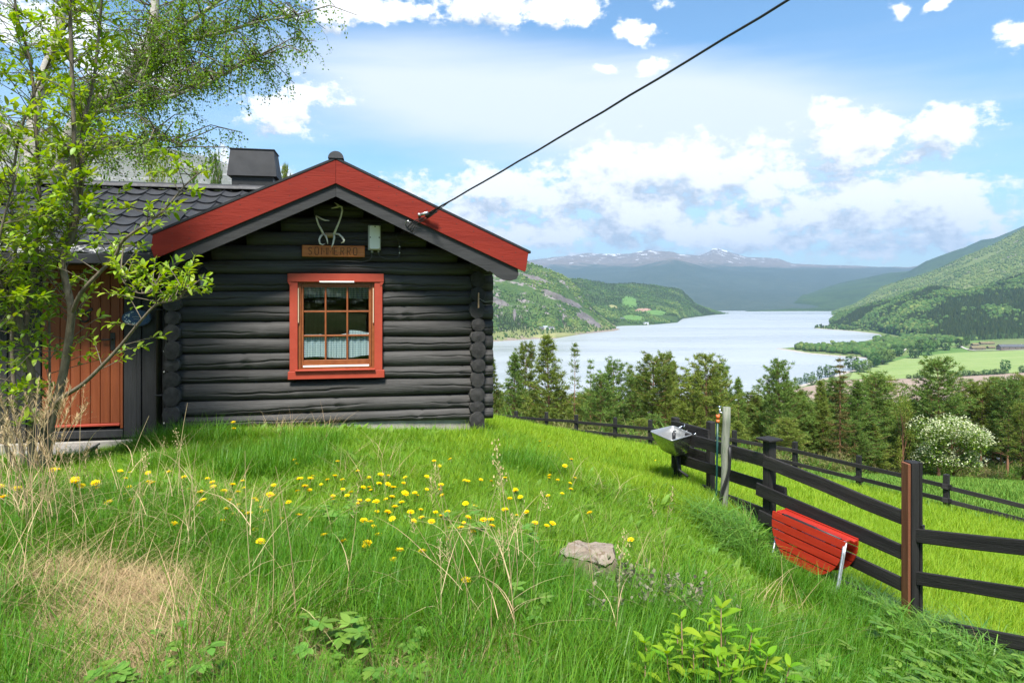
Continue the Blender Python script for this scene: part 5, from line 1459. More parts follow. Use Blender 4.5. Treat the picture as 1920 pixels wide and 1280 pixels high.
# ================================================================== STUMP
M_stump = mat('weathered_stump', (.19, .145, .105), (.29, .245, .20), rough=.9, scale=9, stretch=(1, 1, 1), bump=1.0, bscale=30, c3=(.14, .10, .065), s3=1.0, t3=(.50, .62))
M_bark = mat('stump_bark', (.10, .075, .05), (.17, .13, .09), rough=.95, scale=9, stretch=(3, 3, .6), bump=1.0, bscale=18)
_Y = np.linspace(3.5, 6, 400); _k = np.argmax(CZ + (HY - 1084) / F * _Y < H((1103 - 960) / F * _Y, _Y)); sc_ = W(1103, 1084, _Y[_k]); zg = float(H(sc_.x, sc_.y))
stump = empty('tree_stump', (sc_.x, sc_.y, zg + .0), .4, 'weathered grey tree stump low in the grass', 'stump')
r_ = random.Random(11); NS = 40
q = MB(); V = []
rr = [.195 * (1 + .08 * math.sin(2 * t + 1) + .05 * math.sin(5 * t) + .04 * math.sin(9 * t + 2)) for t in np.linspace(0, 2 * math.pi, NS, endpoint=False)]
zt_ = .185
for (s, z) in ((1.25, -.1), (1.1, .02), (1.02, .10), (.98, zt_ - .02), (.92, zt_)):
    for k in range(NS):
        t = 2 * math.pi * k / NS
        V.append((rr[k] * s * math.cos(t), rr[k] * s * math.sin(t), z + .012 * math.sin(t * 3 + s * 9) + r_.uniform(-.006, .006) - .05 * max(0, math.cos(t - 5.0)) ** 4 * (z > .1)))
q.add(V, [(i * NS + k, i * NS + (k + 1) % NS, (i + 1) * NS + (k + 1) % NS, (i + 1) * NS + k) for i in range(4) for k in range(NS)], 0, True)
q.build('bark', M_bark, stump)
q = MB(); V2 = []
for j in range(9):
    s = .93 * (1 - j / 8.5)
    for k in range(NS):
        t = 2 * math.pi * k / NS
        V2.append((rr[k] * s * math.cos(t), rr[k] * s * math.sin(t), zt_ + .010 * math.sin(t * 3 + .92 * 9) - .05 * max(0, math.cos(t - 5.0)) ** 4 * s + r_.uniform(-.007, .007) - .012 * (j % 2) * r_.random() + .012))
q.add(V2, [(i * NS + k, i * NS + (k + 1) % NS, (i + 1) * NS + (k + 1) % NS, (i + 1) * NS + k) for i in range(8) for k in range(NS)] + [[8 * NS + k for k in range(NS)]], 0, True)
q.build('cut_face', M_stump, stump)
# ================================================================== PLANTS: helpers
def hits(px, py, lift=0.0):
    """ground point on the sight line through a pixel (lift: height above the ground)"""
    lo_, hi_ = 1.5, 60.0
    Ys = np.linspace(lo_, hi_, 1500)
    x = (px - 960) / F * Ys; z = CZ + (HY - py) / F * Ys
    g = H(x, Ys) + lift
    k = np.argmax(z < g)
    return Vector((x[k], Ys[k], float(g[k] - lift)))

def merge(pv, pf, Ms, Ts):
    """copies of a small mesh: pv (n,3), pf (m,k), Ms (N,3,3), Ts (N,3)"""
    pv = np.asarray(pv, float); pf = np.asarray(pf)
    V = np.einsum('nij,kj->nki', Ms, pv) + Ts[:, None, :]
    Fq = pf[None] + (np.arange(len(Ms)) * len(pv))[:, None, None]
    return V.reshape(-1, 3), Fq.reshape(-1, pf.shape[1])

def frames(d, up=None, roll=None):
    """rotation matrices whose x axis is d (N,3); z leans towards up"""
    d = d / np.linalg.norm(d, axis=1)[:, None]
    up = np.tile([0, 0, 1.0], (len(d), 1)) if up is None else up
    y = np.cross(up, d); n = np.linalg.norm(y, axis=1); y[n < 1e-4] = [0, 1, 0]; y /= np.linalg.norm(y, axis=1)[:, None]
    z = np.cross(d, y)
    if roll is not None:
        c, s = np.cos(roll)[:, None], np.sin(roll)[:, None]
        y, z = y * c + z * s, z * c - y * s
    return np.stack([d, y, z], axis=2)

# a leaf of unit length along +x, folded a little at the midrib, tip drooping
def leaf_proto(w=.42, fold=.12, droop=.18, n=4):
    V = [(0, 0, 0)]; Fq = []
    xs = [.22, .5, .78]
    ws = [w * .40, w * .5, w * .34]
    for x, h in zip(xs, ws):
        z = .10 * x - droop * x * x
        V += [(x, -h, z + fold * h * 2), (x, 0, z), (x, h, z + fold * h * 2)]
    V.append((1, 0, .10 - droop))
    T = [(0, 1, 2), (0, 2, 3)]
    for i in range(2):
        a = 1 + 3 * i
        T += [(a, a + 3, a + 4), (a, a + 4, a + 1), (a + 1, a + 4, a + 5), (a + 1, a + 5, a + 2)]
    T += [(7, 10, 8), (8, 10, 9)]
    return np.array(V), np.array(T)

# ------------------------------------------------------------------ grass tufts
def blade_strip(r, base, ang, h, w, lean, curl, seg=4):
    V = []; d = Vector((math.cos(ang), math.sin(ang), 0)); sd = Vector((-d.y, d.x, 0))
    for i in range(seg + 1):
        t = i / seg
        out = lean * t * h + curl * h * t * t * t
        z = h * (t - .42 * curl * t ** 3)
        c = Vector(base) + d * out + Vector((0, 0, z))
        hw = w * .5 * (1 - t ** 1.7) * (1 if i else .8)
        if i < seg: V += [c - sd * hw, c + sd * hw]
        else: V += [c]
    Fq = []
    for i in range(seg - 1): Fq.append((2 * i, 2 * i + 1, 2 * i + 3, 2 * i + 2))
    Fq.append((2 * seg - 2, 2 * seg - 1, 2 * seg))
    return V, Fq
def tuft(name, m, seed, n, hmin, hmax, w, spread, lean=(.05, .4), curl=(0, .5), seg=4):
    r = random.Random(seed); q = MB()
    for i in range(n):
        a = r.uniform(0, 6.283); rr_ = spread * math.sqrt(r.random())
        ba = (rr_ * math.cos(a), rr_ * math.sin(a), -.02)
        V, Fq = blade_strip(r, ba, a + r.uniform(-1.2, 1.2), r.uniform(hmin, hmax), w * r.uniform(.7, 1.2), r.uniform(*lean), r.uniform(*curl), seg)
        q.add(V, Fq, 0, False)
    return q.mesh(name, m, fix=False)
Mg_deep = leaf_mat('grass_deep_green', (.060, .185, .010), (.130, .285, .018), trans=.38, mode='both', vary=.22, rough=.45, spec=.3)
Mg_mid = leaf_mat('grass_mid_green', (.125, .27, .014), (.21, .36, .028), trans=.38, mode='both', vary=.2, rough=.45, spec=.3)
Mg_lime = leaf_mat('grass_lime_green', (.20, .345, .020), (.29, .42, .032), trans=.42, mode='both', vary=.16, rough=.5, spec=.2)
Mg_fence = leaf_mat('grass_blue_green', (.085, .22, .022), (.19, .36, .06), trans=.35, mode='both', vary=.2, rough=.38, spec=.4)
Mg_straw = leaf_mat('dry_straw', (.38, .27, .13), (.52, .41, .23), trans=.2, mode='both', vary=.2, rough=.6, spec=.25)
Mg_weed = leaf_mat('weed_leaf', (.10, .22, .03), (.17, .30, .05), trans=.3, mode='both', vary=.2, rough=.5, spec=.3)
Mg_meadow = leaf_mat('grass_meadow', (.12, .24, .035), (.17, .29, .05), trans=.35, mode='both', vary=.14, rough=.6, spec=.1)
def sward(name, m, seed, n, Rr, hmin, hmax, w, lean=(.05, .4), curl=(0, .6), seg=4, clump=.05, edge=.35, hexp=1.0):
    """a round piece of turf: n blades in small clumps, thinning towards its edge"""
    g = np.random.default_rng(seed)
    nc = max(1, n // 9)
    cr = Rr * np.sqrt(g.random(nc)); cr = np.where(g.random(nc) < edge, Rr * 1.15 * np.sqrt(g.random(nc)), cr)
    ca = g.uniform(0, 6.283, nc); ch = g.uniform(.7, 1.15, nc)
    k = g.integers(0, nc, n)
    bx = cr[k] * np.cos(ca[k]) + g.normal(0, clump, n); by = cr[k] * np.sin(ca[k]) + g.normal(0, clump, n)
    h = (hmin + (hmax - hmin) * g.random(n) ** hexp) * ch[k]
    an = g.uniform(0, 6.283, n); ln = g.uniform(*lean, n); cu = g.uniform(*curl, n); ww = w * g.uniform(.65, 1.25, n)
    dx_, dy_ = np.cos(an), np.sin(an)
    V = np.empty((n, 2 * seg + 1, 3))
    for i in range(seg + 1):
        t = i / seg
        out = ln * t * h + cu * h * t ** 3
        z = h * (t - .42 * np.minimum(cu, 1.6) * t ** 3) - .02 * (i == 0)
        cx_, cy_ = bx + dx_ * out, by + dy_ * out
        hw = ww * .5 * (1 - t ** 1.7) * (1 if i else .8)
        if i < seg:
            V[:, 2 * i] = np.c_[cx_ + dy_ * hw, cy_ - dx_ * hw, z]; V[:, 2 * i + 1] = np.c_[cx_ - dy_ * hw, cy_ + dx_ * hw, z]
        else: V[:, 2 * seg] = np.c_[cx_, cy_, z]
    base = np.arange(n)[:, None] * (2 * seg + 1)
    Q = np.concatenate([base + np.array([2 * i, 2 * i + 1, 2 * i + 3, 2 * i + 2]) for i in range(seg - 1)])
    T = base + np.array([2 * seg - 2, 2 * seg - 1, 2 * seg])
    return np_mesh(name, V.reshape(-1, 3), [Q, T], m)
P_fine = [sward('fine', Mg_mid, 10 + i, 900, .30, .06, .17, .0052, curl=(.1, .9)) for i in range(4)]
P_deep = [sward('deep', Mg_deep, 20 + i, 850, .28, .12, .34, .0062, lean=(.05, .4), curl=(.05, .8)) for i in range(4)]
P_broad = [sward('broad', Mg_fence, 30 + i, 340, .27, .20, .46, .0125, lean=(.05, .4), curl=(.45, 1.5), seg=6) for i in range(4)]
P_lime = [sward('lime', Mg_lime, 40 + i, 900, .36, .07, .22, .0068, curl=(.05, .6), seg=3) for i in range(4)]
P_straw = [sward('straw', Mg_straw, 50 + i, 60, .26, .14, .52, .0036, lean=(.2, 1.2), curl=(.1, 1.0)) for i in range(3)]
P_mat = [sward('matted', Mg_straw, 60 + i, 700, .24, .05, .12, .0036, lean=(1.5, 3.2), curl=(0, .2), seg=3) for i in range(3)]
P_far = [sward('far', Mg_lime, 70 + i, 800, .75, .10, .26, .013, curl=(.05, .5), seg=2) for i in range(4)]
P_mead = [sward('mead', Mg_meadow, 80 + i, 700, 2.2, .12, .26, .04, curl=(.05, .4), seg=2, clump=.25) for i in range(3)]
def rosette(name, m, seed, n=9, L=.12):
    r = random.Random(seed); pv, pf = leaf_proto(.30, .1, .35); q = MB()
    for i in range(n):
        a = 6.283 * i / n + r.uniform(-.3, .3); s = L * r.uniform(.6, 1.2)
        M = Matrix.Rotation(a, 3, 'Z') @ Matrix.Rotation(-r.uniform(.25, 1.0), 3, 'Y')
        q.add([M @ (Vector(v) * s) for v in pv], [tuple(f) for f in pf], 0, True)
    return q.mesh(name, m, fix=False)
P_ros = [rosette('rosette', Mg_weed, 90 + i) for i in range(3)]
def umbel_leaf(name, m, seed, L=.085):
    """broad lobed leaf on a stalk"""
    r = random.Random(seed); pv, pf = leaf_proto(.5, .06, .15); q = MB()
    for st in range(3):
        a0 = r.uniform(0, 6.28); h = r.uniform(.12, .26); o = Vector((.10 * math.cos(a0), .10 * math.sin(a0), h))
        V, Fq = blade_strip(r, (0, 0, -.02), a0, h, .005, .10 / h, .0, 3); q.add(V, Fq)
        for k in range(5):
            a = a0 + (k - 2) * .75; s = L * (1 - .12 * abs(k - 2)) * r.uniform(.85, 1.1)
            M = Matrix.Rotation(a, 3, 'Z') @ Matrix.Rotation(r.uniform(-.1, .25), 3, 'Y')
            q.add([M @ (Vector(v) * s) + o for v in pv], [tuple(f) for f in pf], 0, True)
    return q.mesh(name, m, fix=False)
P_umb = [umbel_leaf('umbel', Mg_weed, 95 + i) for i in range(3)]

def in_frame(x, y, z, mx=420, my=260):
    px = 960 + x / y * F; py = HY - (z - CZ) / y * F
    return (px > -mx) & (px < 1920 + mx) & (py < 1280 + my)
CU = np.array([CC, CS]); CVv = np.array([-CS, CC])
def cabin_uv(x, y):
    dx_, dy_ = x - CL.x, y - CL.y
    return dx_ * CC + dy_ * CS, -dx_ * CS + dy_ * CC
def free(x, y):
    u, v = cabin_uv(x, y)
    ok = ~((v > -.04) & (u > WL - .3) & (u < UE + .05) & (v < 6))
    ok &= ~((np.hypot(x - sc_.x, y - sc_.y) < .40))
    return ok
fence_pts = np.array([(3.75, 4.8), (3.27, 5.62), (2.62, 6.95), (2.40, 8.25), (2.19, 9.15)])
def fence_side(x, y):
    """distance to the near fence line, positive on the field side"""
    best = np.full(x.shape, 1e9); sgn = np.ones(x.shape)
    for (x1, y1), (x2, y2) in zip(fence_pts[:-1], fence_pts[1:]):
        L = (x2 - x1) ** 2 + (y2 - y1) ** 2
        t = np.clip(((x - x1) * (x2 - x1) + (y - y1) * (y2 - y1)) / L, 0, 1)
        d = np.hypot(x - x1 - t * (x2 - x1), y - y1 - t * (y2 - y1))
        c = (x2 - x1) * (y - y1) - (y2 - y1) * (x - x1)
        m = d < best; best[m] = d[m]; sgn[m] = np.where(c[m] < 0, 1, -1)
    return best * sgn
def cast(n, xlo, xhi, ylo, yhi):
    x = rng.uniform(xlo, xhi, n); y = rng.uniform(ylo, yhi, n); z = H(x, y)
    k = in_frame(x, y, z) & free(x, y)
    return x[k], y[k], z[k]
def slope_rot(x, y, spin):
    e = .15; zx = (H0(x + e, y) - H0(x - e, y)) / (2 * e); zy = (H0(x, y + e) - H0(x, y - e)) / (2 * e)
    rot = np.empty((len(x), 3))
    for i in range(len(x)):
        nrm = Vector((-zx[i], -zy[i], 1)).normalized()
        q = Vector((0, 0, 1)).rotation_difference(nrm) @ Euler((0, 0, spin[i])).to_quaternion()
        rot[i] = tuple(q.to_euler())
    return rot
def lay(name, x, y, z, idx, protos, smin, smax, label, tilt=.12, cat='grass', slope=True):
    n = len(x); s = rng.uniform(smin, smax, n)
    spin = rng.uniform(0, 6.283, n)
    rot = slope_rot(x, y, spin) if slope else np.c_[rng.normal(0, tilt, n), rng.normal(0, tilt, n), spin]
    o = scatter(name, np.c_[x, y, z], rot, np.c_[s, s, s * rng.uniform(.8, 1.15, n)], idx, protos)
    return tag(o, label, cat, kind='stuff')
def jgrid(xlo, xhi, ylo, yhi, step):
    """evenly spread, jittered spots"""
    gx_, gy_ = np.meshgrid(np.arange(xlo, xhi, step), np.arange(ylo, yhi, step))
    x = gx_.ravel() + rng.uniform(-.6, .6, gx_.size) * step; y = gy_.ravel() + rng.uniform(-.6, .6, gx_.size) * step
    z = H(x, y); k = in_frame(x, y, z) & free(x, y)
    return x[k], y[k], z[k]

# straw-matted patches (foreground left), worn bare patches by the fence
def patch(x, y):
    d = np.zeros(x.shape)
    for (px, py, rx, ry) in ((170, 1165, .55, .42), (330, 1235, .50, .42), (60, 1130, .4, .35), (450, 1250, .36, .3), (700, 1285, .3, .2), (900, 1275, .22, .16), (1240, 1165, .12, .12)):
        c = hits(px, py); d = np.maximum(d, 1 - ((x - c.x) / rx) ** 2 - ((y - c.y) / ry) ** 2)
    return np.clip(d, 0, 1)
def bare(x, y):
    d = np.zeros(x.shape)
    for (px, py, rx, ry) in ((1300, 1000, .16, .35), (1345, 1045, .14, .3), (1500, 1100, .22, .3), (1540, 1150, .2, .2), (1510, 1180, .2, .15), (1500, 1075, .32, .42), (1535, 1105, .3, .3), (265, 860, .22, .12), (1380, 1075, .15, .2)):
        c = hits(px, py); d = np.maximum(d, 1 - ((x - c.x) / rx) ** 2 - ((y - c.y) / ry) ** 2)
    return np.clip(d, 0, 1)

# 1. lawn and foreground up to the fence
x, y, z = jgrid(-8.5, 4.6, 1.9, 9.5, .21)
fs = fence_side(x, y)
keep_ = (fs < .02) & (rng.random(len(x)) > .95 * np.minimum(1, bare(x, y) * 3))
x, y, z, fs = x[keep_], y[keep_], z[keep_], fs[keep_]
pt = patch(x, y)
wob = fbm(x / .9, y / .9, 3, 61)
crest = (x > -.6 + .25 * wob) & (y > 7.5 + .5 * wob - .25 * np.maximum(x, 0))
nearf = (fs > -.62 + .3 * wob - .35 * (y > 6.2)) & ~((bare(x, y) > .05))
tall = (y < 4.9 + 1.2 * wob) | (wob > .34)
near_stump = (np.hypot(x - sc_.x, y - sc_.y) < .55)
uu_, vv_ = cabin_uv(x, y)
by_wall = (vv_ > -.62) & (uu_ > -.6) & (uu_ < UE + .35)
by_wall |= (vv_ > -1.5) & (uu_ > -2.7) & (uu_ < -.1)
crest &= ~by_wall
tall &= ~by_wall
cls = np.where(crest, 3, np.where(nearf, 2, np.where(tall & ~near_stump, 1, 0)))
low = (pt > .06) & (rng.random(len(x)) < .90)
R4 = lambda k, n=4: rng.integers(0, n, k.sum())
sel = (cls == 0) & ~low & (by_wall | near_stump); lay('short_grass', x[sel], y[sel], z[sel] - .02, R4(sel), P_fine, .6, .85, 'thin short grass along the foot of the log wall and round the stump')
sel = (cls == 0) & ~low & ~(by_wall | near_stump); lay('lawn_grass', x[sel], y[sel], z[sel], R4(sel), P_fine, .8, 1.2, 'short mid green grass in front of the cabin')
sel = (cls == 1) & ~low; lay('tall_grass', x[sel], y[sel], z[sel], R4(sel), P_deep, .75, 1.15, 'deep green uncut grass in the foreground')
sel = (cls == 2) & ~low; lay('fence_grass', x[sel], y[sel], z[sel], R4(sel), P_broad, .75, 1.1, 'lush broad-bladed grass arching along the near fence')
sel = (cls == 3) & ~low; lay('crest_grass', x[sel], y[sel], z[sel], R4(sel), P_lime, .8, 1.1, 'sunny lime green grass on the crest beside the cabin')
# a second, sparser layer of lawn blades mixes the borders
k_ = (rng.random(len(x)) < .45) & ~low & ~by_wall & ~near_stump & (cls != 2)
lay('mixed_grass', x[k_] + rng.normal(0, .1, k_.sum()), y[k_] + rng.normal(0, .1, k_.sum()), z[k_], R4(k_), P_fine, .9, 1.35, 'lighter grass blades mixed through the lawn')
k_ = low | ((rng.random(len(x)) < .02) & (cls == 1) & (y < 5))
lay('straw_thatch', x[k_], y[k_], z[k_] + .06, R4(k_, 3), P_mat, .9, 1.3, 'matted dry straw lying in the foreground grass')
k_ = (rng.random(len(x)) < np.where((x / y < -.36) & (y < 5.5) & (y > 2.6), .28, .04)) & (cls != 3)
lay('dry_grass', x[k_], y[k_], z[k_], R4(k_, 3), P_straw, .8, 1.2, 'dry straw blades standing among the green grass')
k_ = (fbm(x / 1.3 + 7, y / 1.3, 3, 88) > .12) & ~low & ~by_wall & ~near_stump & (cls < 2) & (y > 4.2) & (rng.random(len(x)) < .4)
lay('light_grass', x[k_], y[k_], z[k_], R4(k_), P_lime, .6, .95, 'light yellow-green patches in the lawn')
x, y, z = cast(9000, -4.5, 2.4, 4.6, 8.6)
k_ = (rng.random(len(x)) < .12) & (fence_side(x, y) < -.8)
lay('dandelion_leaves', x[k_], y[k_], z[k_] + .015, R4(k_, 3), P_ros, .7, 1.5, 'dandelion leaf rosettes in the lawn', cat='weeds', slope=False)
x, y, z = cast(4200, -3.6, 3.2, 2.2, 5.0)
k_ = (rng.random(len(x)) < np.clip(fbm(x / .7, y / .7, 2, 131) * .5, 0, .25)) & (fence_side(x, y) < -.5)
lay('broad_weeds', x[k_], y[k_], z[k_] + .03, R4(k_, 3), P_umb, .55, .9, 'broad-leaved weeds growing through the foreground grass', cat='weeds', slope=False)
x, y, z = cast(9000, 1.3, 4.4, 2.4, 5.4)
k_ = (fence_side(x, y) < .3) & (rng.random(len(x)) < np.clip((x / y - .50) * 1.1, 0, .085))
lay('ground_leaves', x[k_], y[k_], z[k_], rng.integers(0, 3, k_.sum()), P_umb, .6, 1.25, 'lobed leafy ground cover below the gate', cat='weeds')
# 2. crest and field beyond the fence
dfar = np.array([(p.x, p.y) for p in pts_]); dfar = dfar[np.argsort(dfar[:, 0])]
def beyond(x, y): return ((fence_side(x, y) > .02) | ((y > 9.4) & (x < 2.4)))
x, y, z = jgrid(-1.2, 11, 3.0, 12.2, .25)
k_ = beyond(x, y) & (y < np.interp(x, dfar[:, 0], dfar[:, 1]) + .3)
x, y, z = x[k_], y[k_], z[k_]
lay('field_grass', x, y, z, rng.integers(0, 4, len(x)), P_lime, .8, 1.2, 'sunlit lime green grass of the field beyond the fence')
x, y, z = jgrid(-2, 21, 11.5, 31, .55)
k_ = beyond(x, y) & (y < np.interp(x, dfar[:, 0], dfar[:, 1]) + .4)
x, y, z = x[k_], y[k_], z[k_]
lay('field_grass', x, y, z, rng.integers(0, 4, len(x)), P_far, .8, 1.2, 'lime green field grass running down to the far fence')
# 3. meadow beyond the far fence
x, y, z = jgrid(-30, 75, 13, 85, 1.7)
k_ = (y > np.interp(x, dfar[:, 0], dfar[:, 1]) - .3) & (x > -8)
x, y, z = x[k_], y[k_], z[k_]
lay('meadow_grass', x, y, z, rng.integers(0, 3, len(x)), P_mead, .8, 1.2, 'green meadow grass between the far fence and the pines')

# ------------------------------------------------------------------ tall dry stems with seed heads: single plants
M_stem = leaf_mat('dry_stem', (.40, .29, .14), (.56, .44, .25), trans=.1, mode='both', vary=.15, rough=.55, spec=.3)
def dry_stem_mesh(seed, h, panicle):
    r = random.Random(seed); q = MB()
    a = r.uniform(0, 6.28); ln = r.uniform(.03, .25)
    P_ = [Vector((ln * h * t * t * math.cos(a) + .006 * math.sin(7 * t + seed), ln * h * t * t * math.sin(a), h * t)) for t in np.linspace(0, 1, 8)]
    q.tube(P_, [.0020, .0019, .0018, .0016, .0015, .0013, .0010, .0007], seg=4, cap=False)
    for k in range(r.randint(2, 4)):
        t = r.uniform(.08, .6); b = P_[0].lerp(P_[-1], t); b.z = h * t
        V, Fq = blade_strip(r, tuple(b), r.uniform(0, 6.28), r.uniform(.10, .26), .0042, r.uniform(.3, 1.2), r.uniform(.3, 1.6), 5); q.add(V, Fq)
    top = P_[-1]
    if panicle:
        for k in range(26):
            t = k / 26; z0 = -.17 * t * h * 1.3
            ba = r.uniform(0, 6.28); L = r.uniform(.008, .022) * (1 + 1.2 * t)
            b = top + Vector((0, 0, z0 + .02)); e = b + Vector((L * math.cos(ba), L * math.sin(ba), r.uniform(.004, .02)))
            V, Fq = blade_strip(r, tuple(b), ba, .014, .0034, L / .014 * .8, 0, 2); q.add(V, Fq)
            d = r.uniform(.0025, .0045)
            q.add([e + Vector((-d, 0, -d)), e + Vector((d, 0, -d)), e + Vector((0, d, d * 1.8))], [(0, 1, 2)])
    return q.mesh('dry_grass_stem', M_stem, fix=False)
DS = [dry_stem_mesh(200 + i, [.62, .8, .7, .55, .9, .75][i], i % 2 == 0 or i == 3) for i in range(6)]
stem_px = [(15, 1000), (30, 985), (45, 1010), (60, 1020), (75, 990), (85, 1040), (25, 1060), (110, 1030), (125, 1000), (150, 1015), (170, 990), (185, 1040), (205, 1010), (220, 1040), (240, 1000), (262, 1020), (285, 1010), (300, 1040), (330, 1000), (335, 1060), (345, 1050), (350, 1080), (357, 1020), (365, 1065), (372, 1090), (140, 1060), (95, 1080), (55, 1090), (250, 1075), (280, 1090), (215, 1095), (390, 1010), (160, 1095),
           (848, 1090), (855, 1150), (862, 1120), (870, 1180), (845, 1200), (880, 1130), (895, 1160), (905, 1210), (918, 1130), (925, 1180), (940, 1230), (955, 1150), (968, 1190), (985, 1130), (1000, 1180), (1010, 1090), (890, 1240), (930, 1260), (830, 1240), (975, 1260), (1120, 1190), (1230, 1180), (1262, 1110), (1060, 1230), (640, 1200), (560, 1230), (480, 1180), (505, 1250), (1150, 1260)]
for i, (px, py) in enumerate(stem_px):
    g = hits(px, py); s = random.uniform(.75, 1.15)
    o = link_obj('dry_grass_stem', DS[random.randrange(6)], None, g, (random.gauss(0, .10), random.gauss(0, .10), random.uniform(0, 6.28))); o.scale = (s, s, s)
    left = px < 450
    tag(o, 'tall dry grass stem standing in front of the shrub and door' if left else ('tall dry grass stem left of the stump in the middle foreground' if px < 1050 else 'single dry stem near the leafy bush in the foreground'), 'dry grass', 'dry stems on the left' if left else ('dry stems in the middle foreground' if px < 1050 else 'dry stems near the bush'))

# tall plumed reed grass at the far left, in front of the shrub
def plume_mesh(seed, h):
    r = random.Random(seed); q = MB(); a = r.uniform(0, 6.28); ln = r.uniform(.02, .22)
    P_ = [Vector((ln * h * t ** 2.4 * math.cos(a), ln * h * t ** 2.4 * math.sin(a), h * t)) for t in np.linspace(0, 1, 9)]
    q.tube(P_, [.0024, .0023, .0022, .002, .0019, .0017, .0015, .0012, .0008], seg=4, cap=False)
    for k in range(70):
        t = r.uniform(.80, 1.0); b = P_[6].lerp(P_[8], max(0, (t - .75) * 4)); ba = r.uniform(0, 6.28); L = r.uniform(.008, .030) * (1.15 - t) * 5
        V, Fq = blade_strip(r, tuple(b), ba, .020 + L * .8, .0030, .55, .2, 2); q.add(V, Fq)
    for k in range(3):
        t = r.uniform(.1, .6); b = P_[0].lerp(P_[8], t); V, Fq = blade_strip(r, tuple(b), r.uniform(0, 6.28), r.uniform(.12, .3), .005, r.uniform(.3, 1.0), r.uniform(.4, 1.6), 5); q.add(V, Fq)
    return q.mesh('reed_grass_stem', M_stem, fix=False)
PLM = [plume_mesh(260 + i, 1.0) for i in range(5)]
for i in range(34):
    px = [8, 16, 25, 33, 40, 48, 56, 64, 72, 80, 88, 96, 12, 30, 52, 70, 90, 104, 20, 44, 60, 84, 5, 36, 76, 100, 115, 128, 10, 28, 50, 66, 92, 140][i] + random.uniform(-5, 5)
    g = hits(px, random.uniform(960, 1060)); zt_p = CZ + (HY - (random.uniform(705, 800) if px < 105 else random.uniform(790, 850))) / F * g.y
    s = max(.5, zt_p - g.z)
    o = link_obj('reed_grass_stem', PLM[i % 5], None, g, (random.gauss(0, .05), random.gauss(0, .07), random.uniform(0, 6.28))); o.scale = (1, 1, s)
    tag(o, 'tall pale reed grass stem with a plume at the left edge', 'dry grass', 'reed grass at the left edge')

# ------------------------------------------------------------------ dandelions, one by one
M_dan = leaf_mat('dandelion_yellow', (.90, .64, .004), (.94, .74, .010), trans=.2, mode='random', vary=.06, hue=.005, rough=.7, spec=.1)
M_dst = leaf_mat('dandelion_stalk', (.16, .22, .06), (.22, .25, .09), trans=.15, mode='random', vary=.1)
def dandelion_mesh(seed):
    r = random.Random(seed); q = MB(); h = .19
    q.tube([Vector((0, 0, -.02)), Vector((.006, 0, h * .5)), Vector((.0, .004, h))], .0026, seg=5, m=1, cap=False)
    pv = [(0, -.12, 0), (.7, -.16, .0), (1, 0, .03), (.7, .16, .0), (0, .12, 0)]
    for ring, (L, tilt, n) in enumerate(((.029, .12, 16), (.025, .42, 14), (.018, .8, 10), (.010, 1.15, 7))):
        for k in range(n):
            a = 6.283 * k / n + ring * .2 + r.uniform(-.1, .1)
            M = Matrix.Rotation(a, 3, 'Z') @ Matrix.Rotation(-tilt - r.uniform(-.12, .12), 3, 'Y')
            q.add([M @ (Vector(v) * L) + Vector((0, 0.004, h)) for v in pv], [(0, 1, 2, 3, 4)], 0)
    q.tube([Vector((0, .004, h - .014)), Vector((0, .004, h - .004)), Vector((0, .004, h + .001))], [.003, .007, .009], seg=7, m=1)
    return q.mesh('dandelion', [M_dan, M_dst], fix=False)
DM = [dandelion_mesh(i) for i in range(4)]
A7 = [(245,252),(272,235),(385,288),(352,328),(370,310),(498,295),(575,298),(732,255),(627,300),(625,333),(637,368),(565,390),(663,396),(690,424),(460,347),(845,405),(775,305),(716,312),(920,373),(928,345),(964,358),(945,430),(1012,395),(1045,308),(1060,350),(987,298),(1100,330),(1128,366),(1115,402),(1183,405),(1065,446),(1130,466),(1162,464),(1197,466),(1185,536),(1058,505),(790,511),(40,312),(70,343),(55,382),(1113,55),(1133,22),(820,263),(640,265),(560,262),(905,285),(1165,310),(1088,402),(1210,400),(1040,328)]
A8 = [(257,203),(225,225),(440,214),(143,315),(160,375),(108,352),(267,298),(300,298),(282,335),(318,350),(260,355),(320,290),(368,320),(412,377),(430,400),(425,285),(415,305),(452,345),(485,300),(495,377),(533,267),(537,332),(550,353),(578,340),(540,403),(541,417),(580,400),(590,293),(620,355),(630,272),(632,322),(650,303),(628,404),(670,281),(695,345),(675,383),(697,398),(740,345),(748,315),(718,437),(755,415),(663,452),(620,457),(735,460),(712,470),(765,488),(785,447),(833,446),(825,385),(850,340),(820,362),(846,280),(798,285),(865,485),(905,458),(938,478),(975,460),(933,323),(930,350),(985,365),(915,222),(908,210),(1060,308),(1075,305),(1110,297),(1015,200),(1180,313),(1062,398),(1100,432),(1147,487),(1180,494),(1153,520),(1085,542),(1042,513),(1055,533),(983,540),(965,578),(1025,480),(600,505),(594,520),(552,483),(414,550),(398,567),(457,567),(482,600),(550,624),(578,587),(652,562),(723,645),(722,683),(852,648),(1042,724),(1040,770),(10,340),(38,400),(18,467),(60,512),(10,537),(125,440),(110,500),(182,498),(222,477),(315,480),(285,510),(325,495),(57,578),(256,547),(217,400),(50,438),(780,347),(885,485)]
A9 = [(255,18),(320,42),(380,130),(415,115),(290,210),(332,195),(343,220),(383,228),(417,208),(400,268),(110,262),(148,272),(172,297),(93,323),(75,213),(88,375),(130,405),(205,378),(232,435),(280,428),(270,460),(303,295),(363,292),(435,315),(562,383),(752,525),(862,115)]
dpx = [(x_ * .3906, 780 + y_ * .3906) for x_, y_ in A7] + [(460 + x_ * .3906, 780 + y_ * .3906) for x_, y_ in A8] + [(920 + x_ * .3593, 820 + y_ * .3593) for x_, y_ in A9]
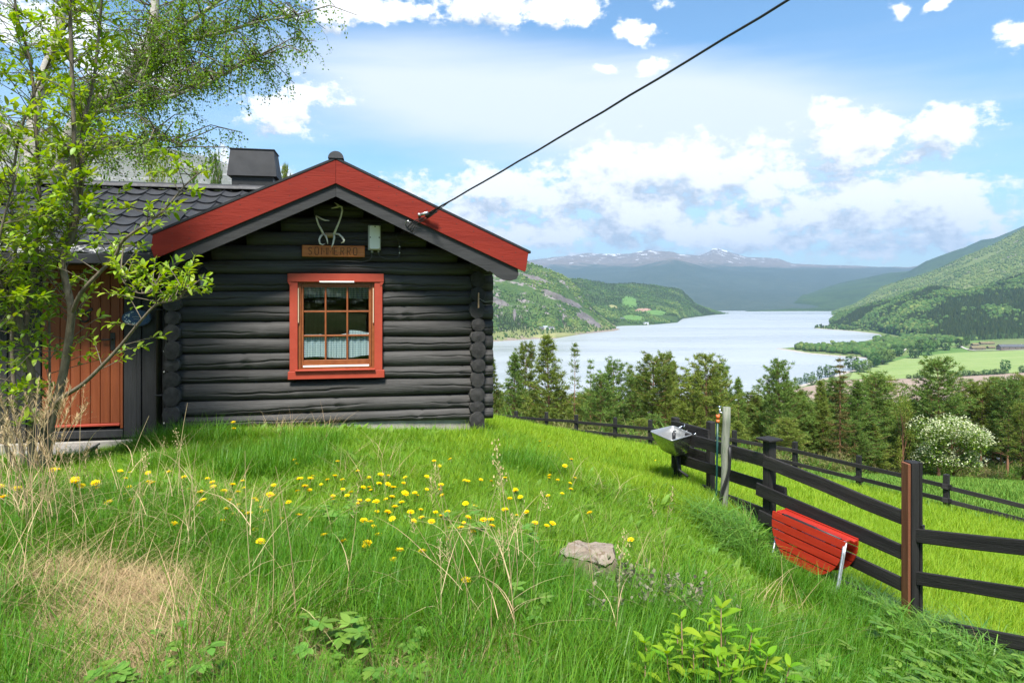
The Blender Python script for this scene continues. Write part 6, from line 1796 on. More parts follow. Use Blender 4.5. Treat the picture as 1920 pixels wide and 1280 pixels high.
for i, (px, py) in enumerate(dpx):
    sc1 = random.uniform(.72, 1.12) * (1.3 if px < 220 else 1)
    hh = .20 * sc1
    g = hits(px, py, hh)
    o = link_obj('dandelion', DM[i % 4], None, g, (random.gauss(0, .16) + .1, random.gauss(0, .16), random.uniform(0, 6.28))); o.scale = (sc1,) * 3
    if abs(px - 867) < 3 and py > 1050: lb, gp_ = 'yellow dandelion among dry stems left of the stump', 'dandelion pair by the dry stems'
    elif px > 1185: lb, gp_ = 'lone yellow dandelion right of the stump in cut grass' if py > 950 else 'yellow dandelion on the crest near the sink', None
    elif px < 170: lb, gp_ = 'large yellow dandelion in front of the door step', 'dandelions by the door'
    elif py < 810: lb, gp_ = 'yellow dandelion close under the log wall', 'dandelions under the log wall'
    elif px < 480: lb, gp_ = 'yellow dandelion among the dry stems between door and lawn', 'dandelions among the dry stems'
    elif px < 640: lb, gp_ = 'yellow dandelion in the lawn straight below the window', 'dandelions below the window'
    elif px < 800: lb, gp_ = 'yellow dandelion in the thick of the lawn right of the window', 'dandelions right of the window'
    elif px < 1000: lb, gp_ = 'yellow dandelion around the dry stems below the right log corner', 'dandelions below the right log corner'
    else: lb, gp_ = 'yellow dandelion on the open slope above the stump', 'dandelions above the stump'
    tag(o, lb, 'dandelion', gp_)

# ------------------------------------------------------------------ woody plants
M_twig = mat('grey_brown_bark', (.10, .08, .055), (.17, .14, .10), rough=.85, scale=12, stretch=(3, 3, 1), bump=.6, c3=(.24, .23, .18), s3=2, t3=(.58, .7))
Ml_shrub = leaf_mat('shrub_leaf', (.20, .32, .025), (.32, .43, .05), trans=.42, mode='random', vary=.18, rough=.42, spec=.35)
Ml_shrub_i = leaf_mat('shrub_foliage', (.19, .31, .022), (.31, .43, .045), trans=.42, mode='island', vary=.22, rough=.42, spec=.35)
LP, LF = leaf_proto(.46, .10, .22)
leaf_meshes = []
for i in range(4):
    pv, pf = leaf_proto([.46, .40, .52, .44][i], [.10, .16, .07, .12][i], [.22, .35, .12, .5][i])
    leaf_meshes.append(np_mesh('leaf', pv, pf, Ml_shrub, smooth=True))
def px_line(pts): return [W(*p) for p in pts]
def smooth_line(P_, n):
    P_ = [Vector(p) for p in P_]; out = []
    for i in range(len(P_) - 1):
        a = P_[max(i - 1, 0)]; b = P_[i]; c = P_[i + 1]; d = P_[min(i + 2, len(P_) - 1)]
        for k in range(n):
            t = k / n
            out.append(.5 * ((2 * b) + (c - a) * t + (2 * a - 5 * b + 4 * c - d) * t * t + (3 * b - a - 3 * c + d) * t ** 3))
    return out + [P_[-1]]
class Leaves:
    def __init__(s): s.p, s.d, s.s, s.u = [], [], [], []
    def add(s, p, d, size, up=(0, 0, 1)): s.p.append(tuple(p)); s.d.append(tuple(d)); s.s.append(size); s.u.append(tuple(up))
def rosette_leaves(L, tip, d, r, n, size):
    """a spray of leaves at the end of a twig"""
    d = Vector(d).normalized(); a = d.orthogonal().normalized(); b = d.cross(a)
    for k in range(n):
        t = k * 2.4 + r.uniform(-.4, .4); sp = r.uniform(.5, 1.3)
        v = d * .75 + (a * math.cos(t) + b * math.sin(t)) * sp + Vector((0, 0, r.uniform(-.1, .25)))
        L.add(Vector(tip) - d * (.02 * k), v, size * r.uniform(.65, 1.15))

shr = empty('bird_cherry_shrub', (-4.35, 6.3, float(H(-4.35, 6.3))), 0, 'tall many-stemmed leafy shrub in front of the cabin door', 'shrub')
so = Vector(shr.location)
r_ = random.Random(42)
stems = [
    ([(74, 905, 6.3), (88, 800, 6.3), (103, 761, 6.3), (119, 699, 6.3), (131, 620, 6.25), (133, 574, 6.2), (117, 495, 6.2), (127, 463, 6.2), (141, 424, 6.2), (143, 396, 6.2), (137, 300, 6.2), (139, 262, 6.15), (133, 75, 6.1), (131, -60, 6.1), (135, -220, 6.1)], .060, .016),
    ([(124, 469, 6.2), (150, 367, 6.3), (154, 262, 6.35), (161, 210, 6.4), (176, 150, 6.45), (184, 75, 6.5), (191, 0, 6.5), (200, -120, 6.5)], .034, .012),
    ([(62, 905, 6.25), (59, 840, 6.25), (59, 700, 6.2), (41, 614, 6.1), (19, 574, 6.05), (0, 533, 6.0), (-40, 440, 5.9), (-60, 300, 5.9), (-50, 100, 5.9)], .052, .014),
    ([(45, 620, 6.12), (56, 560, 6.2), (64, 506, 6.25), (69, 455, 6.25), (77, 412, 6.25), (74, 369, 6.25), (67, 225, 6.2), (56, 112, 6.2), (30, 19, 6.2), (20, -120, 6.2)], .038, .011),
    ([(80, 870, 6.3), (100, 790, 6.25), (109, 752, 6.15), (150, 724, 6.0), (181, 696, 5.9), (225, 649, 5.8), (266, 599, 5.7), (294, 571, 5.65), (334, 561, 5.6), (353, 536, 5.6)], .034, .006),
    ([(131, 600, 6.25), (150, 552, 6.1), (187, 511, 6.0), (216, 480, 5.95), (232, 450, 5.9), (275, 419, 5.85), (307, 394, 5.85), (345, 350, 5.85), (372, 325, 5.85)], .028, .006),
    ([(50, 905, 6.4), (32, 780, 6.5), (22, 650, 6.6), (30, 500, 6.6), (22, 380, 6.6), (40, 240, 6.6), (100, 100, 6.6), (140, 20, 6.6)], .030, .009),
    ([(95, 905, 6.45), (96, 800, 6.5), (93, 700, 6.6), (92, 600, 6.6), (80, 500, 6.6), (100, 420, 6.6)], .022, .007),
    ([(232, 460, 5.9), (228, 520, 5.8), (258, 549, 5.75), (290, 545, 5.7)], .010, .004),
    ([(40, 905, 6.1), (8, 820, 6.0), (-10, 700, 5.9), (-20, 560, 5.8), (5, 420, 5.75), (30, 330, 5.7)], .03, .009)]
LVS = Leaves(); tw = MB()
for si, (pp, ra, rb) in enumerate(stems):
    P_ = smooth_line(px_line(pp), 4)
    if si in (0, 2, 6, 7, 9): P_[0].z = float(H(P_[0].x, P_[0].y)) - .15
    q = MB(); n = len(P_)
    q.tube([p - so for p in P_], [.74 * (ra * (1 - i / (n - 1)) + rb * (i / (n - 1))) for i in range(n)], seg=10 if ra > .02 else 7)
    q.build('stem', M_twig, shr)
    # side twigs
    step = max(1, int(n / 26))
    dense = 1.0 if si not in (4, 5, 8) else .9
    for i in range(2, n):
        t = i / (n - 1)
        if si in (0,) and t < .22: continue
        if si in (2, 6, 7, 9) and t < .2: continue
        cnt = 3 if (si in (4, 5, 8)) else 5
        if si == 4 and t < .40: cnt = 1 if i % 3 == 0 else 0
        if si == 5 and t < .25: cnt = 1
        for c_ in range(cnt):
            if r_.random() > .92 * dense: continue
            a = r_.uniform(0, 6.28); el_ = r_.uniform(-.1, 1.0)
            d = Vector((math.cos(a) * math.cos(el_), math.sin(a) * math.cos(el_), math.sin(el_)))
            L_ = r_.uniform(.15, .55) * (.75 if si in (4, 5, 8) else 1.0)
            p0 = P_[i]; m1 = p0 + d * L_ * .55 + Vector((0, 0, .03)); p1 = p0 + d * L_ + Vector((0, 0, .10 * L_))
            # keep the door half clear like in the photograph
            pxx = 960 + p1.x / p1.y * F; pyy = HY - (p1.z - CZ) / p1.y * F
            if pxx > 395 or (pxx > 215 and 590 < pyy < 760 and si != 4) or (pxx > 120 and pyy > 690 and si != 4) or (pxx > 235 and pyy < 250): continue
            if si == 4 and pyy > HY + 150: continue
            if 222 < pxx < 300 and 560 < pyy < 640: continue
            if 105 < pxx < 225 and 480 < pyy < 720 and r_.random() < .72: continue
            if 150 < pxx < 330 and 330 < pyy < 480 and r_.random() < .5: continue
            tw.tube([p0 - so, m1 - so, p1 - so], [.0045, .0032, .0018], seg=5, cap=False)
            sz = r_.uniform(.062, .095)
            rosette_leaves(LVS, p1, (p1 - m1), r_, r_.randint(5, 8), sz)
            for k in range(r_.randint(2, 4)):
                b = p0.lerp(p1, r_.uniform(.3, .9)); v = Vector((r_.uniform(-1, 1), r_.uniform(-1, 1), r_.uniform(-.2, .8)))
                LVS.add(b, v, sz * .85)
tw.build('twigs', M_twig, shr)['kind'] = 'stuff'
LPp = np.array(LVS.p); LD = np.array(LVS.d); LS = np.array(LVS.s)
LFm = frames(LD, roll=rng.uniform(-.5, .5, len(LD)))
front = np.argsort(LPp[:, 1] - 1.5 * (LPp[:, 0] > -3.9) - LS * 4)            # nearest, least covered leaves first
single = set(front[:300].tolist())
for k in front[:300]:
    M = Matrix([list(LFm[k][i]) + [LPp[k][i] - so[i]] for i in range(3)] + [[0, 0, 0, 1]])
    o = link_obj('leaf', leaf_meshes[k % 4], shr); o.matrix_local = M @ Matrix.Scale(LS[k], 4)
rest = np.array([k for k in range(len(LS)) if k not in single])
V, Fq = merge(LP, LF, LFm[rest] * LS[rest][:, None, None], LPp[rest] - np.array(so))
o = link_obj('foliage', np_mesh('foliage', V, Fq, Ml_shrub_i, smooth=True), shr); o['kind'] = 'stuff'

# ---- birch behind the wing
M_birch = mat('birch_bark', (.36, .33, .29), (.50, .47, .42), rough=.75, scale=5, stretch=(1, 1, 5), bump=.4, c3=(.07, .06, .05), s3=1.6, t3=(.58, .66))
Ml_birch = leaf_mat('birch_foliage', (.115, .225, .018), (.205, .34, .032), trans=.42, mode='island', vary=.2, rough=.45, spec=.3)
br = empty('birch_tree', (-9.6, 13.2, float(H(-9.6, 13.2))), 0, 'large birch with fresh leaves arching over the wing roof', 'tree')
bo_ = Vector(br.location)
BY = 13.0
limbs = [([(20, 760, 13.2), (40, 600, 13.2), (70, 430, 13.2), (105, 320, 13.1), (161, 210, 13.0), (225, 169, 12.9), (262, 116, 12.8), (277, 86, 12.8), (289, 37, 12.7), (292, -40, 12.7), (300, -160, 12.6)], .24, .05),
         ([(225, 169, 12.9), (270, 139, 12.7), (296, 116, 12.6), (326, 94, 12.5), (360, 72, 12.4), (420, 60, 12.3), (490, 40, 12.2), (560, 30, 12.1)], .09, .012),
         ([(161, 210, 13.0), (215, 205, 12.7), (280, 190, 12.5), (340, 175, 12.3), (400, 150, 12.2), (455, 120, 12.1), (490, 105, 12.1)], .05, .01),
         ([(70, 430, 13.2), (60, 300, 13.3), (70, 180, 13.4), (110, 60, 13.4), (130, -80, 13.4), (140, -220, 13.4)], .16, .04),
         ([(262, 116, 12.8), (330, 60, 12.6), (400, 10, 12.4), (470, -40, 12.3), (540, -60, 12.2)], .05, .012),
         ([(105, 320, 13.1), (180, 290, 12.7), (240, 270, 12.4), (300, 262, 12.3), (345, 275, 12.2)], .035, .006),
         ([(60, 300, 13.3), (0, 220, 13.2), (-60, 120, 13.2), (-100, 0, 13.2)], .07, .02)]
BL = Leaves(); bt = MB()
rb_ = random.Random(77)
for li, (pp, ra, rb2) in enumerate(limbs):
    P_ = smooth_line(px_line(pp), 3); n = len(P_)
    if li == 0: P_[0].z = bo_.z - .2
    q = MB(); q.tube([p - bo_ for p in P_], [ra + (rb2 - ra) * (i / (n - 1)) for i in range(n)], seg=10)
    q.build('trunk' if li == 0 else 'limb', M_birch, br)
    for i in range(4 if li in (0, 3) else 1, n):
        for c_ in range(5 if li in (1, 2, 4, 5) else 4):
            a = rb_.uniform(0, 6.28); L_ = rb_.uniform(.4, 1.5) * (1.15 if li in (0, 3, 6) else .85)
            d = Vector((math.cos(a), math.sin(a) * .8, rb_.uniform(-.2, .75))).normalized()
            p0 = P_[i]; p1 = p0 + d * L_ * .6 + Vector((0, 0, .1)); p2 = p0 + d * L_ + Vector((0, 0, -.12 * L_))
            bt.tube([p0 - bo_, p1 - bo_, p2 - bo_], [.014, .009, .005], seg=5, cap=False)
            # hanging twigs with leaves
            for k in range(rb_.randint(4, 6)):
                t = rb_.uniform(.25, 1.0); b = p0.lerp(p1, t * 2) if t < .5 else p1.lerp(p2, t * 2 - 1)
                dl = rb_.uniform(.25, .85); sx = rb_.uniform(-.35, .35); sy = rb_.uniform(-.35, .35)
                e = b + Vector((sx * dl, sy * dl, -dl * rb_.uniform(.25, 1.0)))
                bt.tube([b - bo_, b.lerp(e, .5) - bo_ + Vector((sx * .1, sy * .1, .06)), e - bo_], [.003, .0022, .0015], seg=4, cap=False)
                for m_ in range(int(23 * dl) + 5):
                    t2 = rb_.random(); p = b.lerp(e, t2) + Vector((rb_.gauss(0, .055), rb_.gauss(0, .055), rb_.gauss(0, .05)))
                    BL.add(p, (rb_.uniform(-1, 1), rb_.uniform(-1, 1), rb_.uniform(-1.1, .2)), rb_.uniform(.036, .058))
bt.build('twigs', M_twig, br)['kind'] = 'stuff'
bp = np.array(BL.p); bd = np.array(BL.d); bs_ = np.array(BL.s)
pvb = np.array([(0, 0, 0), (.45, -.36, .03), (1, 0, -.08), (.45, .36, .03)]); pfb = np.array([(0, 1, 2), (0, 2, 3)])
V, Fq = merge(pvb, pfb, frames(bd, roll=rng.uniform(-1.2, 1.2, len(bd))) * bs_[:, None, None], bp - np.array(bo_))
o = link_obj('crown', np_mesh('crown', V, Fq, Ml_birch), br); o['kind'] = 'stuff'
print('birch leaves', len(bs_), 'shrub leaves', len(LS))

# ---- leafy bush in the foreground, right of the middle
Ml_bush = leaf_mat('bush_leaf', (.16, .33, .016), (.27, .42, .028), trans=.45, mode='random', vary=.16, rough=.6, spec=.18)
bm_ = [np_mesh('leaf', *leaf_proto(w_, f_, d_), Ml_bush, smooth=True) for w_, f_, d_ in ((.44, .12, .25), (.40, .18, .4), (.48, .08, .15))]
Ms_red = mat('reddish_stem', (.16, .09, .05), (.22, .13, .07), rough=.6)
c0 = hits(1315, 1290); bush = empty('leafy_bush', (c0.x, c0.y, c0.z), 0, 'young bush with large yellow-green leaves in the foreground', 'bush')
rbh = random.Random(5)
tips = [(1208, 1205), (1278, 1160), (1352, 1140), (1330, 1170), (1410, 1185), (1440, 1230), (1180, 1260), (1250, 1225), (1300, 1215), (1380, 1220), (1480, 1250), (1230, 1262), (1330, 1250), (1420, 1262), (1280, 1262), (1370, 1275), (1160, 1275), (1460, 1285), (1320, 1205), (1360, 1190), (1270, 1190), (1395, 1240), (1345, 1230), (1210, 1240), (1290, 1245), (1425, 1215), (1375, 1255), (1240, 1225)]
nl = 0
for i, (px, py) in enumerate(tips):
    Yt = rbh.uniform(2.75, 3.2); tip = W(px, py, Yt)
    base = Vector((tip.x * .9 + c0.x * .1 + rbh.uniform(-.06, .06), Yt + rbh.uniform(-.08, .08), 0)); base.z = float(H(base.x, base.y)) - .04
    P_ = [base, base.lerp(tip, .5) + Vector((rbh.uniform(-.02, .02), 0, 0)), tip]
    q = MB(); q.tube([p - Vector(bush.location) for p in P_], [.005, .004, .002], seg=6); q.build('stem', Ms_red, bush)
    n = int((tip - base).length / .042)
    for k in range(n + 1):
        t = 1 - k * .042 / max(.05, (tip - base).length)
        if t < .15: break
        p = P_[0].lerp(P_[1], t * 2) if t < .5 else P_[1].lerp(P_[2], t * 2 - 1)
        for s in ((0, math.pi) if k else (0, 2.1, 4.2)):
            a = k * 1.5 + s + rbh.uniform(-.3, .3) + i
            v = Vector((math.cos(a), math.sin(a), rbh.uniform(.15, .6) + (.5 if k == 0 else 0)))
            sz = rbh.uniform(.070, .110) * (.65 if k == 0 else 1)
            Mf = frames(np.array([tuple(v)]))[0]
            o = link_obj('leaf', bm_[nl % 3], bush); nl += 1
            o.matrix_local = Matrix([list(Mf[j]) + [p[j] - bush.location[j]] for j in range(3)] + [[0, 0, 0, 1]]) @ Matrix.Rotation(rbh.uniform(-.3, .3), 4, 'X') @ Matrix.Scale(sz, 4)
# low heath-like undershrub with pale buds beside it
Ml_heath = leaf_mat('pale_bud_leaf', (.12, .15, .05), (.28, .24, .18), trans=.25, mode='both', vary=.25, hue=.03)
P_heath = []
for sd in range(3):
    r = random.Random(500 + sd); q = MB(); pv, pf = leaf_proto(.6, .1, .1)
    for s in range(7):
        a = r.uniform(0, 6.28); e = Vector((.10 * math.cos(a), .10 * math.sin(a), r.uniform(.10, .24)))
        V, Fq = blade_strip(r, (0, 0, -.02), a, e.z, .003, .10 / e.z, 0, 2); q.add(V, Fq)
        for k in range(8):
            p = e * r.uniform(.45, 1.05); Mx = Matrix.Rotation(r.uniform(0, 6.28), 3, 'Z') @ Matrix.Rotation(-r.uniform(0, 1.2), 3, 'Y')
            q.add([Mx @ (Vector(v) * r.uniform(.018, .034)) + p for v in pv], [tuple(f) for f in pf])
    P_heath.append(q.mesh('heath', Ml_heath, fix=False))
hp = [hits(rbh.uniform(1110, 1345), rbh.uniform(1135, 1215)) for _ in range(44)]
lay('undershrub', np.array([p.x for p in hp]), np.array([p.y for p in hp]), np.array([p.z for p in hp]), rng.integers(0, 3, 44), P_heath, .8, 1.3, 'low undershrub with pale buds beside the leafy bush', cat='undershrub')
# ================================================================== TREES of the middle distance
M_pbark = mat('pine_bark', (.20, .095, .05), (.30, .15, .08), rough=.9, scale=3, stretch=(2, 2, .6), bump=.7, c3=(.12, .085, .065), s3=1.2, t3=(.55, .7))
Ml_pine = leaf_mat('pine_needles', (.095, .140, .022), (.225, .285, .048), trans=.28, mode='both', vary=.30, hue=.022, rough=.55, spec=.2, tint=.9)
Ml_pine2 = leaf_mat('green_pine_needles', (.080, .140, .028), (.185, .285, .055), trans=.28, mode='both', vary=.30, hue=.022, rough=.55, spec=.2)
Ml_spruce = leaf_mat('spruce_needles', (.05, .055, .012), (.13, .115, .024), trans=.15, mode='island', vary=.25, rough=.6, spec=.2)
Ml_decid = leaf_mat('fresh_foliage', (.075, .16, .022), (.14, .25, .035), trans=.38, mode='both', vary=.18, rough=.5, spec=.2)
Ml_yel = leaf_mat('yellow_green_foliage', (.16, .22, .03), (.24, .30, .05), trans=.38, mode='both', vary=.16, rough=.5, spec=.2)

def needle_clumps(cen, rad, out, n_per, L, w, g):
    """sprays of thin triangles round each clump centre"""
    N = len(cen); k = np.repeat(np.arange(N), n_per)
    d = g.normal(0, 1, (len(k), 3)); d += out[k] * .9 + np.array([0, 0, .75]); d /= np.linalg.norm(d, axis=1)[:, None]
    st = cen[k] + g.normal(0, 1, (len(k), 3)) * rad[k][:, None] * np.array([.7, .7, .22])
    ln = L * g.uniform(.6, 1.2, len(k))
    sd = np.cross(d, g.normal(0, 1, (len(k), 3))); sd /= np.linalg.norm(sd, axis=1)[:, None]
    a = st - sd * (w * .5); b = st + sd * (w * .5); c = st + d * ln[:, None]
    V = np.stack([a, b, c], 1).reshape(-1, 3)
    return V, np.arange(len(V)).reshape(-1, 3)

def pine_meshes(seed, h, kind, m):
    g = np.random.default_rng(seed); r = random.Random(seed)
    q = MB()
    ph = r.uniform(0, 6); bend = lambda z: Vector((.012 * h * math.sin(2.2 * z / h + ph), .010 * h * math.sin(1.7 * z / h + ph * 2), z))
    r0 = h * (.0125 if kind != 'thin' else .008)
    q.tube([bend(h * t) + (Vector((0, 0, -.6)) if t == 0 else Vector()) for t in np.linspace(0, .97, 12)], [r0 * (1 - .93 * t) for t in np.linspace(0, .97, 12)], seg=8)
    cb = {'dense': .10, 'round': .30, 'tall': .45, 'thin': .38, 'bare': .52}[kind]
    wmax = {'dense': .25, 'round': .27, 'tall': .19, 'thin': .12, 'bare': .17}[kind] * h
    cen, rad, out = [], [], []
    z = cb * h
    while z < h * .985:
        t = (z / h - cb) / (1 - cb)
        prof = {'dense': (1 - t) ** .95 * (.8 + .35 * min(1, t * 4)) + .03, 'round': math.sqrt(max(.02, 1 - ((t - .30) / .72) ** 2)) * (1 - .25 * t), 'tall': math.sqrt(max(.02, 1 - ((t - .45) / .6) ** 2)), 'thin': (1 - t) ** .6 * .9, 'bare': math.sqrt(max(.02, 1 - ((t - .5) / .55) ** 2))}[kind]
        nb = r.randint(4, 6) if kind != 'thin' else r.randint(2, 4)
        a0 = r.uniform(0, 6.28)
        for b in range(nb):
            a = a0 + 6.28 * b / nb + r.uniform(-.35, .35)
            L = wmax * prof * r.uniform(.55, 1.15)
            if L < .12: L = .12
            up = .10 + .75 * t + r.uniform(-.12, .12)
            d = Vector((math.cos(a), math.sin(a), up)).normalized()
            p0 = bend(z); p1 = p0 + d * L * .6; p2 = p0 + d * L + Vector((0, 0, .12 * L))
            q.tube([p0, p1, p2], [r0 * .22 * (1 - .6 * t), r0 * .13, r0 * .06], seg=4, cap=False)
            ncl = max(2, int(L / (.030 * h)))
            for k in range(ncl):
                s = .32 + .68 * (k + r.random()) / ncl
                c = p0.lerp(p1, min(1, s / .6)) if s < .6 else p1.lerp(p2, (s - .6) / .4)
                side = Vector((-d.y, d.x, 0)) * r.uniform(-.30, .30) * L * (1.1 - abs(s - .65))
                if kind in ('thin',) and r.random() < .25: continue
                cen.append(tuple(c + side + Vector((0, 0, r.uniform(0, .012 * h))))); rad.append(.0125 * h * r.uniform(.7, 1.3)); out.append((d.x, d.y, 0))
        z += h * (.034 if kind != 'thin' else .045) * r.uniform(.8, 1.2)
    cen.append(tuple(bend(h * .985))); rad.append(.01 * h); out.append((0, 0, .6))
    if kind in ('bare', 'tall', 'thin'):
        for b in range(7):                                   # dead lower branches
            z = h * r.uniform(.15, cb); a = r.uniform(0, 6.28); L = h * r.uniform(.05, .12)
            p0 = bend(z); d = Vector((math.cos(a), math.sin(a), r.uniform(.2, .9))).normalized()
            q.tube([p0, p0 + d * L * .6, p0 + d * L + Vector((0, 0, .05 * L))], [r0 * .22, r0 * .15, r0 * .05], seg=4, cap=False)
    V, Fq = needle_clumps(np.array(cen), np.array(rad), np.array(out), 30 if kind != 'thin' else 18, .030 * h, .0050 * h, g)
    return q.mesh('trunk', M_pbark, fix=False), np_mesh('crown', V, Fq, m)
PINES = {}
for kd, seeds in (('dense', (1, 2, 3)), ('round', (4, 5, 6)), ('tall', (7, 8)), ('thin', (9, 10)), ('bare', (11,))):
    PINES[kd] = [pine_meshes(sd, 12.0, kd, Ml_pine if sd % 2 else Ml_pine2) for sd in seeds]
def spruce_meshes(seed, h):
    g = np.random.default_rng(seed); r = random.Random(seed); q = MB()
    q.tube([(0, 0, -.6), (0, 0, h * .5), (.0, 0, h)], [h * .012, h * .007, h * .001], seg=7)
    cen, rad, out = [], [], []
    z = h * .08
    while z < h * .97:
        t = z / h; L0 = h * .16 * (1 - t) ** .8 + .15
        for b in range(r.randint(4, 6)):
            a = r.uniform(0, 6.28); L = L0 * r.uniform(.5, 1.25)
            d = Vector((math.cos(a), math.sin(a), -.18)); p0 = Vector((0, 0, z)); p2 = p0 + d * L + Vector((0, 0, .22 * L))
            pm = p0 + d * L * .6
            q.tube([p0, pm, p2], [.03, .02, .008], seg=4, cap=False)
            n = max(2, int(L / .22))
            for k in range(n):
                s = (k + .6) / n; c = p0.lerp(pm, s / .6) if s < .6 else pm.lerp(p2, (s - .6) / .4)
                cen.append(tuple(c)); rad.append(.14); out.append((d.x * .8, d.y * .8, -.95))
        z += h * .042 * r.uniform(.7, 1.3)
    V, Fq = needle_clumps(np.array(cen), np.array(rad), np.array(out), 14, .30, .06, g)
    return q.mesh('trunk', M_pbark, fix=False), np_mesh('crown', V, Fq, Ml_spruce)
SPRUCE = spruce_meshes(21, 12.0)
def decid_meshes(seed, h, w, m, n=2600, leaf=.22, m2=None):
    """broadleaf: trunk with limbs, crown of many small leaves in lumps"""
    g = np.random.default_rng(seed); r = random.Random(seed); q = MB()
    q.tube([(0, 0, -.4), (0, 0, h * .35), (.03 * w, 0, h * .75)], [h * .022, h * .016, h * .005], seg=7)
    lumps = []
    for k in range(26):
        a = r.uniform(0, 6.28); t = r.uniform(.22, .93); rr_ = w * .5 * math.sqrt(max(.05, 1 - ((t - .5) / .55) ** 2)) * r.uniform(.35, .85)
        c = Vector((rr_ * math.cos(a), rr_ * math.sin(a), h * t)); lumps.append((c, w * r.uniform(.11, .20)))
        q.tube([(0, 0, h * max(.15, t - .3)), tuple(c)], [h * .008, h * .002], seg=4, cap=False)
    k = g.integers(0, len(lumps), n)
    C_ = np.array([tuple(l[0]) for l in lumps])[k]; Rr = np.array([l[1] for l in lumps])[k]
    d = g.normal(0, 1, (n, 3)); d /= np.linalg.norm(d, axis=1)[:, None]
    P_ = C_ + d * (Rr * g.random(n) ** .4)[:, None]
    V, Fq = merge(pvb, pfb, frames(g.normal(0, 1, (n, 3))) * (leaf * g.uniform(.6, 1.2, n))[:, None, None], P_)
    out = [q.mesh('trunk', M_pbark, fix=False), np_mesh('crown', V, Fq, m)]
    if m2:
        n2 = int(n * .75); k = g.integers(0, len(lumps), n2)
        C_ = np.array([tuple(l[0]) for l in lumps])[k]; Rr = np.array([l[1] for l in lumps])[k]
        d = g.normal(0, 1, (n2, 3)); d[:, 2] = np.abs(d[:, 2]) * .8 + .1 * d[:, 2]; d /= np.linalg.norm(d, axis=1)[:, None]
        P_ = C_ + d * (Rr * g.uniform(.85, 1.18, n2))[:, None]
        V, Fq = merge(pvb, pfb, frames(g.normal(0, 1, (n2, 3))) * (leaf * .75 * g.uniform(.6, 1.2, n2))[:, None, None], P_)
        out.append(np_mesh('blossom', V, Fq, m2))
    return out
DEC = [decid_meshes(31, 8, 5, Ml_decid), decid_meshes(32, 8, 5.5, Ml_yel), decid_meshes(33, 8, 4, Ml_decid)]

def plant(name, meshes, x, y, s, sz, label, group=None, cat='tree', rz=None, names=('trunk', 'crown', 'blossom')):
    e = empty(name, (x, y, float(H(x, y))), rz if rz is not None else random.uniform(0, 6.28), label, cat, group)
    e.scale = (s, s, sz)
    for me, nm in zip(meshes, names):
        o = link_obj(nm, me, e)
        if nm != 'trunk': o['kind'] = 'stuff'
    return e
def tree_at(name, meshes, px, top, Y, wpx, label, group=None, h0=12.0, w0=None, cat='tree'):
    x = (px - 960) / F * Y; zt = CZ + (HY - top) / F * Y; g = float(H(x, Y)); h = zt - g
    sz = h / h0; s = sz if not w0 else (wpx / F * Y) / w0
    return plant(name, meshes, x, Y, s, sz, label, group, cat)
W0 = {'dense': 5.6, 'round': 6.6, 'tall': 4.9, 'thin': 3.0, 'bare': 4.4}
PL = [  # px, top, width, distance, kind, variant, label
 (921, 672, 70, 62, 'dense', 0, 'bright pine half hidden by the right log corner'), (962, 660, 88, 66, 'dense', 1, 'broad leaning pine second from the cabin corner'), (985, 655, 60, 72, 'tall', 0, 'narrow pine between the two broad pines beside the cabin'),
 (1028, 630, 122, 63, 'dense', 2, 'tallest dense dark pine in front of the left shore'), (1075, 646, 52, 60, 'thin', 0, 'slender sparse pine with a see-through crown'), (1110, 676, 50, 62, 'thin', 1, 'scraggly thin pine right of the slender sparse one'),
 (1128, 706, 90, 58, 'round', 0, 'low rounded pine above the left end of the far fence'), (1152, 682, 62, 66, 'tall', 1, 'narrow pointed pine before the middle of the lake'), (1180, 686, 55, 74, 'thin', 0, 'pale sparse pine beside the narrow pointed pine'),
 (1222, 673, 88, 58, 'bare', 0, 'pine with a bare forked pale trunk above the sink'), (1246, 672, 50, 64, 'tall', 0, 'upright pine just right of the bare forked trunk'), (1262, 680, 70, 68, 'dense', 0, 'pointed pine behind the sink and fence corner'),
 (1322, 668, 122, 60, 'round', 1, 'broad olive pine with rounded crown above the grey pole'), (1352, 690, 80, 66, 'round', 2, 'rounded pine leaning against the broad olive crown'), (1386, 706, 60, 64, 'dense', 1, 'low pale pine left of the gap where water shows'),
 (1425, 722, 40, 70, 'thin', 1, 'small thin pine top in the gap beside the beach'), (1460, 681, 96, 58, 'round', 0, 'distinct pine with a tufted round top before the beach'), (1500, 734, 70, 62, 'dense', 2, 'low bushy pine left of the dark spruce'), (1538, 716, 74, 64, 'dense', 0, 'pine touching the left side of the dark spruce'),
 (1606, 712, 104, 60, 'dense', 1, 'wide bushy pine right of the dark spruce'), (1640, 704, 76, 64, 'tall', 1, 'brownish pine in front of the ploughed field'), (1757, 680, 132, 60, 'round', 2, 'large pine with spreading crown above the blossom tree'),
 (1842, 728, 70, 66, 'tall', 0, 'slim pine with tall trunk right of the blossom tree'), (1890, 714, 72, 64, 'tall', 1, 'tall pine with orange trunk near the right edge'), (1918, 738, 70, 70, 'tall', 0, 'pine cut by the right edge of the picture'), (1700, 752, 66, 66, 'dense', 2, 'dark pine between the pale birch and the spreading pine')]
for (px, tp2, wpx, Y, kd, vi, lb) in PL:
    tree_at('pine_tree', PINES[kd][vi], px, tp2, Y, wpx * (1.15 if kd != 'thin' else 1), lb, 'pines below the field', 12.0, W0[kd])
tree_at('spruce_tree', SPRUCE, 1575, 664, 56, 66, 'dark drooping spruce standing above the other tree tops', None, 12.0, 4.0)
rp_ = random.Random(91)
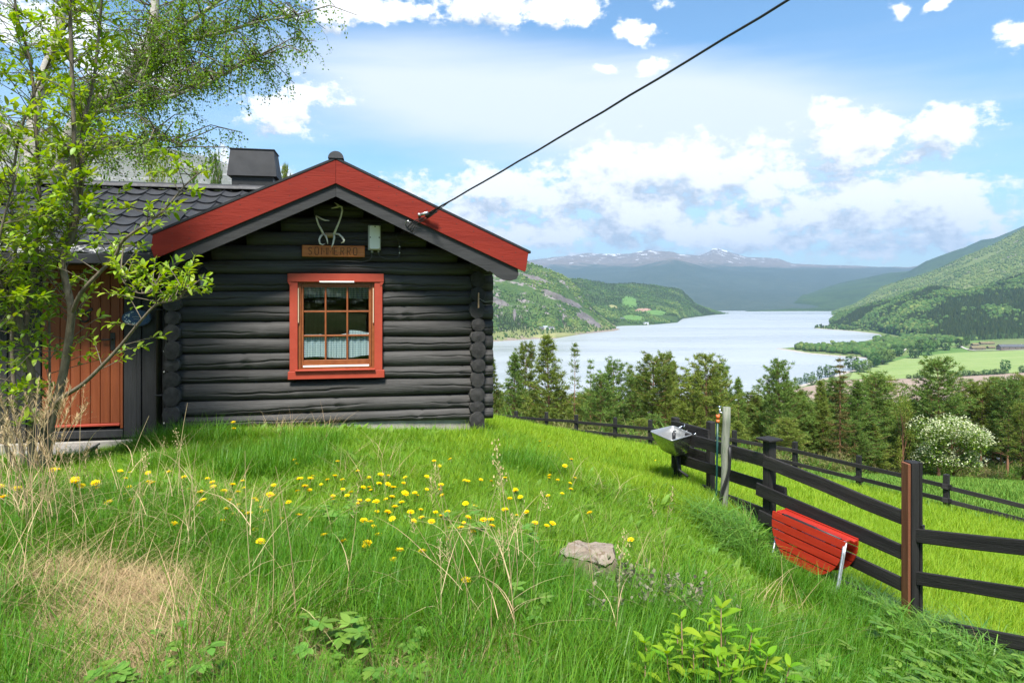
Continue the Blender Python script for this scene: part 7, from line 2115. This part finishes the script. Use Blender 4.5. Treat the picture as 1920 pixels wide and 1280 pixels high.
for i in range(76):
    px = 905 + i * 14.2 + rp_.uniform(-12, 12); Y = rp_.uniform(66, 92)
    tp2 = rp_.uniform(698, 775) + (10 if px > 1450 else 0)
    if px < 1165: tp2 = max(tp2, 738)
    if 1395 < px < 1445: tp2 = max(tp2, 742)
    kd = rp_.choice(['dense', 'round', 'round', 'tall', 'dense']); vi = rp_.randrange(len(PINES[kd]))
    tree_at('pine_tree', PINES[kd][vi], px, tp2, Y, rp_.uniform(85, 130), *([('pine filling the tree belt between log corner and sink', 'back pines left of the sink'), ('pine filling the tree belt between grey pole and dark spruce', 'back pines left of the spruce'), ('pine filling the dark belt right of the spruce', 'back pines right of the spruce')][0 if px < 1250 else 1 if px < 1575 else 2]), 12.0, W0[kd])
for i in range(26):
    px = 915 + i * 40 + rp_.uniform(-15, 15); Y = rp_.uniform(50, 60) if px < 1500 else rp_.uniform(57, 64)
    if 1700 < px < 1870: continue
    kd = rp_.choice(['dense', 'dense', 'round']); vi = rp_.randrange(len(PINES[kd]))
    tree_at('pine_tree', PINES[kd][vi], px, rp_.uniform(755, 800), Y, rp_.uniform(70, 100), 'low young pine at the foot of the pine belt', 'young pines along the wood edge', 12.0, W0[kd])
tree_at('birch_tree', DEC[0], 1690, 716, 66, 48, 'pale green young birch among the pines before the brown field', None, 8, 5.0)
tree_at('birch_tree', DEC[1], 1693, 742, 60, 44, 'yellow-green bush tree below the pale young birch', None, 8, 5.5)
tree_at('birch_tree', DEC[2], 1925, 830, 58, 60, 'green bush at the right edge under the pines', None, 8, 4)
# flowering bird cherry
Ml_blo = leaf_mat('white_blossom', (.50, .55, .30), (.66, .68, .46), trans=.3, mode='island', vary=.1, rough=.7, spec=.1)
Ml_blg = leaf_mat('blossom_tree_leaf', (.10, .19, .02), (.19, .28, .035), trans=.38, mode='island', vary=.18)
BT = decid_meshes(41, 5.2, 6.2, Ml_blg, n=6500, leaf=.21, m2=Ml_blo)
tree_at('blossom_tree', BT, 1788, 790, 54, 150, 'round bird cherry covered in white blossom below the pines', None, 5.2, 6.2)
# bushes and trees behind the cabin roof
for (px, tp2, wpx, Y, mm, h0, w0, lb) in ((292, 272, 90, 26, DEC[1], 8, 5.5, 'olive bush tree showing above the tiled roof'), (352, 296, 70, 25, DEC[2], 8, 4, 'green bush tree left of the chimney'), (404, 303, 46, 28, PINES['round'][0], 12, 6.6, 'small pine top just left of the chimney'), (534, 318, 46, 27, PINES['round'][1], 12, 6.6, 'small pine top just right of the chimney'),
                                  (180, 318, 110, 30, DEC[0], 8, 5, 'broad green tree behind the left part of the roof'), (40, 300, 130, 27, DEC[2], 8, 4, 'tall green tree behind the roof at the left edge')):
    tree_at('pine_tree' if mm in (PINES['round'][0], PINES['round'][1]) else 'broadleaf_tree', mm, px, tp2, Y, wpx, lb, None, h0, w0)
# trees on the slope behind the viewer; the window pane mirrors them
for i, (x, y, kd) in enumerate(((-9, -11, 'dense'), (-5.5, -14, 'round'), (-1.5, -12, 'dense'), (2.5, -15, 'dense'), (-12.5, -15, 'round'))):
    plant('pine_tree', PINES[kd][i % 3], x, y, 1.0, .85, 'pine standing behind the viewer and mirrored in the window', 'pines behind the viewer')
# rough undergrowth at the wood edge
def scrub(name, m, seed, n=260):
    g = np.random.default_rng(seed)
    P_ = g.normal(0, 1, (n, 3)) * np.array([.7, .7, .0]) + np.array([0, 0, 1.0]) * (g.random((n, 1)) ** 1.5) * 1.0
    V, Fq = needle_clumps(P_, np.full(n, .1), np.zeros((n, 3)), 3, .45, .05, g)
    return np_mesh(name, V, Fq, m)
Ml_brush = leaf_mat('brown_brush', (.16, .12, .055), (.17, .20, .05), trans=.2, mode='both', vary=.25)
SCR = [scrub('scrub', Ml_brush, 1), scrub('scrub', Ml_decid, 2), scrub('scrub', Ml_brush, 3)]
x = rng.uniform(-10, 75, 5200); y = rng.uniform(30, 84, 5200); z = H(x, y)
edge = np.where(x < 12, 36, np.where(x < 24, 48, 62 + .02 * x))
k_ = in_frame(x, y, z) & (y > edge)
lay('undergrowth', x[k_], y[k_], z[k_], rng.integers(0, 3, k_.sum()), SCR, .7, 1.5, 'brown and green undergrowth at the foot of the pines', cat='undergrowth', slope=False)

# ================================================================== FAR WOODS on the hills
def cone_tree(seed, m, h=1.0):
    g = np.random.default_rng(seed); q = MB()
    for k, (z0, z1, r_) in enumerate(((.06, .55, .23), (.32, .80, .17), (.58, 1.0, .10))):
        n = 6; V = [(r_ * g.uniform(.75, 1.2) * math.cos(6.283 * i / n + k), r_ * g.uniform(.75, 1.2) * math.sin(6.283 * i / n + k), z0 + g.uniform(-.04, .04)) for i in range(n)] + [(g.normal(0, .01), g.normal(0, .01), z1)]
        q.add(V, [(i, (i + 1) % n, n) for i in range(n)])
    return q.mesh('conifer', m, fix=False)
def ball_tree(seed, m):
    b = bmesh.new(); bmesh.ops.create_icosphere(b, subdivisions=2, radius=.42); g = np.random.default_rng(seed)
    for v in b.verts: v.co *= g.uniform(.80, 1.18); v.co.z = v.co.z * 1.1 + .5
    me = bpy.data.meshes.new('broadleaf'); b.to_mesh(me); b.free(); me.materials.append(m); return me
Mf_con = leaf_mat('far_conifer', (.026, .046, .014), (.05, .075, .02), trans=.1, mode='random', vary=.25, rough=.9, spec=.05)
Mf_dec = leaf_mat('far_broadleaf', (.062, .125, .028), (.105, .175, .042), trans=.2, mode='random', vary=.22, rough=.9, spec=.05)
Mf_dec2 = leaf_mat('far_light_broadleaf', (.125, .19, .045), (.20, .265, .07), trans=.2, mode='random', vary=.2, rough=.9, spec=.05)
FT = [cone_tree(1, Mf_con), cone_tree(2, Mf_con), ball_tree(3, Mf_dec), ball_tree(4, Mf_dec), ball_tree(5, Mf_dec2)]
CLEAR = {'left_hill': [(1052, 560, 38, 5, .42), (1104, 600, 24, 6.5, .5), (935, 566, 20, 5, .3), (1000, 521, 30, 3.5, .3), (965, 590, 3, 11, 0), (1045, 629, 40, 4, -.03)],
         'far_left_hill': [(1188, 596, 22, 5, .05), (1205, 582, 16, 3.5, -.05), (1232, 586, 20, 4, .1), (1180, 566, 14, 10, .2), (1150, 575, 9, 3, .2)]}
def hill_patch(hill_name, ell, m, label, name, lift, rough, seed):
    """outcrop or small field: a piece of the hillside raised a little above the woods' ground"""
    P = HILLS[hill_name]; nv, nu, _ = P.shape
    pr = np.stack([960 + P[..., 0] / P[..., 1] * F, HY - (P[..., 2] - CZ) / P[..., 1] * F], -1)
    cx_, cy_, rx_, ry_, sl_ = ell
    r2 = ((pr[..., 0] - cx_) / rx_) ** 2 + ((pr[..., 1] - cy_ - sl_ * (pr[..., 0] - cx_)) / ry_) ** 2
    I, J = np.where(r2 < 3)
    if not len(I): return
    i0, i1, j0, j1 = max(I.min() - 1, 0), min(I.max() + 1, nv - 1), max(J.min() - 1, 0), min(J.max() + 1, nu - 1)
    ku, kv = max(2, int(90 / max(1, j1 - j0))), max(2, int(60 / max(1, i1 - i0)))
    v = np.linspace(i0, i1, (i1 - i0) * kv + 1); u = np.linspace(j0, j1, (j1 - j0) * ku + 1)
    U_, V_ = np.meshgrid(u, v); i = np.minimum(V_.astype(int), nv - 2); j = np.minimum(U_.astype(int), nu - 2)
    a, b = (V_ - i)[..., None], (U_ - j)[..., None]
    Q = (P[i, j] * (1 - a) + P[i + 1, j] * a) * (1 - b) + (P[i, j + 1] * (1 - a) + P[i + 1, j + 1] * a) * b
    px = 960 + Q[..., 0] / Q[..., 1] * F; py = HY - (Q[..., 2] - CZ) / Q[..., 1] * F
    r2 = ((px - cx_) / rx_) ** 2 + ((py - cy_ - sl_ * (px - cx_)) / ry_) ** 2 + .5 * fbm(Q[..., 0] / 60, Q[..., 1] / 60, 4, seed)
    Q[..., 2] += lift * np.clip(1.15 - r2, -1.2, .6) * 2 + rough * fbm(Q[..., 0] / 22, Q[..., 1] / 22 + Q[..., 2] / 15, 4, seed + 3) * (r2 < 1.1)
    Fq = grid_faces(len(u), len(v)); ok = (r2 < 1.35).ravel(); Fq = Fq[ok[Fq].any(1)]
    tag(link_obj(name, np_mesh(name, Q.reshape(-1, 3), Fq, m, smooth=not rough)), label, name.replace('_', ' '), kind='structure')
M_rockf = simple_ground_mat('rock_face', ((.15, .13, .125), (.22, .195, .185), (.085, .08, .06)), .05, bump=0)
for e_, lb in zip(CLEAR['left_hill'][:5], ('long slanting rock face on the left hillside', 'pale rock slide above the left shore', 'rock face near the log corner', 'upper rock band on the left hillside', 'narrow rock gully on the left hillside')):
    hill_patch('left_hill', e_, M_rockf, lb, 'rock_face', 5, 9, 7)
M_hf = crop_mat('hillside_field', (.10, .20, .05), (.13, .23, .06)); M_hb = crop_mat('hillside_ploughed', (.34, .20, .15), (.38, .25, .19)); M_ht = crop_mat('shore_meadow', (.30, .27, .12), (.24, .26, .10))
for e_, m_, lb in zip(CLEAR['far_left_hill'], (M_hf, M_hb, M_hf, M_hf, M_ht), ('green shore field on the far headland', 'reddish ploughed patch on the far headland', 'green field right of the ploughed patch', 'steep green clearing on the far headland', 'tan clearing on the far headland')):
    hill_patch('far_left_hill', e_, m_, lb, 'hillside_field', 4, 0, 9)
hill_patch('left_hill', CLEAR['left_hill'][5], M_ht, 'tan shore meadow below the left hillside', 'hillside_field', 3, 0, 11)
def wood_on(hill_name, n, hmin, hmax, mixp, label, vmax=.75, seed=1, gap=.0, wl=200, shore=2):
    g = np.random.default_rng(seed); P = HILLS[hill_name]; nv, nu, _ = P.shape
    u = g.uniform(0, nu - 1.001, n); v = g.uniform(0, (nv - 1.001) * vmax, n)
    i, j = v.astype(int), u.astype(int); a, b = (v - i)[:, None], (u - j)[:, None]
    p = (P[i, j] * (1 - a) + P[i + 1, j] * a) * (1 - b) + (P[i, j + 1] * (1 - a) + P[i + 1, j + 1] * a) * b
    f = fbm(p[:, 0] / wl, p[:, 1] / wl, 4, seed)
    k = ((p[:, 2] > LAKE + shore + g.normal(0, 5, n)) | ((g.random(n) < .22) & (p[:, 2] > LAKE + 4))) & (f > gap + g.normal(0, .08, n))
    px = 960 + p[:, 0] / p[:, 1] * F; k &= (px > -60) & (px < 1990)
    py = HY - (p[:, 2] - CZ) / p[:, 1] * F
    for (cx_, cy_, rx_, ry_, sl_) in CLEAR.get(hill_name, ()):
        k &= ((px - cx_) / rx_) ** 2 + ((py - cy_ - sl_ * (px - cx_)) / ry_) ** 2 > 1 + g.normal(0, .45, n)
    p = p[k]; n = len(p); f2 = fbm(p[:, 0] / (wl * .8) + 9, p[:, 1] / (wl * .8), 4, seed + 5) + g.normal(0, .16, n)
    idx = np.where(f2 > mixp[0], g.integers(0, 2, n), np.where(f2 > mixp[1], g.integers(2, 4, n), 4))
    s = g.uniform(hmin, hmax, n); w = s * g.uniform(.75, 1.15, n)
    o = scatter('woodland', p - np.array([0, 0, .6]), np.c_[np.zeros((n, 2)), g.uniform(0, 6.28, n)], np.c_[w, w, s], idx, FT)
    return tag(o, label, 'woods', kind='stuff')
wood_on('left_hill', 34000, 5, 10, (.22, -.12), 'mixed woods covering the left hillside', seed=2, gap=-.10, wl=150, shore=26)
wood_on('far_left_hill', 22000, 6, 12, (.05, -.35), 'woods on the headland across the lake', seed=3, gap=-.24)
wood_on('dark_wood', 26000, 10, 17, (-.22, -.5), 'dark conifer woods on the hill behind the farm', seed=4, gap=-.7)
wood_on('sunlit_slope', 24000, 7, 13, (.46, .26), 'broadleaf woods coloured lighter to look sunlit on the slope', seed=5, gap=-.14)  # mostly the lighter trees, so the sun patch sits in their colour

# ---- trees, hedges and buildings on the valley floor
def floor_scatter(n, box, hmin, hmax, probs, label, seed):
    g = np.random.default_rng(seed)
    PX, PY = [], []
    for (px0, py0, px1, py1, wgt) in box:
        t = g.random(int(n * wgt)); PX.append(px0 + (px1 - px0) * t); PY.append(py0 + (py1 - py0) * t + g.normal(0, 1.6, len(t)))
    PX, PY = np.concatenate(PX), np.concatenate(PY); k = PY > HY + 20
    q_ = on_floor_many(PX[k], PY[k]); z = Hv(q_[:, 0], q_[:, 1]); k = z > LAKE + .3
    pts = np.c_[q_[k], z[k] - .5]
    pts = np.array(pts); n = len(pts); s = g.uniform(hmin, hmax, n); w = s * g.uniform(.8, 1.25, n)
    return tag(scatter('woodland', pts, np.c_[np.zeros((n, 2)), g.uniform(0, 6.28, n)], np.c_[w, w, s], g.choice(5, n, p=probs), FT), label, 'woods', kind='stuff')
floor_scatter(260, [(1492, 652, 1660, 660, 1.0), (1520, 656, 1640, 664, .6), (1560, 650, 1700, 652, .6)], 11, 17, [.1, .1, .35, .35, .1], 'broadleaf wood on the headland in the lake', 11)
floor_scatter(420, [(1640, 640, 1720, 640, .5), (1640, 652, 1760, 650, .7), (1690, 632, 1800, 640, .7), (1660, 645, 1740, 640, .5), (1620, 672, 1690, 664, .35), (1625, 684, 1665, 676, .2)], 10, 17, [.1, .1, .35, .35, .1], 'broadleaf trees along the bay behind the crop field', 12)
floor_scatter(340, [(1760, 640, 1920, 627, 1.0), (1800, 634, 1990, 622, .8), (1720, 628, 1900, 624, .6)], 12, 19, [.1, .1, .4, .3, .1], 'row of broadleaf trees behind the farm', 13)
floor_scatter(120, [(1528, 614, 1600, 617, .8), (1560, 611, 1660, 620, .8)], 10, 16, [.4, .3, .2, .1, 0], 'trees on the point across the bay', 14)
M_ftr = [mat('tree_trunk', (.1, .08, .06))]
def small_tree(m, seed, n=420):
    g = np.random.default_rng(seed); d = g.normal(0, 1, (n, 3)); d /= np.linalg.norm(d, axis=1)[:, None]
    lump = 1 + .22 * np.sin(d[:, 0] * 5 + seed) * np.sin(d[:, 1] * 4 + seed) * np.sin(d[:, 2] * 5)
    P_ = d * (.44 * lump * g.uniform(.75, 1.0, n))[:, None] * np.array([1, 1, 1.05]) + np.array([0, 0, .55])
    V, Fq = merge(pvb, pfb, frames(g.normal(0, 1, (n, 3))) * (.15 * g.uniform(.6, 1.2, n))[:, None, None], P_)
    me = np_mesh('broadleaf_tree', np.r_[V, [(-.03, 0, -.02), (.03, 0, -.02), (.02, 0, .5), (-.02, 0, .5), (0, -.03, -.02), (0, .03, -.02), (0, .02, .5), (0, -.02, .5)]], [Fq, np.array([[len(V), len(V) + 1, len(V) + 2, len(V) + 3], [len(V) + 4, len(V) + 5, len(V) + 6, len(V) + 7]])], [m, M_ftr[0]], mi=[0] * len(Fq) + [1, 1])
    return me
ST = [small_tree(Mf_dec, 1), small_tree(Mf_dec2, 2), small_tree(Mf_con, 3)]
def floor_tree(px, py, hpx, k, label, group, wk=1.0):
    q_ = on_floor(px, py); z = float(Hv(q_[:1], q_[1:2])[0]); h = hpx / F * q_[1]
    o = link_obj('broadleaf_tree', ST[k], None, (q_[0], q_[1], z), (0, 0, random.uniform(0, 6.28))); o.scale = (h * wk, h * wk, h)
    return tag(o, label, 'tree', group)
for (px, py, h, k, wk, lb) in ((1715, 672, 26, 0, 1.0, 'round green tree at the left end of the pasture trees'), (1741, 667, 30, 0, .8, 'dense green tree in the middle of the pasture'), (1726, 660, 24, 0, 1.0, 'broad tree behind the pasture tree pair'), (1750, 659, 22, 0, .9, 'dark green tree right of the pasture pair'), (1773, 657, 22, 0, 1.0, 'single round tree on the pasture left of the farm'), (1798, 653, 18, 2, .8, 'small dark tree just left of the log barn'),
                           (1812, 648, 16, 0, .9, 'tree at the corner of the turf roofed barn'), (1885, 700, 26, 0, .75, 'lone slim tree above the ploughed field edge'), (1862, 731, 26, 1, .95, 'pale yellow round tree on the lush green strip'), (1918, 699, 14, 0, 1.2, 'bush at the right end of the field edge'), (1687, 668, 22, 0, .8, 'tree at the bend of the shore road'),
                           (1500, 721, 14, 0, .9, 'small shore tree left of the beach row'), (1512, 719, 20, 0, .7, 'second shore tree on the pale beach'), (1524, 716, 20, 0, .5, 'slim shore tree in the beach row'), (1537, 712, 26, 0, .5, 'tallest slim tree of the beach row'), (1524, 722, 18, 1, 1.0, 'light bush below the beach row'),
                           (1556, 708, 24, 0, 1.2, 'green bush left of the spruce top on the shore'), (1598, 694, 28, 0, 1.1, 'dark round tree at the head of the bay'), (1612, 698, 24, 1, 1.4, 'wide light green bush at the head of the bay'), (1625, 694, 20, 1, 1.2, 'light green bush beside the small boat landing'),
                           (1640, 689, 30, 0, .8, 'tall tree at the inner corner of the bay'), (1655, 684, 28, 0, 1.0, 'round tree along the shore road'), (1668, 678, 24, 1, 1.0, 'light tree along the shore road'), (1901, 632, 22, 2, .9, 'dark tree behind the long barn')):
    floor_tree(px, py, h, k, lb, None, wk)
for i in range(19):
    px = 1706 + i * 9.6 + random.uniform(-2, 2)
    if 1740 < px < 1772: continue
    py = np.interp(px, [1690, 1800, 1920], [711.5, 706.5, 700]) - .3
    floor_tree(px, py, random.uniform(8, 13), random.choice([0, 1, 0]), 'low hedge bush between the crop field and the ploughed field', 'hedge bushes along the ploughed field', 1.3)

M_turf = mat('turf_roof', (.15, .125, .06), (.20, .165, .085), rough=1, scale=.5)
M_slate = mat('dark_slate_roof', (.07, .075, .085), (.10, .105, .115), rough=.7, scale=.4)
M_oldlog = mat('old_timber_wall', (.11, .085, .065), (.17, .135, .105), rough=.9, scale=.3, stretch=(.3, .3, 3))
M_redbarn = mat('barn_red_wall', (.17, .025, .02), (.20, .03, .025), rough=.8, scale=.5)
M_wwall = mat('white_house_wall', (.62, .61, .58), (.7, .69, .66), rough=.8, scale=.5)
M_greyroof = mat('grey_sheet_roof', (.32, .35, .38), (.38, .41, .44), rough=.5, scale=.3)
M_win = mat('dark_window', (.02, .025, .03), rough=.2)
def house(px, py, L, D, hw, hr, ang, wallm, roofm, label, cat='building', name='farm_building', nwin=3, chimney=False, floor=True, loc=None):
    q_ = on_floor(px, py) if floor else None
    base = (q_[0], q_[1], float(Hv(q_[:1], q_[1:2])[0]) - .2) if floor else loc
    b = empty(name, base, ang, label, cat)
    q = MB(); q.prism([(-D / 2, -2), (D / 2, -2), (D / 2, hw), (0, hw + hr), (-D / 2, hw)], -L / 2, L / 2, axis='X'); q.build('wall', wallm, b)
    ov = .5
    for s in (-1, 1):
        q = MB(); q.prism([(0, hw + hr + .1), (s * (D / 2 + ov), hw - ov * hr / (D / 2) + .1), (s * (D / 2 + ov), hw - ov * hr / (D / 2) + .45), (0, hw + hr + .45)], -L / 2 - ov, L / 2 + ov, axis='X'); q.build('roof', roofm, b)
    for i in range(nwin):
        xx = -L / 2 + L * (i + .5) / nwin
        q = MB(); q.box((xx - .8, -D / 2 - .06, hw * .35), (xx + .8, -D / 2 + .05, hw * .78)); q.build('window', M_win, b)
    if chimney:
        q = MB(); q.box((L * .15, -.4, hw + hr - .3), (L * .15 + .8, .4, hw + hr + 1.2)); q.build('chimney', M_wwall, b)
    return b
house(1833, 655.5, 34, 11, 5.0, 4.2, .08, M_oldlog, M_turf, 'long dark timber barn with turf roof at the left of the farm', nwin=2)
house(1828, 648, 18, 9, 3.6, 3.2, .2, M_oldlog, M_turf, 'small turf roofed house behind the timber barn', nwin=2)
house(1850, 645.5, 34, 10, 3.6, 3.4, -.05, M_oldlog, M_turf, 'low building with a pale turf roof behind the farm yard', nwin=4, chimney=True)
house(1858, 653, 17, 8, 3.2, 2.6, .05, M_oldlog, M_turf, 'low turf roofed shed between the two barns', nwin=1)
house(1905, 654.5, 84, 15, 6.5, 5.0, .02, M_oldlog, M_slate, 'very long timber barn with a dark slate roof', nwin=6, chimney=True)
house(1758, 640, 15, 9, 4.2, 4.0, .3, M_redbarn, M_greyroof, 'red barn among the trees left of the farm', nwin=2, name='red_barn')
house(1707, 639, 9, 8, 4.5, 3.2, .6, M_wwall, M_slate, 'small white house between the trees by the bay', nwin=2, name='white_house')
house(1528, 656.5, 34, 13, 4.0, 3.2, .05, M_redbarn, M_greyroof, 'boathouse with pale grey roof on the headland', nwin=3, name='boathouse')
house(1605, 647, 40, 12, 3.5, 2.0, .1, M_wwall, M_wwall, 'long white roofed hall on the headland', nwin=3, name='white_hall')
house(1627, 665, 16, 10, 3.5, 3.4, .8, M_wwall, M_greyroof, 'pale roofed cottage at the root of the headland', nwin=2, name='cottage')
house(1648, 638.5, 22, 10, 3.5, 2.6, .3, M_wwall, M_wwall, 'white boat store by the far bay', nwin=2, name='boat_store')
house(1632, 688, 12, 8, 3.0, 2.6, .5, M_wwall, M_wwall, 'small white boat landing hut at the head of the bay', nwin=1, name='landing_hut')
def on_hill(nm, px, py):
    P = HILLS[nm]; pr = np.stack([960 + P[..., 0] / P[..., 1] * F, HY - (P[..., 2] - CZ) / P[..., 1] * F], -1)
    d = np.hypot(pr[..., 0] - px, pr[..., 1] - py); i = np.unravel_index(np.argmin(d), d.shape); return tuple(P[i])
for (nm, px, py, L, wm, rm, lb) in (('left_hill', 1024, 616, 16, M_wwall, M_greyroof, 'white farmhouse on the left shore'), ('left_hill', 1034, 617, 20, M_wwall, M_slate, 'grey roofed farmhouse beside the white one on the left shore'), ('left_hill', 1015, 618, 16, M_oldlog, M_slate, 'dark barn beside the farmhouses on the left shore'),
                                   ('far_left_hill', 1166, 600, 22, M_oldlog, M_slate, 'dark farmhouse on the far headland'), ('far_left_hill', 1210, 607, 26, M_wwall, M_greyroof, 'white house at the tip of the far headland')):
    house(0, 0, L, L * .6, 5, 4, random.uniform(-.4, .4), wm, rm, lb, floor=False, loc=on_hill(nm, px, py), name='farmhouse', nwin=2)

def strip(name, pxs, w, m, label, cat='road', lift=1.6):
    p = np.array([on_floor(*q) for q in pxs]); t = np.linspace(0, 1, len(p)); u = np.linspace(0, 1, 70)
    c = np.c_[np.interp(u, t, p[:, 0]), np.interp(u, t, p[:, 1])]
    tan = np.gradient(c, axis=0); nrm = np.c_[-tan[:, 1], tan[:, 0]]; nrm /= np.linalg.norm(nrm, axis=1)[:, None]
    rows = [np.c_[a_, Hv(a_[:, 0], a_[:, 1]) + lift] for a_ in (c - nrm * w / 2, c + nrm * w / 2)]
    return tag(link_obj(name, np_mesh(name, np.concatenate(rows), grid_faces(70, 2), m, smooth=True)), label, cat, kind='structure')
M_road = mat('pale_gravel_road', (.42, .39, .34), (.5, .47, .42), rough=1, scale=.3)
strip('road', [(1799, 649), (1806, 652.5), (1815, 656), (1830, 658), (1870, 657.2), (1920, 656.5), (2000, 656)], 6, M_road, 'pale gravel road curving in front of the farm')
strip('road', [(1560, 763), (1650, 757), (1730, 753), (1800, 748), (1860, 744), (1920, 740), (2000, 736)], 4.5, M_road, 'pale farm track below the ploughed field')
strip('road', [(1640, 676), (1660, 669), (1690, 663), (1700, 652), (1690, 645), (1670, 640)], 6, M_road, 'shore road between the trees and the bay')
